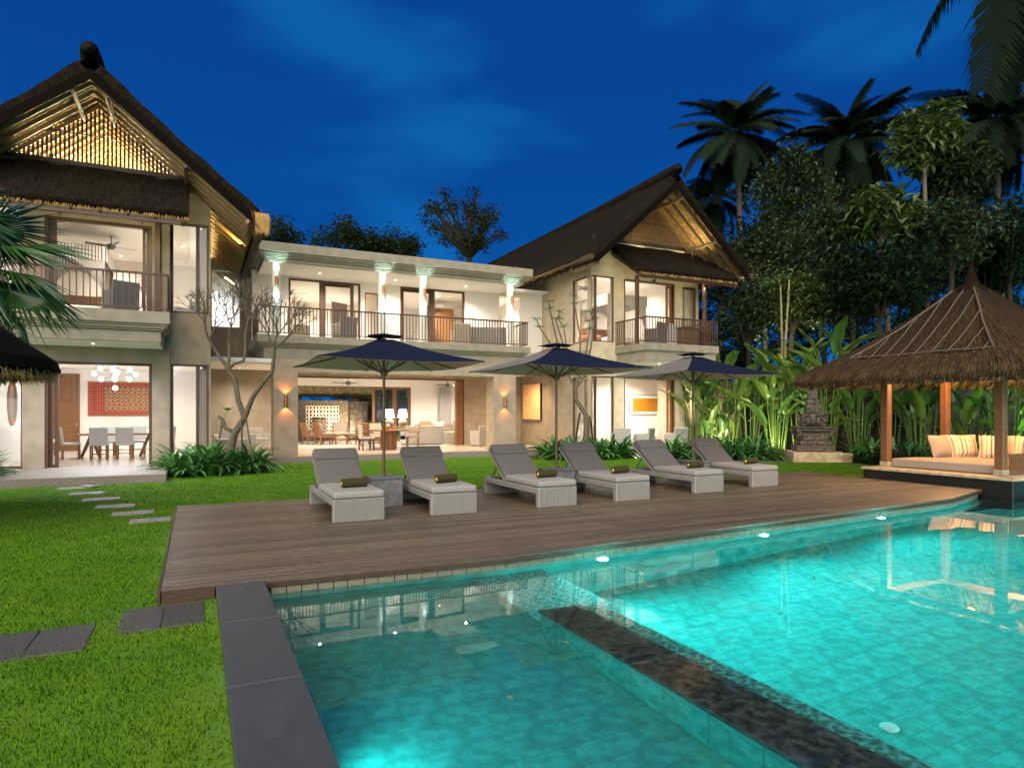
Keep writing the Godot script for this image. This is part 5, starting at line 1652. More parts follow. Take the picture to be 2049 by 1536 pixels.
func planting() -> void:
	var lil := [strap_clump(40, 0.74, 0.038, 1, 1.05), strap_clump(36, 0.80, 0.042, 2, 1.15), strap_clump(44, 0.68, 0.036, 3, 1.2)]
	var beds := [
		["lily plant in the bed at the bare frangipani, %s from the dining room step", "lilies under the bare frangipani", [[-0.45, -18.55], [-0.05, -18.45], [0.35, -18.5], [0.75, -18.65], [1.12, -18.85], [-0.3, -18.95], [0.12, -18.95], [0.55, -19.0], [1.3, -19.2], [-0.45, -19.4], [0.0, -19.4], [0.45, -19.45], [0.9, -19.35], [1.4, -19.65], [-0.35, -19.9], [0.2, -19.9], [0.75, -19.9], [1.2, -20.1], [1.55, -19.1]], "lily"],
		["lily plant in the bed under the far frangipani, %s from the terrace side wall", "lilies under the far frangipani", [[11.0, -19.6], [11.4, -19.3], [11.8, -19.1], [12.2, -19.0], [12.6, -19.0], [13.0, -19.0], [13.4, -19.1], [13.8, -19.3], [11.3, -19.9], [11.9, -19.7], [12.5, -19.6], [13.1, -19.6], [13.6, -19.8], [11.1, -20.4], [11.8, -20.4], [12.6, -20.3], [13.3, -20.3]], "lily"],
		["lily plant beside the dining room step, %s counted from the border inward", "lilies beside the dining room step", [[-4.35, -17.8], [-4.7, -17.6], [-5.0, -18.0], [-4.45, -18.4], [-4.85, -18.6], [-4.4, -19.0], [-5.3, -17.7], [-5.2, -18.5], [-4.8, -19.3]], "lily"],
		["strap leaved plant in front of the heliconias, %s from the far terrace", "strap leaved row along the garden wall", [[15.0, -18.3], [15.3, -17.9], [15.6, -17.5], [15.9, -17.1], [16.25, -16.8], [16.6, -16.5], [16.95, -16.2], [17.3, -16.0], [15.5, -18.5], [15.9, -18.0], [16.3, -17.6], [16.7, -17.2], [17.1, -16.9], [17.5, -16.6], [15.9, -18.9], [16.4, -18.4], [16.9, -17.9], [17.4, -17.4], [17.8, -17.0]], "row"],
		["dark grassy plant behind the gazebo, %s counted from the stone shrine", "dark grassy plants behind the gazebo", [[19.4, -14.3], [19.2, -13.6], [19.0, -12.9], [18.9, -12.2], [18.9, -11.5], [18.9, -10.8], [19.7, -13.9], [19.6, -13.1], [19.5, -12.4], [19.5, -11.6], [19.5, -10.7], [20.1, -13.2], [20.1, -12.2], [20.1, -11.2]], "dark"],
	]
	for b in beds:
		var row: Array = b[2]
		row.sort_custom(func(p, q): return (p[0] * 0.9 + p[1] * 0.436) / (p[0] * 0.436 - p[1] * 0.9) < (q[0] * 0.9 + q[1] * 0.436) / (q[0] * 0.436 - q[1] * 0.9))
		var count := -1
		for p in row:
			count += 1
			var k := rng.randi() % 3
			var s := rf(0.95, 1.3) * (1.22 if b[3] != "dark" else 1.2)
			var o := solo("lily_plant" if b[3] == "lily" else "strap_leaf_plant", b[0] % NTH[count], "plant", lil[k], M.leaf_lily_dark if b[3] == "dark" or rng.randf() < 0.35 else M.leaf_lily, Vector3(p[0], 0.0, p[1]), rf(0, TAU), b[1])
			o.scale = Vector3(s, s * rf(0.9, 1.15), s)
	# tall heliconias along the wall
	var pads := [paddle(1.5, 0.42, 1), paddle(1.25, 0.36, 2), paddle(1.7, 0.44, 3), paddle(1.4, 0.34, 4)]
	var i := 0
	var hel := [[17.9, -20.3, 1.0], [18.5, -19.6, 1.15], [18.2, -18.6, 0.8], [18.9, -18.4, 1.2], [19.4, -17.6, 1.25], [19.0, -17.2, 0.9], [19.9, -16.9, 1.3], [20.4, -16.1, 1.3], [19.8, -15.9, 0.95], [20.8, -15.2, 1.15], [21.1, -14.3, 1.0], [21.0, -13.2, 0.9], [21.6, -12.2, 0.95], [21.4, -11.0, 0.9], [22.2, -9.8, 0.9], [21.8, -13.8, 1.1], [17.6, -19.2, 0.75]]
	hel.sort_custom(func(p, q): return (p[0] * 0.9 + p[1] * 0.436) / (p[0] * 0.436 - p[1] * 0.9) < (q[0] * 0.9 + q[1] * 0.436) / (q[0] * 0.436 - q[1] * 0.9))
	for p in hel:
		var t := thing("heliconia", "tall heliconia with big paddle leaves along the wall, %s from the far pavilion" % NTH[i], "plant", Vector3(p[0], 0, p[1]), rf(0, TAU), "heliconias along the garden wall")
		var n := 13 + rng.randi() % 5
		for k in n:
			var yaw := TAU * k * 0.381966 + rf(-0.3, 0.3)
			var h: float = rf(0.9, 2.9) * p[2]
			var d := Vector3(cos(yaw), 0, sin(yaw))
			var foot := d * rf(0.05, 0.3)
			var tip := foot + d * rf(0.05, 0.35) + Vector3(0, h, 0)
			var m := MB.new()
			m.tube([foot, foot.lerp(tip, 0.55) + d * 0.02, tip], [0.028, 0.022, 0.014], 5, false)
			var lean := rf(0.1, 0.75)
			var b := Basis(Vector3.UP, PI / 2 - yaw + rf(-0.7, 0.7)) * Basis(Vector3(1, 0, 0), lean)
			var lm: Material = M.leaf_banana if rng.randf() < 0.6 else M.leaf_banana_dark
			part(t, "stem", m, lm)
			var s: float = rf(0.75, 1.05) * p[2]
			part(t, "leaf", pads[rng.randi() % 4], lm, tip, b.scaled(Vector3(s, s, s)))
		i += 1
	# shrubs behind the gazebo
	var yl := leaf_card(0.055, 0.24)
	var ul := leaf_card(0.06, 0.2)
	for p in [[18.6, -9.6, 0.75, "leaf_young", "variegated bright shrub lit from below behind the day bed pillows"], [18.2, -10.9, 0.7, "leaf_lily", "green shrub behind the far post of the gazebo"], [19.3, -8.6, 0.8, "leaf_lily", "glossy shrub behind the striped pillows"], [20.2, -7.6, 0.9, "leaf_young", "bright green shrub beyond the near gazebo post"], [18.0, -12.1, 0.65, "leaf_dark", "low dark shrub between the shrine and the gazebo plinth"]]:
		var xs := []
		var t := thing("garden_shrub", p[4], "shrub", Vector3(p[0], 0, p[1]), 0.0, "shrubs behind the gazebo")
		for k in 700:
			var d: Vector3 = Vector3(rng.randfn(), absf(rng.randfn()) * 1.1, rng.randfn()) * p[2] * 0.42
			var b := Basis(Vector3.UP, rf(0, TAU)) * Basis(Vector3(1, 0, 0), rf(-0.9, 0.5))
			xs.append(Transform3D(b, d))
		multi(t, "foliage", yl if p[3] == "leaf_young" else ul, M[p[3]], xs)
		var st := MB.new()
		for k in 9: st.rod(Vector3(rf(-0.1, 0.1), 0, rf(-0.1, 0.1)), Vector3(rf(-0.4, 0.4), rf(0.4, 0.9), rf(-0.4, 0.4)) * p[2], 0.012, 4)
		part(t, "stem", st, M.bark_pale)
	frangipanis()

func branch(m: MB, tips: Array, p: Vector3, d: Vector3, l: float, r: float, depth: int, spread := 0.62) -> void:
	var q := p + d * l * 0.5 + Vector3(rf(-1, 1), rf(-0.3, 0.6), rf(-1, 1)) * l * 0.10
	var e := p + d * l
	m.tube([p, q, e], [r, r * 0.86, r * 0.76], 7 if r > 0.03 else 5, depth == 0)
	if depth == 0:
		tips.append([e, d])
		return
	var n := 3 if rng.randf() < 0.45 else 2
	var ax := d.cross(Vector3(rf(-1, 1), rf(-1, 1), rf(-1, 1))).normalized()
	for k in n:
		var a2 := ax.rotated(d, TAU * k / n + rf(-0.4, 0.4))
		var nd := (d.rotated(a2, spread * rf(0.7, 1.2)) + Vector3(0, 0.16, 0)).normalized()
		branch(m, tips, e, nd, l * rf(0.68, 0.88), r * 0.72, depth - 1, spread)

func frangipanis() -> void:
	var t := thing("frangipani_tree", "bare frangipani with forked pale branches beside the dining room", "tree", Vector3(0.93, 0, -19.2), 0.0, "frangipani trees")
	var m := MB.new()
	var tips := []
	# measured trunk: leans, forks low, two main limbs
	var o := Vector3(0.93, 0, -19.2)
	var w := func(px: float, py: float, dz := 0.0) -> Vector3:
		var v := at(px, py, 17.7 + dz) - o
		return v
	var a: Vector3 = w.call(460, 900)
	var fork: Vector3 = w.call(489, 836)
	m.tube([w.call(458, 945), a, w.call(468, 868), fork], [0.13, 0.115, 0.10, 0.085], 9)
	var l1: Vector3 = w.call(456, 738)
	m.tube([fork, w.call(476, 800), w.call(470, 760), l1], [0.075, 0.07, 0.062, 0.055], 8)
	var r1: Vector3 = w.call(548, 700, -0.4)
	m.tube([fork, w.call(505, 795, -0.1), w.call(530, 760, -0.2), w.call(545, 742, -0.3), r1], [0.07, 0.062, 0.055, 0.05, 0.045], 8)
	m.tube([w.call(463, 862), w.call(452, 858), w.call(445, 840), w.call(436, 832)], [0.06, 0.055, 0.05, 0.04], 7)
	m.tube([w.call(445, 840), w.call(438, 878)], [0.04, 0.02], 6)
	for s in [[l1, w.call(418, 680), 0.036], [l1, w.call(458, 684, 0.2), 0.036], [l1, w.call(487, 722, -0.2), 0.036]]:
		m.tube([s[0], s[0].lerp(s[1], 0.5) + Vector3(rf(-0.05, 0.05), 0.03, 0), s[1]], [0.048, 0.042, s[2]], 7)
	var u: Vector3 = w.call(490, 670, -0.2)
	m.tube([w.call(487, 722, -0.2), w.call(491, 700, -0.2), u], [0.036, 0.033, 0.03], 7)
	for s in [[w.call(418, 680), Vector3(-0.25, 1, 0.2), 0.34], [w.call(458, 684, 0.2), Vector3(0.1, 1, 0.15), 0.36], [u, Vector3(0.2, 1, -0.1), 0.36], [r1, Vector3(-0.35, 0.9, 0.2), 0.36], [r1, Vector3(0.75, 0.75, -0.2), 0.36], [r1, Vector3(0.15, 1, 0.5), 0.36], [w.call(418, 680), Vector3(0.35, 0.9, -0.3), 0.3]]:
		branch(m, tips, s[0], s[1].normalized(), s[2] * 1.18, 0.030, 5, 0.5)
	part(t, "trunk", m, M.bark_pale)
	var lf := MB.new()
	for k in 7:
		var yw := k * 1.1
		var b := Basis(Vector3.UP, yw) * Basis(Vector3(1, 0, 0), -0.5)
		var p: Vector3 = w.call(455, 822)
		lf.tri(p, p + b * Vector3(0.05, 0, 0.1), p + b * Vector3(0, 0, 0.2))
		lf.tri(p, p + b * Vector3(0, 0, 0.2), p + b * Vector3(-0.05, 0, 0.1))
	lf.rod(w.call(445, 838), w.call(455, 822), 0.012)
	part(t, "young_leaves", lf, M.leaf_young)
	for s in [[483, 838, 484, 948, 0.4, "pale"], [492, 838, 508, 938, 0.2, "darker"]]:
		var st := MB.new()
		st.rod(at(s[2], s[3], 17.3 + s[4]), at(s[0], s[1], 17.6), 0.025, 7)
		solo("prop_stake", "%s wooden stake propping the bare frangipani beside the dining room" % s[5], "stake", st, M.stick if s[5] == "pale" else M.bark_pale)
	# far frangipani behind the middle umbrella
	var t2 := thing("frangipani_tree", "frangipani with a few leaves rising behind the middle umbrella", "tree", Vector3(12.4, 0, -19.6), 0.0, "frangipani trees")
	var o2 := Vector3(12.4, 0, -19.6)
	var w2 := func(px: float, py: float, dz := 0.0) -> Vector3: return at(px, py, 23.0 + dz) - o2
	var m2 := MB.new()
	var tip2 := []
	var k0: Vector3 = w2.call(1172, 830)
	m2.tube([w2.call(1170, 905), w2.call(1174, 860), k0, w2.call(1153, 800), w2.call(1152, 776)], [0.12, 0.11, 0.09, 0.07, 0.065], 8)
	for s in [[1140, 755], [1158, 752], [1168, 755]]:
		m2.tube([w2.call(1152, 776), w2.call(s[0], s[1])], [0.055, 0.045], 7)
	var ends := [w2.call(1112, 640, 0.4), w2.call(1080, 655, 0.2), w2.call(1128, 655, -0.1), w2.call(1150, 610, 0.3), w2.call(1190, 640, 0), w2.call(1100, 618, 0.0), w2.call(1180, 660, 0.2)]
	var mids := [w2.call(1140, 755), w2.call(1140, 755), w2.call(1140, 755), w2.call(1158, 752), w2.call(1168, 755), w2.call(1140, 755), w2.call(1168, 755)]
	for k in ends.size():
		var c: Vector3 = mids[k].lerp(ends[k], 0.55) + Vector3(rf(-0.15, 0.15), -0.1, rf(-0.1, 0.1))
		m2.tube([mids[k], c, ends[k]], [0.042, 0.034, 0.024], 6)
		tip2.append(ends[k])
		var e2: Vector3 = ends[k] + Vector3(rf(-0.25, 0.25), rf(0.15, 0.35), rf(-0.2, 0.2))
		m2.tube([ends[k], e2], [0.024, 0.018], 6)
		tip2.append(e2)
	part(t2, "trunk", m2, M.bark_pale)
	var xs := []
	for p in tip2:
		for k in 6:
			var b := Basis(Vector3.UP, TAU * k / 6.0 + rf(-0.3, 0.3)) * Basis(Vector3(1, 0, 0), rf(-0.6, 0.1))
			xs.append(Transform3D(b, p))
	multi(t2, "leaves", leaf_card(0.08, 0.26), M.leaf_lily, xs)
	for s in [[1160, 826, 1148, 905], [1180, 832, 1190, 905]]:
		var st := MB.new()
		st.rod(at(s[2], s[3] + 8, 22.6), at(s[0], s[1], 22.9), 0.035, 7)
		solo("prop_stake", "dark stake propping the frangipani behind the middle umbrella, on its %s side" % ("art panel" if s[0] < 1170 else "balcony"), "stake", st, M.bark_dark)

# ------------------------------------------------------------------ deck furniture
func loungers() -> void:
	var xs := [[2.05, -9.10, "lounger nearest the bare end of the deck, first of the row"], [3.46, -9.10, "second lounger from the bare end of the deck, right of the first parasol"], [5.24, -9.12, "third lounger, left of the middle parasol pole"], [6.76, -9.18, "fourth lounger, right of the middle parasol pole"], [8.72, -9.46, "fifth lounger, left of the last parasol pole"], [10.44, -9.72, "last lounger, nearest the gazebo"]]
	var first: Node3D
	var tw: Node3D
	for i in xs.size():
		var at_ := Vector3(xs[i][0], 0.118, xs[i][1])
		var label: String = "grey woven sun lounger with raised back, " + xs[i][2].replace("lounger ", "").replace("lounger, ", "")
		label = ["grey woven sun lounger nearest the bare end of the deck, first of the row", "second grey woven sun lounger from the bare deck end, beside the first parasol table", "third grey woven sun lounger, just before the middle parasol pole", "fourth grey woven sun lounger, just past the middle parasol pole", "fifth grey woven sun lounger, just before the last parasol pole", "last grey woven sun lounger of the row, nearest the gazebo"][i]
		if first == null:
			first = thing("sun_lounger", label, "sun lounger", at_, 0.0, "sun loungers on the deck")
			var t := first
			part(t, "foot_panel", one(Vector3(0, 0.16, -0.05), Vector3(0.72, 0.32, 0.10), 0.012), M.wicker_grey)
			var wv := MB.new()
			for q in 27:
				wv.cbox(Vector3(-0.338 + q * 0.026, 0.16, 0.001), Vector3(0.019, 0.305, 0.010), 0.004)
			for q in 10: wv.cbox(Vector3(-0.361, 0.025 + q * 0.03, -0.05), Vector3(0.006, 0.021, 0.09), 0.002)
			part(t, "weave", wv, M.wicker_grey)
			part(t, "head_panel", one(Vector3(0, 0.16, -2.04), Vector3(0.72, 0.32, 0.08), 0.012), M.wicker_grey)
			for s in [-1.0, 1.0]: part(t, "side_rail", one(Vector3(s * 0.335, 0.27, -1.05), Vector3(0.05, 0.10, 1.90), 0.010), M.wicker_grey)
			part(t, "slat_base", one(Vector3(0, 0.285, -1.05), Vector3(0.62, 0.03, 1.9), 0.004), M.fabric_dark)
			var cu := MB.new()
			cu.rbox(Vector3(0, 0.375, -0.61), Vector3(0.71, 0.10, 1.24), 0.035, Basis(), 0.012)
			part(t, "seat_cushion", cu, M.seat_grey)
			var hinge := Vector3(0, 0.345, -1.22)
			var b := Basis(Vector3(1, 0, 0), deg_to_rad(37.0))
			var bc := MB.new()
			bc.rbox(Vector3.ZERO, Vector3(0.71, 0.09, 0.84), 0.035, Basis(), 0.012)
			part(t, "back_cushion", bc, M.cushion_grey, hinge + b * Vector3(0, 0.035, -0.42), b)
			var hp := MB.new()
			hp.rbox(Vector3.ZERO, Vector3(0.70, 0.055, 0.25), 0.025, Basis(), 0.015)
			part(t, "headrest", hp, M.cushion_grey, hinge + b * Vector3(0, 0.095, -0.70), b)
			part(t, "back_frame", one(Vector3.ZERO, Vector3(0.70, 0.045, 0.84), 0.010), M.wicker_grey, hinge + b * Vector3(0, -0.035, -0.42), b)
			var leg := MB.new()
			leg.rod(Vector3(-0.27, 0.29, -1.92), Vector3(-0.27, 0.62, -1.62), 0.012)
			leg.rod(Vector3(0.27, 0.29, -1.92), Vector3(0.27, 0.62, -1.62), 0.012)
			part(t, "back_strut", leg, M.metal_grey)
		else: dup(first, label, at_, rf(-0.035, 0.035))
		# rolled towel, seen from its spiral end
		var tl: String = ["lounger nearest the bare deck end", "second lounger from the bare deck end", "third lounger, before the middle parasol", "fourth lounger, past the middle parasol", "fifth lounger, before the last parasol", "last lounger, nearest the gazebo"][i]
		var tp := at_ + Vector3(0.02, 0.4375 + 0.062, -0.42)
		if tw == null:
			tw = thing("rolled_towel", "olive rolled towel with yellow core on the " + tl, "towel", tp, 0.10, "rolled towels on the loungers")
			var m := MB.new()
			m.tube([Vector3(-0.185, 0, 0), Vector3(-0.175, 0, 0), Vector3(0, 0.004, 0), Vector3(0.175, 0, 0), Vector3(0.185, 0, 0)], [0.052, 0.064, 0.067, 0.064, 0.05], 16)
			part(tw, "roll", m, M.towel)
			var sp := MB.new()
			var path := []
			var rad := []
			for k in 26:
				var a := k * 0.62
				var r := 0.012 + 0.0018 * k
				path.append(Vector3(-0.186, sin(a) * r, cos(a) * r))
				rad.append(0.0035)
			sp.tube(path, rad, 4)
			part(tw, "spiral_edge", sp, M.towel)
			var co := MB.new()
			co.ball(Vector3(-0.187, 0.0, 0.002), Vector3(0.012, 0.026, 0.026), 10, 6)
			part(tw, "core", co, M.towel_core)
		else: dup(tw, "olive rolled towel with yellow core on the " + tl, tp, rf(0.02, 0.3))

func umbrellas() -> void:
	var first: Node3D
	var tab: Node3D
	var spots := [[2.76, -10.5, 1.0, "nearest the bare end of the deck"], [6.02, -10.55, 1.0, "in the middle of the row"], [9.62, -10.95, 1.0, "nearest the gazebo"]]
	for i in 3:
		var p := Vector3(spots[i][0], 0.118, spots[i][1])
		var lt: String = "grey cube side table holding the parasol %s" % spots[i][3]
		if tab == null:
			tab = thing("side_table", lt, "side table", p, 0.0, "cube side tables between the loungers")
			part(tab, "box", one(Vector3(0, 0.225, 0), Vector3(0.50, 0.45, 0.50), 0.012), M.table_grey)
			part(tab, "table_top", one(Vector3(0, 0.466, 0), Vector3(0.53, 0.03, 0.53), 0.008), M.table_grey)
		else: dup(tab, lt, p)
		var label: String = "square navy parasol with wooden pole and ribs, %s" % spots[i][3]
		if first == null:
			first = thing("parasol", label, "parasol", p, 0.0, "navy parasols over the loungers")
			var t := first
			var m := MB.new()
			m.tube([Vector3(0, 0.47, 0), Vector3(0, 1.3, 0), Vector3(0, 2.76, 0)], [0.026, 0.025, 0.022], 12)
			part(t, "pole", m, M.pole_wood)
			var hub := MB.new()
			hub.lathe(Vector3(0, 2.17, 0), [Vector2(0.026, -0.06), Vector2(0.055, -0.05), Vector2(0.06, 0.03), Vector2(0.035, 0.05), Vector2(0.026, 0.06)], 14)
			hub.lathe(Vector3(0, 2.68, 0), [Vector2(0.024, -0.05), Vector2(0.06, -0.04), Vector2(0.06, 0.03), Vector2(0.0, 0.05)], 14)
			part(t, "hub", hub, M.pole_wood)
			var hw := 1.25
			var ye := 2.31
			var ya := 2.76
			var cs := [Vector3(-hw, ye, hw), Vector3(hw, ye, hw), Vector3(hw, ye, -hw), Vector3(-hw, ye, -hw)]
			for k in 4:
				for lay in 2:
					var a: Vector3 = cs[k]
					var b: Vector3 = cs[(k + 1) % 4]
					var g := MB.new()
					var pts := PackedVector3Array()
					for j in 9:
						var v := lerpf(0.0, 0.90, j / 8.0)
						for q in 13:
							var u := q / 12.0
							var e := a.lerp(b, u)
							var r := e.lerp(Vector3(0, ya, 0), v)
							r.y -= 0.035 * sin(PI * u) * (1.0 - v) + 0.05 * sin(PI * v) + lay * 0.012
							if lay: r = Vector3(r.x * 0.995, r.y, r.z * 0.995)
							pts.append(r)
					g.grid(pts, 12, 8, Vector2.ONE, lay == 1)
					part(t, "canopy_panel" if lay == 0 else "canopy_lining", g, (M.canvas_navy_lit if k == 3 else M.canvas_navy) if lay == 0 else M.canvas_under)  # left panel paler: light falling on that side is painted in
			var cap := MB.new()
			var cp := PackedVector3Array()
			for j in 4:
				for q in 17:
					var a := TAU * q / 16.0 + PI / 4
					var sq := 0.27 / maxf(absf(cos(a)), absf(sin(a)))
					var v := j / 3.0
					cp.append(Vector3(cos(a) * sq * (1 - v), ya - 0.012 + 0.06 * v + (0.012 * sin(q * 2.1) if j == 0 else 0.0), -sin(a) * sq * (1 - v)))
			cap.grid(cp, 16, 3)
			part(t, "vent_cap", cap, M.canvas_navy)
			for k in 8:
				var e: Vector3 = cs[k / 2] if k % 2 == 0 else (cs[k / 2] + cs[(k / 2 + 1) % 4]) * 0.5
				var rb := MB.new()
				var pth := []
				for j in 6:
					var v := j / 5.0
					var r := Vector3(0, ya - 0.06, 0).lerp(e + Vector3(0, -0.02 - (0.035 if k % 2 else 0.0), 0), v)
					r.y -= 0.05 * sin(PI * v) * 0.9
					pth.append(r)
				rb.tube(pth, [0.013, 0.013, 0.013, 0.012, 0.012, 0.010], 6)
				var rr := part(t, "rib", rb, M.pole_wood)
				var s := MB.new()
				s.rod(Vector3(e.x, 0, e.z).normalized() * 0.05 + Vector3(0, 2.16, 0), pth[2] + Vector3(0, -0.012, 0), 0.011, 6)
				part(rr, "strut", s, M.pole_wood)
		else: dup(first, label, p)

# ------------------------------------------------------------------ rooms
func legs(t: Node3D, w: float, d: float, h: float, s: float, mt: Material, splay := 0.0) -> void:
	for x in [-1.0, 1.0]:
		for z in [-1.0, 1.0]:
			var m := MB.new()
			var b := Basis(Vector3(0, 0, 1), x * splay) * Basis(Vector3(1, 0, 0), -z * splay)
			m.cbox(Vector3.ZERO, Vector3(s, h, s), 0.004)
			part(t, "leg", m, mt, Vector3(x * (w * 0.5 - s * 0.6), h * 0.5, z * (d * 0.5 - s * 0.6)), b)

func side_chair(label: String, at_: Vector3, turn: float, group: String, cloth: Material, wood: Material, arms := false) -> Node3D:
	var t := thing("dining_chair", label, "chair", at_, turn, group)     # faces -z, back at +z
	legs(t, 0.46, 0.48, 0.44, 0.045, wood)
	var m := MB.new()
	m.rbox(Vector3(0, 0.46, 0), Vector3(0.48, 0.08, 0.48), 0.03)
	part(t, "seat", m, cloth)
	var bk := MB.new()
	bk.rbox(Vector3(0, 0.73, 0.235), Vector3(0.47, 0.48, 0.06), 0.025, Basis(Vector3(1, 0, 0), 0.10))
	part(t, "backrest", bk, cloth)
	part(t, "stretcher", one(Vector3(0, 0.18, 0.20), Vector3(0.40, 0.03, 0.03), 0.004), wood)
	if arms:
		for s in [-1.0, 1.0]: part(t, "arm", one(Vector3(s * 0.25, 0.66, 0.02), Vector3(0.05, 0.04, 0.46), 0.01), wood)
	return t

func armchair(called: String, label: String, at_: Vector3, turn: float, group: String, cloth: Material, w := 0.66, back := 0.86) -> Node3D:    # boxy woven or upholstered chair
	var t := thing(called, label, "armchair", at_, turn, group)
	part(t, "base", one(Vector3(0, 0.24, 0), Vector3(w - 0.02, 0.36, 0.58), 0.02), cloth)
	var m := MB.new()
	m.rbox(Vector3(0, 0.45, -0.03), Vector3(w - 0.14, 0.10, 0.54), 0.035, Basis(), 0.01)
	part(t, "seat", m, cloth)
	var b := MB.new()
	b.rbox(Vector3(0, (back + 0.40) * 0.5, 0.27), Vector3(w, back - 0.36, 0.09), 0.03, Basis(Vector3(1, 0, 0), 0.10))
	part(t, "backrest", b, cloth)
	for s in [-1.0, 1.0]: part(t, "arm", one(Vector3(s * (w * 0.5 - 0.03), 0.42, 0.0), Vector3(0.07, 0.46, 0.60), 0.02), cloth)
	for x in [-1.0, 1.0]:
		for z in [-1.0, 1.0]: part(t, "leg", one(Vector3(x * (w * 0.5 - 0.05), 0.03, z * 0.25), Vector3(0.05, 0.06, 0.05), 0.006), cloth)
	return t

func ceiling_fan(label: String, at_: Vector3, turn: float) -> void:
	var t := thing("ceiling_fan", label, "ceiling fan", at_, turn, "ceiling fans")
	var m := MB.new()
	m.lathe(Vector3.ZERO, [Vector2(0.0, -0.13), Vector2(0.07, -0.12), Vector2(0.13, -0.05), Vector2(0.12, 0.02), Vector2(0.04, 0.05), Vector2(0.015, 0.06), Vector2(0.015, 0.25), Vector2(0.06, 0.27), Vector2(0.0, 0.28)], 16)
	part(t, "motor", m, M.metal_grey)
	var bl := one(Vector3(0.42, 0, 0), Vector3(0.58, 0.012, 0.13), 0.004).mesh()
	for k in 4: part(t, "blade", bl, M.metal_grey, Vector3(0, -0.03, 0), Basis(Vector3.UP, TAU * k / 4.0) * Basis(Vector3(1, 0, 0), 0.2))

func sofa(label: String, at_: Vector3, turn: float, w: float, cloth: Material) -> Node3D:
	var t := thing("sofa", label, "sofa", at_, turn)
	part(t, "base", one(Vector3(0, 0.22, 0), Vector3(w, 0.40, 0.84), 0.02), cloth)
	var b := MB.new()
	b.rbox(Vector3(0, 0.56, 0.36), Vector3(w, 0.54, 0.16), 0.05)
	part(t, "backrest", b, cloth)
	for s in [-1.0, 1.0]:
		var a := MB.new()
		a.rbox(Vector3(s * (w * 0.5 - 0.08), 0.42, 0), Vector3(0.16, 0.48, 0.84), 0.05)
		part(t, "arm", a, cloth)
	for k in 2:
		var c := MB.new()
		c.rbox(Vector3((k - 0.5) * (w * 0.5 - 0.16), 0.48, -0.06), Vector3(w * 0.5 - 0.17, 0.14, 0.70), 0.05)
		part(t, "seat_cushion", c, cloth)
	return t

func cushion(label: String, at_: Vector3, s: Vector3, b: Basis, mt: Material, group := "", called := "cushion") -> void:
	var m := MB.new()
	var p := PackedVector3Array()
	for side in [1.0, -1.0]:
		p.clear()
		for j in 11:
			for i in 11:
				var u := i / 5.0 - 1.0
				var v := j / 5.0 - 1.0
				var puff := pow((1.0 - u * u) * (1.0 - v * v), 0.42)
				var pin := 1.0 - 0.07 * (1.0 - absf(u)) * absf(v) - 0.07 * (1.0 - absf(v)) * absf(u)
				p.append(Vector3(u * s.x * 0.5 * pin, v * s.y * 0.5 * pin, side * s.z * 0.5 * puff))
		m.grid(p, 10, 10, Vector2(1, 1), side < 0)
	var o := solo(called, label, "cushion", m, mt, at_, 0.0, group)
	o.basis = b

func canopy_bed(label: String, at_: Vector3, turn: float, cloth: Material) -> void:
	var t := thing("canopy_bed", label, "bed", at_, turn, "canopy beds upstairs")     # head at -z
	part(t, "bed_frame", one(Vector3(0, 0.24, 0), Vector3(1.9, 0.28, 2.1), 0.02), M.wood_teak)
	var m := MB.new()
	m.rbox(Vector3(0, 0.50, 0), Vector3(1.84, 0.26, 2.04), 0.08)
	part(t, "mattress", m, M.bed_linen)
	part(t, "headboard", one(Vector3(0, 0.75, -1.06), Vector3(1.9, 0.9, 0.06), 0.01), M.wood_teak)
	for k in 2:
		var q := MB.new()
		q.rbox(Vector3((k - 0.5) * 0.85, 0.70, -0.75), Vector3(0.7, 0.16, 0.42), 0.07, Basis(Vector3(1, 0, 0), 0.3))
		part(t, "pillow", q, M.bed_linen)
	for x in [-0.93, 0.93]:
		for z in [-1.05, 1.05]: part(t, "post", one(Vector3(x, 1.15, z), Vector3(0.07, 2.3, 0.07), 0.008), M.wood_teak)
	# gathered curtains: a pleated pelmet all round and drapes tied back at the posts
	var n := 96
	var p := PackedVector3Array()
	for j in 2:
		for i in n + 1:
			var s := float(i) / n * 4.0
			var c: Array = [[-1.0, 1.0], [1.0, 1.0], [1.0, -1.0], [-1.0, -1.0], [-1.0, 1.0]]
			var k := mini(int(s), 3)
			var u := s - k
			var f := 1.0 + 0.012 * sin(i * 1.9)
			p.append(Vector3(lerpf(c[k][0], c[k + 1][0], u) * 0.99 * f, 2.36 - 0.42 * j, lerpf(c[k][1], c[k + 1][1], u) * 1.10 * f))
	m = MB.new()
	m.grid(p, n, 1, Vector2(6, 1), true)
	part(t, "pelmet", m, cloth)
	part(t, "canopy_top", one(Vector3(0, 2.365, 0), Vector3(1.98, 0.012, 2.2), 0.002), M.fabric_white)
	for x in [-1.0, 1.0]:
		for z in [-1.0, 1.0]:
			p = PackedVector3Array()
			for j in 9:
				var v := j / 8.0
				var reach := lerpf(0.85, 0.06, pow(sin(clampf(v * 1.5, 0.0, 1.0) * PI / 2), 0.8)) if v < 0.66 else lerpf(0.06, 0.16, (v - 0.66) * 3.0)
				for i in 13:
					var u := i / 12.0
					p.append(Vector3(x * (0.96 - u * reach), 2.0 - 1.7 * v, z * (1.085 + 0.02 * sin(i * 2.4))))
			m = MB.new()
			m.grid(p, 12, 8, Vector2(1.6, 1))
			part(t, "drape", m, cloth)

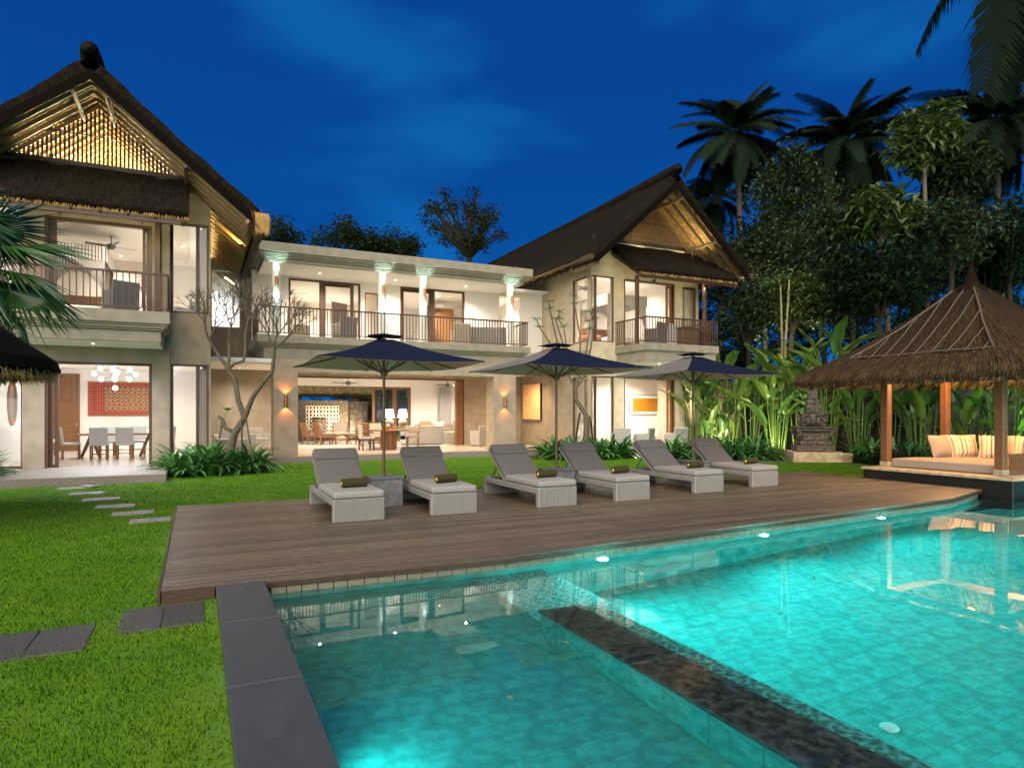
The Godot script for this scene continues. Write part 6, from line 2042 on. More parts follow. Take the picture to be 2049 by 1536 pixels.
func table_lamp(label: String, at_: Vector3, s: float) -> void:
	var t := thing("table_lamp", label, "lamp", at_, 0.0, "pair of table lamps in the living room")
	var m := MB.new()
	m.lathe(Vector3.ZERO, [Vector2(0, 0), Vector2(0.10, 0.0), Vector2(0.10, 0.02), Vector2(0.22, 0.12), Vector2(0.26, 0.24), Vector2(0.20, 0.38), Vector2(0.07, 0.46), Vector2(0.05, 0.50), Vector2(0.0, 0.5)], 18)
	part(t, "base", m, M.ceramic, Vector3.ZERO, Basis().scaled(Vector3(s, s, s)))
	var sh := MB.new()
	sh.lathe(Vector3(0, 0.50, 0), [Vector2(0.30, 0.0), Vector2(0.21, 0.48)], 20)
	part(t, "lamp_shade", sh, M.shade_glow, Vector3.ZERO, Basis().scaled(Vector3(s, s, s)))
	var l := omni(Vector3(0, 0.72 * s, 0), WHITE, 0.10, 0.08, t)
	l.name = "bulb_light"

func picture(called: String, label: String, cat: String, at_: Vector3, turn: float, w: float, h: float, d: float, mt: Material, fm: Material, border := 0.03) -> void:
	var t := thing(called, label, cat, at_, turn)
	part(t, "picture_frame", one(Vector3(0, 0, d * 0.5), Vector3(w, h, d), 0.006), fm)
	var m := MB.new()
	var x := w * 0.5 - border
	var y := h * 0.5 - border
	m.quad(Vector3(-x, -y, d + 0.004), Vector3(x, -y, d + 0.004), Vector3(x, y, d + 0.004), Vector3(-x, y, d + 0.004))
	part(t, "panel", m, mt)

func indoor_things() -> void:
	# dining room
	var dt := thing("dining_table", "wooden dining table with slanted legs under the globe chandelier", "table", Vector3(-2.15, FLOOR, -24.1))
	part(dt, "table_top", one(Vector3(0, 0.735, 0), Vector3(2.3, 0.05, 1.05), 0.01), M.wood_teak)
	for x in [-0.8, 0.8]:
		for s in [-1.0, 1.0]: part(dt, "leg", one(Vector3.ZERO, Vector3(0.09, 0.74, 0.12), 0.01), M.wood_teak, Vector3(x + s * 0.14, 0.355, s * 0.12), Basis(Vector3(0, 0, 1), s * 0.35))
	for c in [[-2.62, -23.15, 0.0, "white dining chair with its back to the lawn, nearer the wooden door"], [-1.95, -23.15, 0.0, "white dining chair with its back to the lawn, nearest the door jamb"], [-3.45, -23.9, -PI / 2 + 0.2, "white dining chair at the end of the table nearest the wooden door"], [-0.90, -23.8, PI / 2 - 0.2, "white dining chair at the table end below the tapestry corner"], [-2.62, -25.05, PI, "white dining chair across the table, nearer the wooden door"], [-1.75, -25.05, PI, "white dining chair on the far side of the table, below the tapestry"]]:
		side_chair(c[3], Vector3(c[0], FLOOR, c[1]), c[2], "dining chairs round the wooden table", M.fabric_white, M.wood_teak)
	var stool := thing("stool", "small white topped stool in front of the wooden inner door", "stool", Vector3(-4.35, FLOOR, -25.6))
	legs(stool, 0.42, 0.42, 0.44, 0.04, M.wood_teak)
	var sm := MB.new()
	sm.rbox(Vector3(0, 0.49, 0), Vector3(0.44, 0.12, 0.44), 0.045)
	part(stool, "seat", sm, M.fabric_white)
	var bf := thing("sideboard", "low white sideboard against the wall below the red tapestry", "sideboard", Vector3(-2.2, FLOOR, -28.7))
	part(bf, "cabinet", one(Vector3(0, 0.42, 0), Vector3(1.9, 0.80, 0.42), 0.012), M.inner_wall)
	part(bf, "table_top", one(Vector3(0, 0.835, 0), Vector3(1.96, 0.03, 0.46), 0.006), M.fabric_white)
	picture("tapestry", "red bordered woven tapestry with golden scrolls on the dining room wall", "tapestry", Vector3(-2.55, 2.13, -28.98), 0.0, 2.20, 1.30, 0.03, M.batik, M.wood_slat, 0.012)
	var ch := thing("globe_chandelier", "chandelier of white glass globes above the dining table", "chandelier", Vector3(-2.33, 2.72, -24.4))
	var arm := MB.new()
	arm.rod(Vector3(0, -0.2, 0), Vector3(0, 0.50, 0), 0.012)
	var gm := MB.new()
	gm.ball(Vector3.ZERO, Vector3(0.075, 0.075, 0.075), 16, 10)
	var gmesh := gm.mesh()
	for g in [[-0.57, 0.13, 0.0], [0.57, 0.13, 0.0], [-0.40, 0.28, 0.1], [0.40, 0.28, -0.1], [-0.40, -0.04, -0.1], [0.40, -0.04, 0.1], [-0.03, 0.28, 0.35], [0.03, 0.20, -0.35], [0.06, 0.10, 0.42], [-0.05, 0.0, -0.42], [0.02, -0.05, 0.3], [0.0, -0.32, 0.0]]:
		part(ch, "globe", gmesh, M.globe_glow, Vector3(g[0], g[1], g[2]))
		arm.rod(Vector3(0, 0.1, 0), Vector3(g[0], g[1], g[2]) * 0.9, 0.006)
		if absf(g[0]) > 0.3 or g[1] < -0.2: omni(Vector3(g[0], g[1], g[2]), Color(0.95, 0.97, 1.0), 0.42, 0.07, ch)
	part(ch, "arm", arm, M.metal_grey)
	# glimpse through the border window: lamp and round mirror on a white console
	var mi := thing("round_mirror", "tall oval mirror with red carved frame behind the border window", "mirror", Vector3(-4.76, 1.9, -23.2))
	var mm := MB.new()
	var ring := []
	var rr := []
	for k in 25:
		ring.append(Vector3(0, sin(TAU * k / 24.0) * 0.62, cos(TAU * k / 24.0) * 0.42))
		rr.append(0.05)
	mm.tube(ring, rr, 6, false)
	part(mi, "mirror_frame", mm, M.fabric_orange)
	part(mi, "mirror_glass", one(Vector3(-0.01, 0, 0), Vector3(0.01, 1.0, 0.68), 0.002), M.metal_grey)
	# left bedroom
	canopy_bed("white canopy bed with striped curtains in the nearest pavilion", Vector3(-3.36, UP, -23.45), 0.0, M.curtain)
	ceiling_fan("ceiling fan above the bed in the nearest pavilion", Vector3(-2.40, 6.87, -24.0), 0.35)
	var ac := thing("air_conditioner", "white wall mounted air conditioner in the nearest pavilion bedroom", "air conditioner", Vector3(-1.45, 6.35, -27.6))
	part(ac, "casing", one(Vector3.ZERO, Vector3(0.95, 0.28, 0.22), 0.03), M.fabric_white)
	part(ac, "louvre", one(Vector3(0, -0.11, 0.115), Vector3(0.86, 0.04, 0.012), 0.004), M.fabric_beige)
	armchair("lounge_chair", "dark grey armchair behind the balcony railing of the nearest pavilion", Vector3(-1.75, UP, -19.6), 0.5, "balcony armchairs", M.fabric_dark)
	armchair("lounge_chair", "dark grey chair behind the corner window of the nearest pavilion", Vector3(-0.15, UP, -21.6), 2.3, "balcony armchairs", M.fabric_dark)
	# living room
	var rt := thing("round_table", "round wooden dining table with slab legs just inside the living room", "table", Vector3(6.67, FLOOR, -24.6))
	var tt := MB.new()
	tt.lathe(Vector3(0, 0.71, 0), [Vector2(0, 0), Vector2(0.72, 0.0), Vector2(0.74, 0.02), Vector2(0.74, 0.05), Vector2(0, 0.05)], 28)
	part(rt, "table_top", tt, M.wood_teak)
	for k in 3: part(rt, "leg", one(Vector3(0.18, 0.355, 0), Vector3(0.34, 0.71, 0.07), 0.01), M.wood_teak, Vector3.ZERO, Basis(Vector3.UP, TAU * k / 3.0 + 0.4))
	var bw := thing("fruit_bowl", "orange bowl of fruit and white flowers on the round table", "bowl", Vector3(6.55, FLOOR + 0.76, -24.5))
	var bm := MB.new()
	bm.lathe(Vector3.ZERO, [Vector2(0, 0), Vector2(0.08, 0.0), Vector2(0.18, 0.10), Vector2(0.16, 0.105), Vector2(0.07, 0.02)], 16)
	part(bw, "bowl", bm, M.orange_bowl)
	for k in 6:
		var o := MB.new()
		o.ball(Vector3(cos(k * 1.05) * 0.09, 0.13 + 0.03 * (k % 2), sin(k * 1.05) * 0.09), Vector3.ONE * 0.05, 8, 6)
		part(bw, "fruit", o, [M.orange_bowl, M.bed_linen, M.leaf_young][k % 3])
	for c in [[5.75, -24.4, -1.45, "pale dining chair at the round table, on the lattice side"], [7.70, -24.9, 1.4, "pale wood armed dining chair at the round table, on the sofa side"], [6.5, -25.8, PI, "pale dining chair on the far side of the round table"]]:
		side_chair(c[3], Vector3(c[0], FLOOR, c[1]), c[2], "dining chairs round the round table", M.fabric_white if c[0] < 7 else M.fabric_beige, M.wood_teak if c[0] > 7 else M.stick, true)
	for c in [[5.10, -29.3, -1.35, "wooden lounge chair with pale cushions nearest the pier"], [4.65, -29.9, -1.35, "wooden lounge chair with pale cushions, farther of the two by the pier"], [6.45, -28.9, 0.35, "wooden lounge chair with its upholstered back to the lawn"], [5.95, -30.5, 2.9, "wooden lounge chair facing the lawn in front of the lattice"]]:
		var t := thing("wooden_lounge_chair", c[3], "lounge chair", Vector3(c[0], FLOOR, c[1]), c[2], "wooden lounge chairs in the living room")
		legs(t, 0.70, 0.72, 0.36, 0.05, M.wood_teak, 0.08)
		part(t, "seat_frame", one(Vector3(0, 0.36, 0), Vector3(0.70, 0.06, 0.72), 0.01), M.wood_teak)
		var s1 := MB.new()
		s1.rbox(Vector3(0, 0.45, -0.03), Vector3(0.62, 0.12, 0.62), 0.04)
		part(t, "seat_cushion", s1, M.fabric_beige)
		var s2 := MB.new()
		s2.rbox(Vector3(0, 0.70, 0.30), Vector3(0.62, 0.46, 0.12), 0.04, Basis(Vector3(1, 0, 0), 0.22))
		part(t, "back_cushion", s2, M.fabric_beige)
		part(t, "back_frame", one(Vector3(0, 0.68, 0.39), Vector3(0.70, 0.56, 0.04), 0.01, Basis(Vector3(1, 0, 0), 0.22)), M.wood_teak)
		for s in [-1.0, 1.0]: part(t, "arm", one(Vector3(s * 0.34, 0.60, 0.0), Vector3(0.05, 0.04, 0.70), 0.01), M.wood_teak)
	var cf := thing("coffee_table", "small table with dark metal legs between the wooden lounge chairs", "table", Vector3(5.85, FLOOR, -29.5))
	part(cf, "table_top", one(Vector3(0, 0.46, 0), Vector3(0.75, 0.04, 0.75), 0.008), M.fabric_beige)
	legs(cf, 0.7, 0.7, 0.44, 0.03, M.iron)
	sofa("white slipcovered sofa with its back to the lawn, beside the round table", Vector3(9.05, FLOOR, -27.9), 0.0, 1.75, M.fabric_white)
	sofa("cream slipcovered sofa beside the sliding door jamb", Vector3(10.75, FLOOR, -27.9), PI / 2, 1.6, M.fabric_beige)
	sofa("cream sofa against the back wall of the living room", Vector3(10.9, FLOOR, -30.4), PI, 2.6, M.fabric_beige)
	for c in [[10.0, -30.25, "terracotta cushion on the back wall sofa", "fabric_orange"], [10.7, -30.3, "cream cushion on the back wall sofa beside the terracotta one", "fabric_white"], [11.7, -30.3, "cream cushion at the far end of the back wall sofa", "fabric_beige"]]:
		cushion(c[2], Vector3(c[0], FLOOR + 0.78, c[1]), Vector3(0.55, 0.42, 0.18), Basis(Vector3(1, 0, 0), -0.25), M[c[3]], "cushions on the back wall sofa")
	var cs := thing("console_table", "wooden console table behind the sofa carrying two lamps", "table", Vector3(8.25, FLOOR, -29.2))
	part(cs, "table_top", one(Vector3(0, 0.74, 0), Vector3(1.7, 0.05, 0.45), 0.008), M.wood_teak)
	legs(cs, 1.6, 0.4, 0.72, 0.06, M.wood_teak)
	table_lamp("table lamp with white shade, next to the parasol pole", Vector3(7.93, FLOOR + 0.765, -29.2), 0.8)
	table_lamp("table lamp with white shade and round ceramic base, nearer the sofa", Vector3(8.55, FLOOR + 0.765, -29.2), 0.8)
	ceiling_fan("ceiling fan in the living room above the lounge chairs", Vector3(5.95, 2.92, -28.6), 0.2)
	ceiling_fan("ceiling fan in the living room near the sliding door jamb", Vector3(10.6, 2.92, -28.8), 0.4)
	# behind the living room: lattice screen, wall, thatched back pavilion
	var lw := thing("courtyard_wall", "stone courtyard wall with white lattice opening behind the living room", "wall", Vector3(7.0, 0, -36.0))
	wpart(lw, "wall", wall(0, 2.5, 7.5, 0.0, 2.25, -36.2, -36.0, [[5.25, 7.0, 0.3, 2.0]]), M.andesite)
	wpart(lw, "back_panel", spanm(Vector3(5.2, 0.2, -36.5), Vector3(7.1, 2.1, -36.4)), M.wood_slat)
	for i in 10:
		for j in 8:
			var m := MB.new()
			var cx := 5.34 + i * 0.175
			var cy := 0.42 + j * 0.205
			if cx > 5.62 and cx < 6.32 and cy < 1.25: continue
			var pa := []
			var ra := []
			for k in 9:
				pa.append(Vector3(cx + cos(TAU * k / 8.0) * 0.075, cy + sin(TAU * k / 8.0) * 0.112, -36.03))
				ra.append(0.018)
			m.tube(pa, ra, 4, false)
			wpart(lw, "lattice_ring", m, M.inner_wall)
	wpart(lw, "niche", one(Vector3(5.98, 0.72, -35.98), Vector3(0.72, 1.1, 0.16), 0.05), M.andesite)
	wpart(lw, "pillar", one(Vector3(7.95, 1.1, -35.7), Vector3(0.95, 2.2, 0.5), 0.02), M.garden_stone)
	var bp := thing("back_pavilion", "thatched pavilion seen through the living room above the lattice wall", "gazebo", Vector3(6.0, 0, -39.0))
	wpart(bp, "roof", thatch(Vector3(0.0, 4.8, -40.5), Vector3(9.0, 4.8, -40.5), Vector3(0.0, 2.75, -37.6), Vector3(9.3, 2.75, -37.6), 0.35, 0.05, 0.05, 41), M.thatch_gold)
	for x in [3.0, 5.2, 7.4, 8.3]: wpart(bp, "post", one(Vector3(x, 1.5, -38.0), Vector3(0.22, 3.0, 0.22), 0.01), M.wood_post)
	# upstairs rooms of the middle house
	ceiling_fan("ceiling fan upstairs beside the first balcony door", Vector3(3.15, 6.12, -25.6), 0.1)
	ceiling_fan("ceiling fan upstairs behind the second balcony door", Vector3(9.0, 6.12, -26.6), 0.5)
	var wd := thing("wardrobe", "tall orange wood wardrobe behind the second balcony door", "wardrobe", Vector3(9.7, UP, -27.3), -0.15)
	part(wd, "cabinet", one(Vector3(0, 1.02, 0), Vector3(1.05, 2.04, 0.6), 0.01), M.wood_teak)
	for s in [-1.0, 1.0]: part(wd, "door", one(Vector3(s * 0.26, 1.02, 0.31), Vector3(0.49, 1.92, 0.03), 0.01), M.wood_teak)
	var wd2 := thing("wooden_door", "orange inner door standing open upstairs behind the first balcony door", "door", Vector3(5.3, UP, -27.2), 0.6)
	part(wd2, "leaf", one(Vector3(0, 1.0, 0), Vector3(0.85, 2.0, 0.05), 0.008), M.wood_teak)
	part(wd2, "handle", one(Vector3(0.34, 1.0, 0.05), Vector3(0.03, 0.12, 0.05), 0.008), M.brass)
	for c in [[4.75, -23.4, 0.3, "fabric_dark", "dark armchair on the main balcony in front of the first door"], [9.1, -23.3, -0.2, "fabric_beige", "beige armchair on the main balcony in front of the wardrobe door"], [8.2, -26.0, 0.4, "fabric_white", "white armchair inside the second balcony door"], [3.6, -26.4, 0.2, "fabric_beige", "low beige seat inside the first balcony door"]]:
		armchair("lounge_chair", c[4], Vector3(c[0], UP, c[1]), c[2], "balcony armchairs", M[c[3]])
	sofa("grey wicker sofa at the far end of the main balcony", Vector3(10.2, UP, -23.6), -0.25, 1.7, M.wicker_grey)
	# far pavilion rooms
	canopy_bed("white canopy bed with gathered curtains in the far pavilion", Vector3(16.12, UP, -23.4), 0.0, M.fabric_white)
	ceiling_fan("ceiling fan behind the corner window of the far pavilion", Vector3(14.9, 6.9, -23.6), 0.4)
	armchair("lounge_chair", "grey armchair behind the far balcony railing", Vector3(15.6, UP, -19.8), 0.3, "balcony armchairs", M.fabric_dark)
	var de := thing("balcony_table", "brown wicker table at the outer end of the far balcony", "table", Vector3(17.0, UP, -19.7))
	part(de, "base", one(Vector3(0, 0.36, 0), Vector3(0.8, 0.7, 0.5), 0.02), M.wood_slat)
	part(de, "table_top", one(Vector3(0, 0.73, 0), Vector3(0.95, 0.04, 0.6), 0.01), M.wood_slat)
	armchair("lounge_chair", "white armchair on the far balcony between the table and the bed", Vector3(16.3, UP, -20.0), 0.2, "balcony armchairs", M.fabric_white)
	var bn := thing("bench", "red brown upholstered bench behind the corner window upstairs", "bench", Vector3(14.25, UP, -22.6))
	part(bn, "seat", one(Vector3(0, 0.50, 0), Vector3(0.7, 0.16, 1.4), 0.04), M.fabric_orange)
	part(bn, "base", one(Vector3(0, 0.21, 0), Vector3(0.66, 0.42, 1.36), 0.01), M.wood_teak)
	picture("framed_painting", "framed plain golden yellow picture on the far pavilion wall", "picture", Vector3(17.72, 1.94, -23.045), 0.0, 1.95, 0.86, 0.04, M.yellow_print, M.wood_slat, 0.03)
	var wt := thing("white_dining_set", "white cloth covered table behind the corner window of the far pavilion", "table", Vector3(14.6, FLOOR, -23.5))
	part(wt, "cloth", one(Vector3(0, 0.38, 0), Vector3(1.3, 0.76, 0.8), 0.03), M.fabric_white)
	part(wt, "table_top", one(Vector3(0, 0.775, 0), Vector3(1.34, 0.03, 0.84), 0.01), M.fabric_white)
	side_chair("white chair just behind the corner window of the far pavilion", Vector3(14.0, FLOOR, -22.6), 0.3, "white chairs in the far pavilion", M.fabric_white, M.fabric_white)

func terrace_things() -> void:
	for c in [[0.95, -25.2, 2.7, "white wicker armchair on the terrace behind the bare frangipani trunk"], [2.05, -25.3, 3.6, "white wicker armchair on the terrace beside the first pier"], [10.75, -25.3, 0.35, "white wicker armchair on the terrace beside the sliding door jamb"], [13.95, -19.7, -0.5, "white wicker armchair on the far terrace, with rounded back"], [14.75, -19.4, 0.6, "grey white wicker armchair turned sideways on the far terrace"], [16.05, -19.2, 0.05, "white wicker armchair facing the lawn on the far terrace"]]:
		armchair("wicker_armchair", c[3], Vector3(c[0], FLOOR, c[1]), c[2], "white wicker armchairs on the terraces", M.wicker_white, 0.64, 0.84)
	var wt := thing("wicker_table", "low white wicker table between the terrace armchairs by the frangipani", "table", Vector3(1.5, FLOOR, -25.6))
	part(wt, "base", one(Vector3(0, 0.22, 0), Vector3(0.5, 0.44, 0.5), 0.02), M.wicker_white)
	part(wt, "table_top", one(Vector3(0, 0.455, 0), Vector3(0.56, 0.03, 0.56), 0.01), M.fabric_white)
	var ps := thing("wicker_stand", "tall white wicker pedestal in the corner beside the textured wall panel", "stand", Vector3(12.0, FLOOR, -25.6))
	part(ps, "shade", one(Vector3(0, 0.95, 0), Vector3(0.42, 0.34, 0.42), 0.03), M.wicker_white)
	part(ps, "stem", one(Vector3(0, 0.42, 0), Vector3(0.12, 0.76, 0.12), 0.01), M.wicker_white)
	part(ps, "foot", one(Vector3(0, 0.03, 0), Vector3(0.40, 0.05, 0.40), 0.01), M.wicker_white)
	picture("wall_panel", "textured brown relief panel on the terrace side wall", "wall art", Vector3(13.285, 2.07, -25.33), -PI / 2, 1.62, 1.52, 0.09, M.coral, M.wood_dark, 0.0)
	# day bed in the gazebo
	var db := MB.new()
	db.rbox(Vector3(15.62, 0.475, -8.62), Vector3(2.35, 0.20, 2.30), 0.05, Basis(), 0.01)
	solo("day_bed_mattress", "peach mattress filling the gazebo floor", "mattress", db, M.mattress)
	for c in [[15.72, -9.42, 0.0, "plain peach pillow at the back of the gazebo day bed", "mattress"], [16.42, -9.30, -0.35, "striped brown and cream pillow beside the plain one on the day bed", "pillow_striped"], [16.55, -8.62, -1.1, "striped pillow half hidden behind the near gazebo post", "pillow_striped"], [16.55, -7.95, -1.45, "striped pillow behind the rod railing of the gazebo", "pillow_striped"]]:
		cushion(c[3], Vector3(c[0], 0.83, c[1]), Vector3(0.74, 0.56, 0.24), Basis(Vector3.UP, c[2]) * Basis(Vector3(1, 0, 0), -0.28), M[c[4]], "pillows on the gazebo day bed", "pillow")

func shrine() -> void:
	var t := thing("stone_shrine", "tiered grey stone shrine on a pale plinth between the plants and the gazebo", "shrine", Vector3(18.45, 0, -15.2), 0.0)
	var bs := Basis(Vector3.UP, -0.62)
	part(t, "plinth", one(Vector3(0, 0.165, 0), Vector3(1.5, 0.33, 1.3), 0.012), M.sandstone, Vector3.ZERO, bs)
	part(t, "plinth", one(Vector3(0.25, 0.15, 0.02), Vector3(1.6, 0.30, 1.25), 0.012), M.sandstone, Vector3.ZERO, bs)
	var y := 0.33
	for s in [[1.15, 0.22], [0.98, 0.14], [0.90, 0.30], [1.08, 0.10], [1.16, 0.06], [0.72, 0.20], [0.60, 0.14], [0.66, 0.10], [0.46, 0.30], [0.38, 0.16], [0.30, 0.46], [0.40, 0.10], [0.52, 0.08], [0.36, 0.14], [0.24, 0.16], [0.12, 0.16]]:
		part(t, "tier", one(Vector3(0, y + s[1] * 0.5, 0), Vector3(s[0], s[1] - 0.004, s[0] * 0.82), 0.03), M.andesite, Vector3.ZERO, bs * Basis(Vector3.UP, rf(-0.03, 0.03)))
		y += s[1]
	for k in 8:
		var a := bs * Vector3([-0.5, 0.5, -0.5, 0.5, -0.33, 0.33, -0.33, 0.33][k], [0.95, 0.95, 0.95, 0.95, 1.42, 1.42, 1.42, 1.42][k], [0.40, 0.40, -0.40, -0.40, 0.27, 0.27, -0.27, -0.27][k])
		var m := MB.new()
		m.tube([a + Vector3(0, -0.10, 0), a, a + Vector3(0, 0.10, 0) + Vector3(a.x, 0, a.z) * 0.14, a + Vector3(0, 0.20, 0) + Vector3(a.x, 0, a.z) * 0.08], [0.09, 0.085, 0.055, 0.02], 7)
		part(t, "corner_ornament", m, M.andesite)
	var fg := MB.new()
	fg.ball(bs * Vector3(-0.1, 1.40, 0.42), Vector3(0.13, 0.20, 0.12), 10, 8)
	fg.ball(bs * Vector3(-0.1, 1.66, 0.43), Vector3(0.08, 0.10, 0.08), 10, 8)
	fg.ball(bs * Vector3(-0.25, 1.33, 0.46), Vector3(0.07, 0.12, 0.07), 8, 6)
	fg.ball(bs * Vector3(0.07, 1.33, 0.46), Vector3(0.07, 0.12, 0.07), 8, 6)
	part(t, "carved_figure", fg, M.andesite)

# ------------------------------------------------------------------ lamps
func downlight(label: String, p: Vector3, c: Color, e: float, angle := 74.0, group := "recessed downlights") -> void:
	var t := thing("downlight", label, "downlight", p, 0.0, group)
	var r := MB.new()
	r.lathe(Vector3.ZERO, [Vector2(0.045, -0.006), Vector2(0.065, -0.006), Vector2(0.065, 0.0)], 16)
	part(t, "trim_ring", r, M.fabric_white)
	var d := MB.new()
	d.lathe(Vector3.ZERO, [Vector2(0.0, -0.004), Vector2(0.045, -0.004)], 14)
	part(t, "lamp_glass", d, M.lamp_glow)
	spot(Vector3(0, -0.02, 0), Vector3.DOWN, angle, c, e * 0.8, 0.045, 1.0, t)

func wall_cylinder(label: String, p: Vector3, h: float, r: float, c: Color, e: float, angle: float, glass: Material, group: String) -> void:     # lamp that throws light up and down its wall
	var t := thing("wall_sconce", label, "wall lamp", p, 0.0, group)
	var b := MB.new()
	b.tube([Vector3(0, -h * 0.5, 0), Vector3(0, h * 0.5, 0)], [r, r], 14, false)
	b.tube([Vector3(0, h * 0.5, 0), Vector3(0, -h * 0.5, 0)], [r * 0.9, r * 0.9], 14, false)
	part(t, "cylinder", b, M.copper)
	part(t, "mount", one(Vector3(0, 0, -r - 0.02), Vector3(0.05, 0.08, 0.06), 0.006), M.copper)
	for s in [1.0, -1.0]:
		var d := MB.new()
		d.lathe(Vector3(0, s * h * 0.36, 0), [Vector2(0.0, 0.0), Vector2(r * 0.88, 0.0)] if s < 0 else [Vector2(r * 0.88, 0.0), Vector2(0.0, 0.0)], 14)
		part(t, "lamp_glass", d, glass)
		spot(Vector3(0, s * (h * 0.36 + 0.02), 0), Vector3(0, s, -0.04), angle, c, e, r * 0.6, 0.35, t)

func garden_spot(label: String, p: Vector3, to: Vector3, c: Color, e: float, angle := 50.0) -> void:
	var t := thing("garden_spotlight", label, "garden light", p, 0.0, "garden spotlights among the plants")
	var b := MB.new()
	var d := (to - p).normalized()
	b.rod(Vector3(0, -0.12, 0), Vector3.ZERO, 0.012)
	b.tube([-d * 0.06, d * 0.07], [0.035, 0.045], 10)
	part(t, "housing", b, M.iron)
	var g := MB.new()
	g.tube([d * 0.071, d * 0.074], [0.038, 0.036], 10)
	part(t, "lamp_glass", g, M.lamp_glow)
	spot(d * 0.09, d, angle, c, e, 0.035, 0.6, t)

func pool_light(label: String, p: Vector3, d: Vector3, e: float) -> void:
	var t := thing("pool_light", label, "pool light", p, 0.0, "underwater pool lights")
	var b := Basis.looking_at(-d, Vector3.UP)
	var r := MB.new()
	r.tube([Vector3(0, 0, 0), Vector3(0, 0, 0.03)], [0.085, 0.075], 16, false)
	part(t, "rim", r, M.metal_grey, Vector3.ZERO, b)
	var g := MB.new()
	g.tube([Vector3(0, 0, 0.005), Vector3(0, 0, 0.02)], [0.068, 0.06], 16)
	part(t, "lamp_glass", g, M.pool_lamp_glow, Vector3.ZERO, b)
	spot(d * 0.04, d + Vector3(0, -0.12, 0), 82.0, CYAN, e * 0.78, 0.06, 0.8, t)

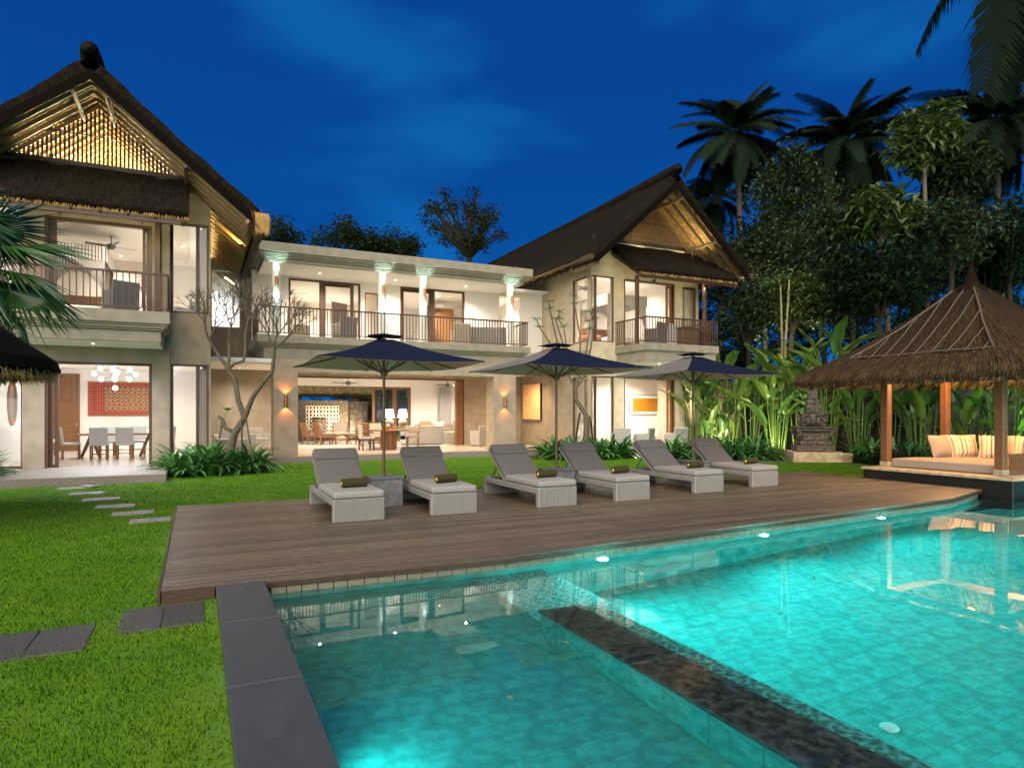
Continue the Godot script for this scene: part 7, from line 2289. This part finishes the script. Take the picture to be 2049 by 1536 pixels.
func lamps() -> void:
	# dining room and nearest pavilion
	downlight("downlight in the soffit of the nearest balcony", Vector3(-2.31, 3.343, -19.2), Color(0.92, 0.95, 1.0), 9.1)
	downlight("downlight in the dining room near the wooden door", Vector3(-4.0, 3.218, -26.8), WHITE, 4.6)
	downlight("downlight in the dining room near the tapestry", Vector3(-1.2, 3.218, -27.2), WHITE, 4.6)
	downlight("bedroom downlight beside the canopy bed of the nearest pavilion", Vector3(-1.5, 7.146, -21.6), WHITE, 5.3)
	downlight("bedroom downlight near the corner window of the nearest pavilion", Vector3(-0.4, 7.146, -24.4), WHITE, 5.3)
	downlight("bedroom downlight at the back of the nearest pavilion", Vector3(-2.4, 7.146, -26.8), WHITE, 4.7)
	downlight("bedroom downlight behind the border window", Vector3(-4.3, 7.146, -22.0), WHITE, 2.7)
	var lf := thing("attic_lamp", "warm lamp in the attic behind the lit slatted gable", "lamp", Vector3(-2.33, 7.62, -22.2))
	var lb := MB.new()
	lb.ball(Vector3.ZERO, Vector3.ONE * 0.12, 14, 8)
	part(lf, "bulb", lb, M.attic_glow)
	omni(Vector3.ZERO, Color(1.0, 0.93, 0.76), 26.0, 0.10, lf)
	var lf2 := thing("attic_lamp", "second warm lamp deeper in the attic of the nearest pavilion", "lamp", Vector3(-2.33, 7.62, -25.5))
	part(lf2, "bulb", lb, M.attic_glow)
	omni(Vector3.ZERO, Color(1.0, 0.93, 0.76), 20.0, 0.10, lf2)
	# living room and terrace
	for p in [[3.9, "by the first pier"], [6.4, "above the parasol"], [8.9, "toward the sliding door jamb"]]:
		downlight("terrace ceiling downlight %s" % p[0 + 1], Vector3(p[0], 3.216, -24.3), WARM, 8.8)
	downlight("terrace ceiling downlight above the white armchairs by the frangipani", Vector3(1.4, 3.216, -25.2), WHITE, 5.7)
	downlight("terrace ceiling downlight above the wicker pedestal", Vector3(12.2, 3.216, -24.6), WARM, 6.2)
	for p in [[4.2, -28.2, "above the lounge chairs"], [6.8, -29.6, "above the console lamps"], [8.8, -28.4, "above the white sofa"], [11.2, -29.0, "near the living room curtain"], [2.2, -29.0, "near the lattice end"]]:
		downlight("living room downlight %s" % p[2], Vector3(p[0], 3.236, p[1]), WHITE, 11.0)
	garden_spot("spotlight washing the lattice wall behind the living room", Vector3(6.1, 0.15, -34.2), Vector3(6.1, 1.4, -36), WARM, 1.8, 60)
	garden_spot("spotlight below the back pavilion thatch", Vector3(7.4, 0.15, -34.8), Vector3(7.0, 3.0, -37.6), WARM, 12.0, 55)
	# main balcony and rooms behind
	for p in [[3.9, "before the first door"], [6.6, "between the doors"], [9.4, "before the wardrobe door"]]:
		downlight("main balcony downlight %s" % p[1], Vector3(p[0], 6.482, -23.5), WHITE, 10.2)
	for p in [[3.2, -27.2, "in the first upstairs room by its side wall"], [5.4, -28.6, "in the first upstairs room by the open door"], [7.8, -27.6, "in the second upstairs room"], [9.2, -26.0, "in the second upstairs room before the wardrobe"], [12.0, -26.8, "in the bright end room upstairs"]]:
		downlight("downlight %s" % p[2], Vector3(p[0], 6.482 if p[0] < 11.3 else 6.596, p[1]), WHITE, 11.0)
	downlight("stair window light beside the nearest pavilion", Vector3(1.05, 6.99, -27.8), Color(0.9, 0.97, 1.0), 10.4)
	for p in [[2.34, 5.78, "first"], [5.83, 6.02 - 0.12, "second"], [7.31, 6.05 - 0.12, "third"], [10.76, 5.9, "last"]]:
		wall_cylinder("copper up and down lamp on the %s balcony column" % p[2], Vector3(p[0], 5.86, -22.18), 0.26, 0.055, Color(0.80, 1.0, 0.97), 1.1, 30.0, M.lamp_cool, "column lamps on the balcony")
	wall_cylinder("warm up and down sconce on the first terrace pier", Vector3(2.62, 2.0, -22.19), 0.34, 0.06, Color(1.0, 0.55, 0.24), 0.32, 48.0, M.lamp_warm, "terrace pier sconces")
	wall_cylinder("warm up and down sconce on the second terrace pier", Vector3(10.46, 2.0, -22.19), 0.34, 0.06, Color(1.0, 0.55, 0.24), 0.32, 48.0, M.lamp_warm, "terrace pier sconces")
	# far pavilion
	for p in [[15.2, 7.196, -22.4, "above the far balcony door"], [17.2, 7.196, -23.6, "above the far canopy bed"], [14.2, 7.196, -23.0, "behind the far corner window"], [16.0, 7.196, -26.8, "at the back of the far bedroom"]]:
		downlight("bedroom downlight %s" % p[3], Vector3(p[0], p[1], p[2]), WHITE, 7.6)
	for p in [[15.4, 3.246, -21.8, "in the ground floor room of the far pavilion"], [16.4, 3.246, -22.0, "above the yellow picture"], [14.2, 3.246, -24.0, "above the white cloth table"], [14.6, 3.246, -26.4, "beside the wood panels"]]:
		downlight("downlight %s" % p[3], Vector3(p[0], p[1], p[2]), WHITE, 9.4)
	downlight("downlight in the soffit of the far balcony", Vector3(15.6, 3.432, -19.6), WHITE, 6.8)
	# lamps standing on the awnings, throwing light up under the gables
	garden_spot("lamp on the awning lighting the far gable soffit", Vector3(17.2, 7.65, -19.6), Vector3(17.4, 9.4, -19.7), Color(1.0, 0.88, 0.64), 1.4, 85)
	garden_spot("lamp on the awning lighting the far slatted gable", Vector3(15.2, 7.9, -19.9), Vector3(15.6, 9.4, -20.4), Color(1.0, 0.88, 0.64), 0.8, 80)
	garden_spot("lamp on the awning lighting the nearest gable soffit", Vector3(-3.2, 7.9, -19.4), Vector3(-3.3, 9.4, -19.6), Color(1.0, 0.80, 0.45), 0.22, 80)
	garden_spot("lamp on the flat roof end lighting the rafters of the nearest pavilion", Vector3(1.25, 6.6, -21.2), Vector3(0.9, 8.4, -21.6), Color(1.0, 0.85, 0.5), 1.5, 80)
	garden_spot("lamp on the flat roof washing the far pavilion side wall", Vector3(11.1, 7.2, -22.6), Vector3(13.3, 6.0, -22.3), Color(1.0, 0.90, 0.62), 1.0, 80)
	for p in [[-2.9, -18.55, -2.6, "nearest pavilion, toward the palm"], [-1.2, -18.55, -0.9, "nearest pavilion, toward the corner window"], [15.0, -19.1, 14.6, "far pavilion, toward the corner window"], [17.4, -19.1, 17.2, "far pavilion, toward the palms"]]:  # fill lamps added under the awnings to warm the shaded walls
		garden_spot("small added fill lamp under the awning of the %s" % p[3], Vector3(p[0], 6.40, p[1]), Vector3(p[2], 6.3, p[1] - 1.8), Color(1.0, 0.90, 0.68), 0.5, 75)
	# gazebo
	var gl := thing("gazebo_lamp", "warm lamp under the gazebo roof above the day bed", "lamp", Vector3(15.55, 2.75, -8.65))
	var gb := MB.new()
	gb.ball(Vector3.ZERO, Vector3.ONE * 0.09, 14, 8)
	part(gl, "bulb", gb, M.lamp_warm)
	omni(Vector3.ZERO, Color(1.0, 0.76, 0.52), 5.5, 0.08, gl)
	var rod := MB.new()
	rod.rod(Vector3(0, 0.08, 0), Vector3(0, 1.1, 0), 0.008)
	part(gl, "cord", rod, M.iron)
	var sl := thing("shelter_lamp", "warm lamp under the border shelter roof", "lamp", Vector3(-4.1, 2.6, -11.9))
	part(sl, "bulb", gb, M.lamp_warm)
	omni(Vector3.ZERO, Color(1.0, 0.74, 0.44), 2.2, 0.08, sl)
	# garden
	garden_spot("spotlight at the foot of the heliconias nearest the far pavilion", Vector3(17.3, 0.2, -18.3), Vector3(18.6, 2.6, -19.6), Color(1.0, 0.97, 0.74), 1.8, 65)
	garden_spot("spotlight at the foot of the heliconias behind the shrine", Vector3(18.2, 0.2, -16.5), Vector3(19.8, 2.8, -17.2), Color(1.0, 0.96, 0.70), 3.2, 65)
	garden_spot("spotlight under the bright shrub behind the pillows", Vector3(18.0, 0.2, -9.0), Vector3(18.9, 0.9, -9.8), Color(0.95, 1.0, 0.6), 1.6, 60)
	garden_spot("spotlight lighting the tall slender tree", Vector3(21.5, 0.4, -19.5), Vector3(24.6, 14.0, -21.4), Color(1.0, 0.95, 0.68), 60.0, 24)
	garden_spot("spotlight under the trees beside the far gable", Vector3(19.5, 0.4, -20.5), Vector3(22.5, 7.0, -25.0), Color(1.0, 0.95, 0.7), 16.0, 45)
	garden_spot("green lit spotlight behind the shower panel", Vector3(21.0, 0.2, -9.2), Vector3(21.8, 2.0, -10.0), Color(0.7, 1.0, 0.6), 3.0, 55)
	# pool
	pool_light("underwater light under the deck edge, nearest the divider", Vector3(4.25, -0.19, pool_edge(4.25) + 0.01), Vector3(0, 0, 1), 9.0)
	pool_light("underwater light under the deck edge, middle of the three", Vector3(7.05, -0.19, pool_edge(7.05) + 0.01), Vector3(0, 0, 1), 9.0)
	pool_light("underwater light under the deck edge, nearest the gazebo", Vector3(9.85, -0.19, pool_edge(9.85) + 0.01), Vector3(0, 0, 1), 9.0)
	pool_light("underwater light on the near pool wall across from the first one", Vector3(5.2, -0.45, 5.98), Vector3(0, 0, -1), 38.0)
	pool_light("underwater light on the near pool wall across from the middle one", Vector3(9.0, -0.45, 5.98), Vector3(0, 0, -1), 38.0)
	pool_light("underwater light on the far side wall of the pool, upstream", Vector3(21.9, -0.45, -3.5), Vector3(-1, 0, 0), 38.0)
	pool_light("underwater light on the far side wall of the pool, downstream", Vector3(21.9, -0.45, 1.5), Vector3(-1, 0, 0), 38.0)
	pool_light("underwater light in the shallow pool, on the coping side nearer the deck", Vector3(0.565, -0.25, -3.3), Vector3(1, 0, 0), 1.1)
	pool_light("underwater light in the shallow pool, on the coping side nearer the lawn slabs", Vector3(0.565, -0.25, 0.5), Vector3(1, 0, -0.6), 0.9)

func small_things() -> void:
	# sandals on the first stepping stone
	for s in [[-2.12, -16.72, 0.5, "sandal lying flat on the first stepping stone"], [-1.98, -16.60, -0.6, "sandal tipped on its side on the first stepping stone"]]:
		var t := thing("sandal", "dark strapped pale " + s[3], "sandal", Vector3(s[0], 0.037, s[1]), s[2], "pair of sandals")
		var m := MB.new()
		m.rbox(Vector3(0, 0.012, 0), Vector3(0.10, 0.024, 0.26), 0.011)
		part(t, "sole", m, M.fabric_white)
		var st := MB.new()
		st.tube([Vector3(-0.045, 0.02, 0.0), Vector3(-0.02, 0.06, -0.03), Vector3(0.02, 0.06, -0.03), Vector3(0.045, 0.02, 0.0)], [0.008, 0.009, 0.009, 0.008], 6)
		part(t, "strap", st, M.fabric_dark)
	# pool fittings and leaves on the water
	var dr := MB.new()
	dr.lathe(Vector3.ZERO, [Vector2(0.065, 0.0), Vector2(0.06, 0.015), Vector2(0.04, 0.025), Vector2(0.0, 0.03)], 18)
	solo("pool_inlet", "round white fitting on the deep pool floor", "pool fitting", dr, M.fabric_white, Vector3(4.48, -1.50, -3.04))
	var lm := leaf_card(0.035, 0.08, 0.1)
	var n := -1
	for p in [[1.5, -4.9], [1.65, -3.4], [2.42, -4.05], [4.4, -3.9], [5.6, -4.6], [6.0, -5.3], [6.5, -5.2], [3.7, -4.7], [7.4, -5.6], [8.2, -5.4], [4.0, -5.2], [5.0, -2.7], [7.0, -4.1]]:
		n += 1
		solo("floating_leaf", "small fallen leaf floating on the pool, %s counted from the black coping" % NTH[n], "leaf", lm, M.leaf_lily if p[0] > 4.0 else M.bamboo, Vector3(p[0], WATER + 0.004, p[1]), rf(0, TAU), "leaves on the pool")
	# outdoor shower panel beyond the gazebo
	var sp := thing("shower_panel", "brown wooden panel with round pale boss behind the day bed", "shower panel", Vector3(20.4, 0, -9.2), -0.9)
	part(sp, "panel", one(Vector3(0, 1.3, 0), Vector3(0.62, 2.6, 0.10), 0.01), M.wood_slat)
	var bo := MB.new()
	bo.ball(Vector3(0.05, 1.25, 0.06), Vector3(0.12, 0.12, 0.05), 14, 8)
	part(sp, "boss", bo, M.sandstone)
	var tr := MB.new()
	tr.tube([Vector3(0.55, 0, -0.2), Vector3(0.52, 1.3, -0.2), Vector3(0.5, 3.4, -0.2)], [0.17, 0.15, 0.14], 9)
	part(sp, "trunk_post", tr, M.bark_palm)
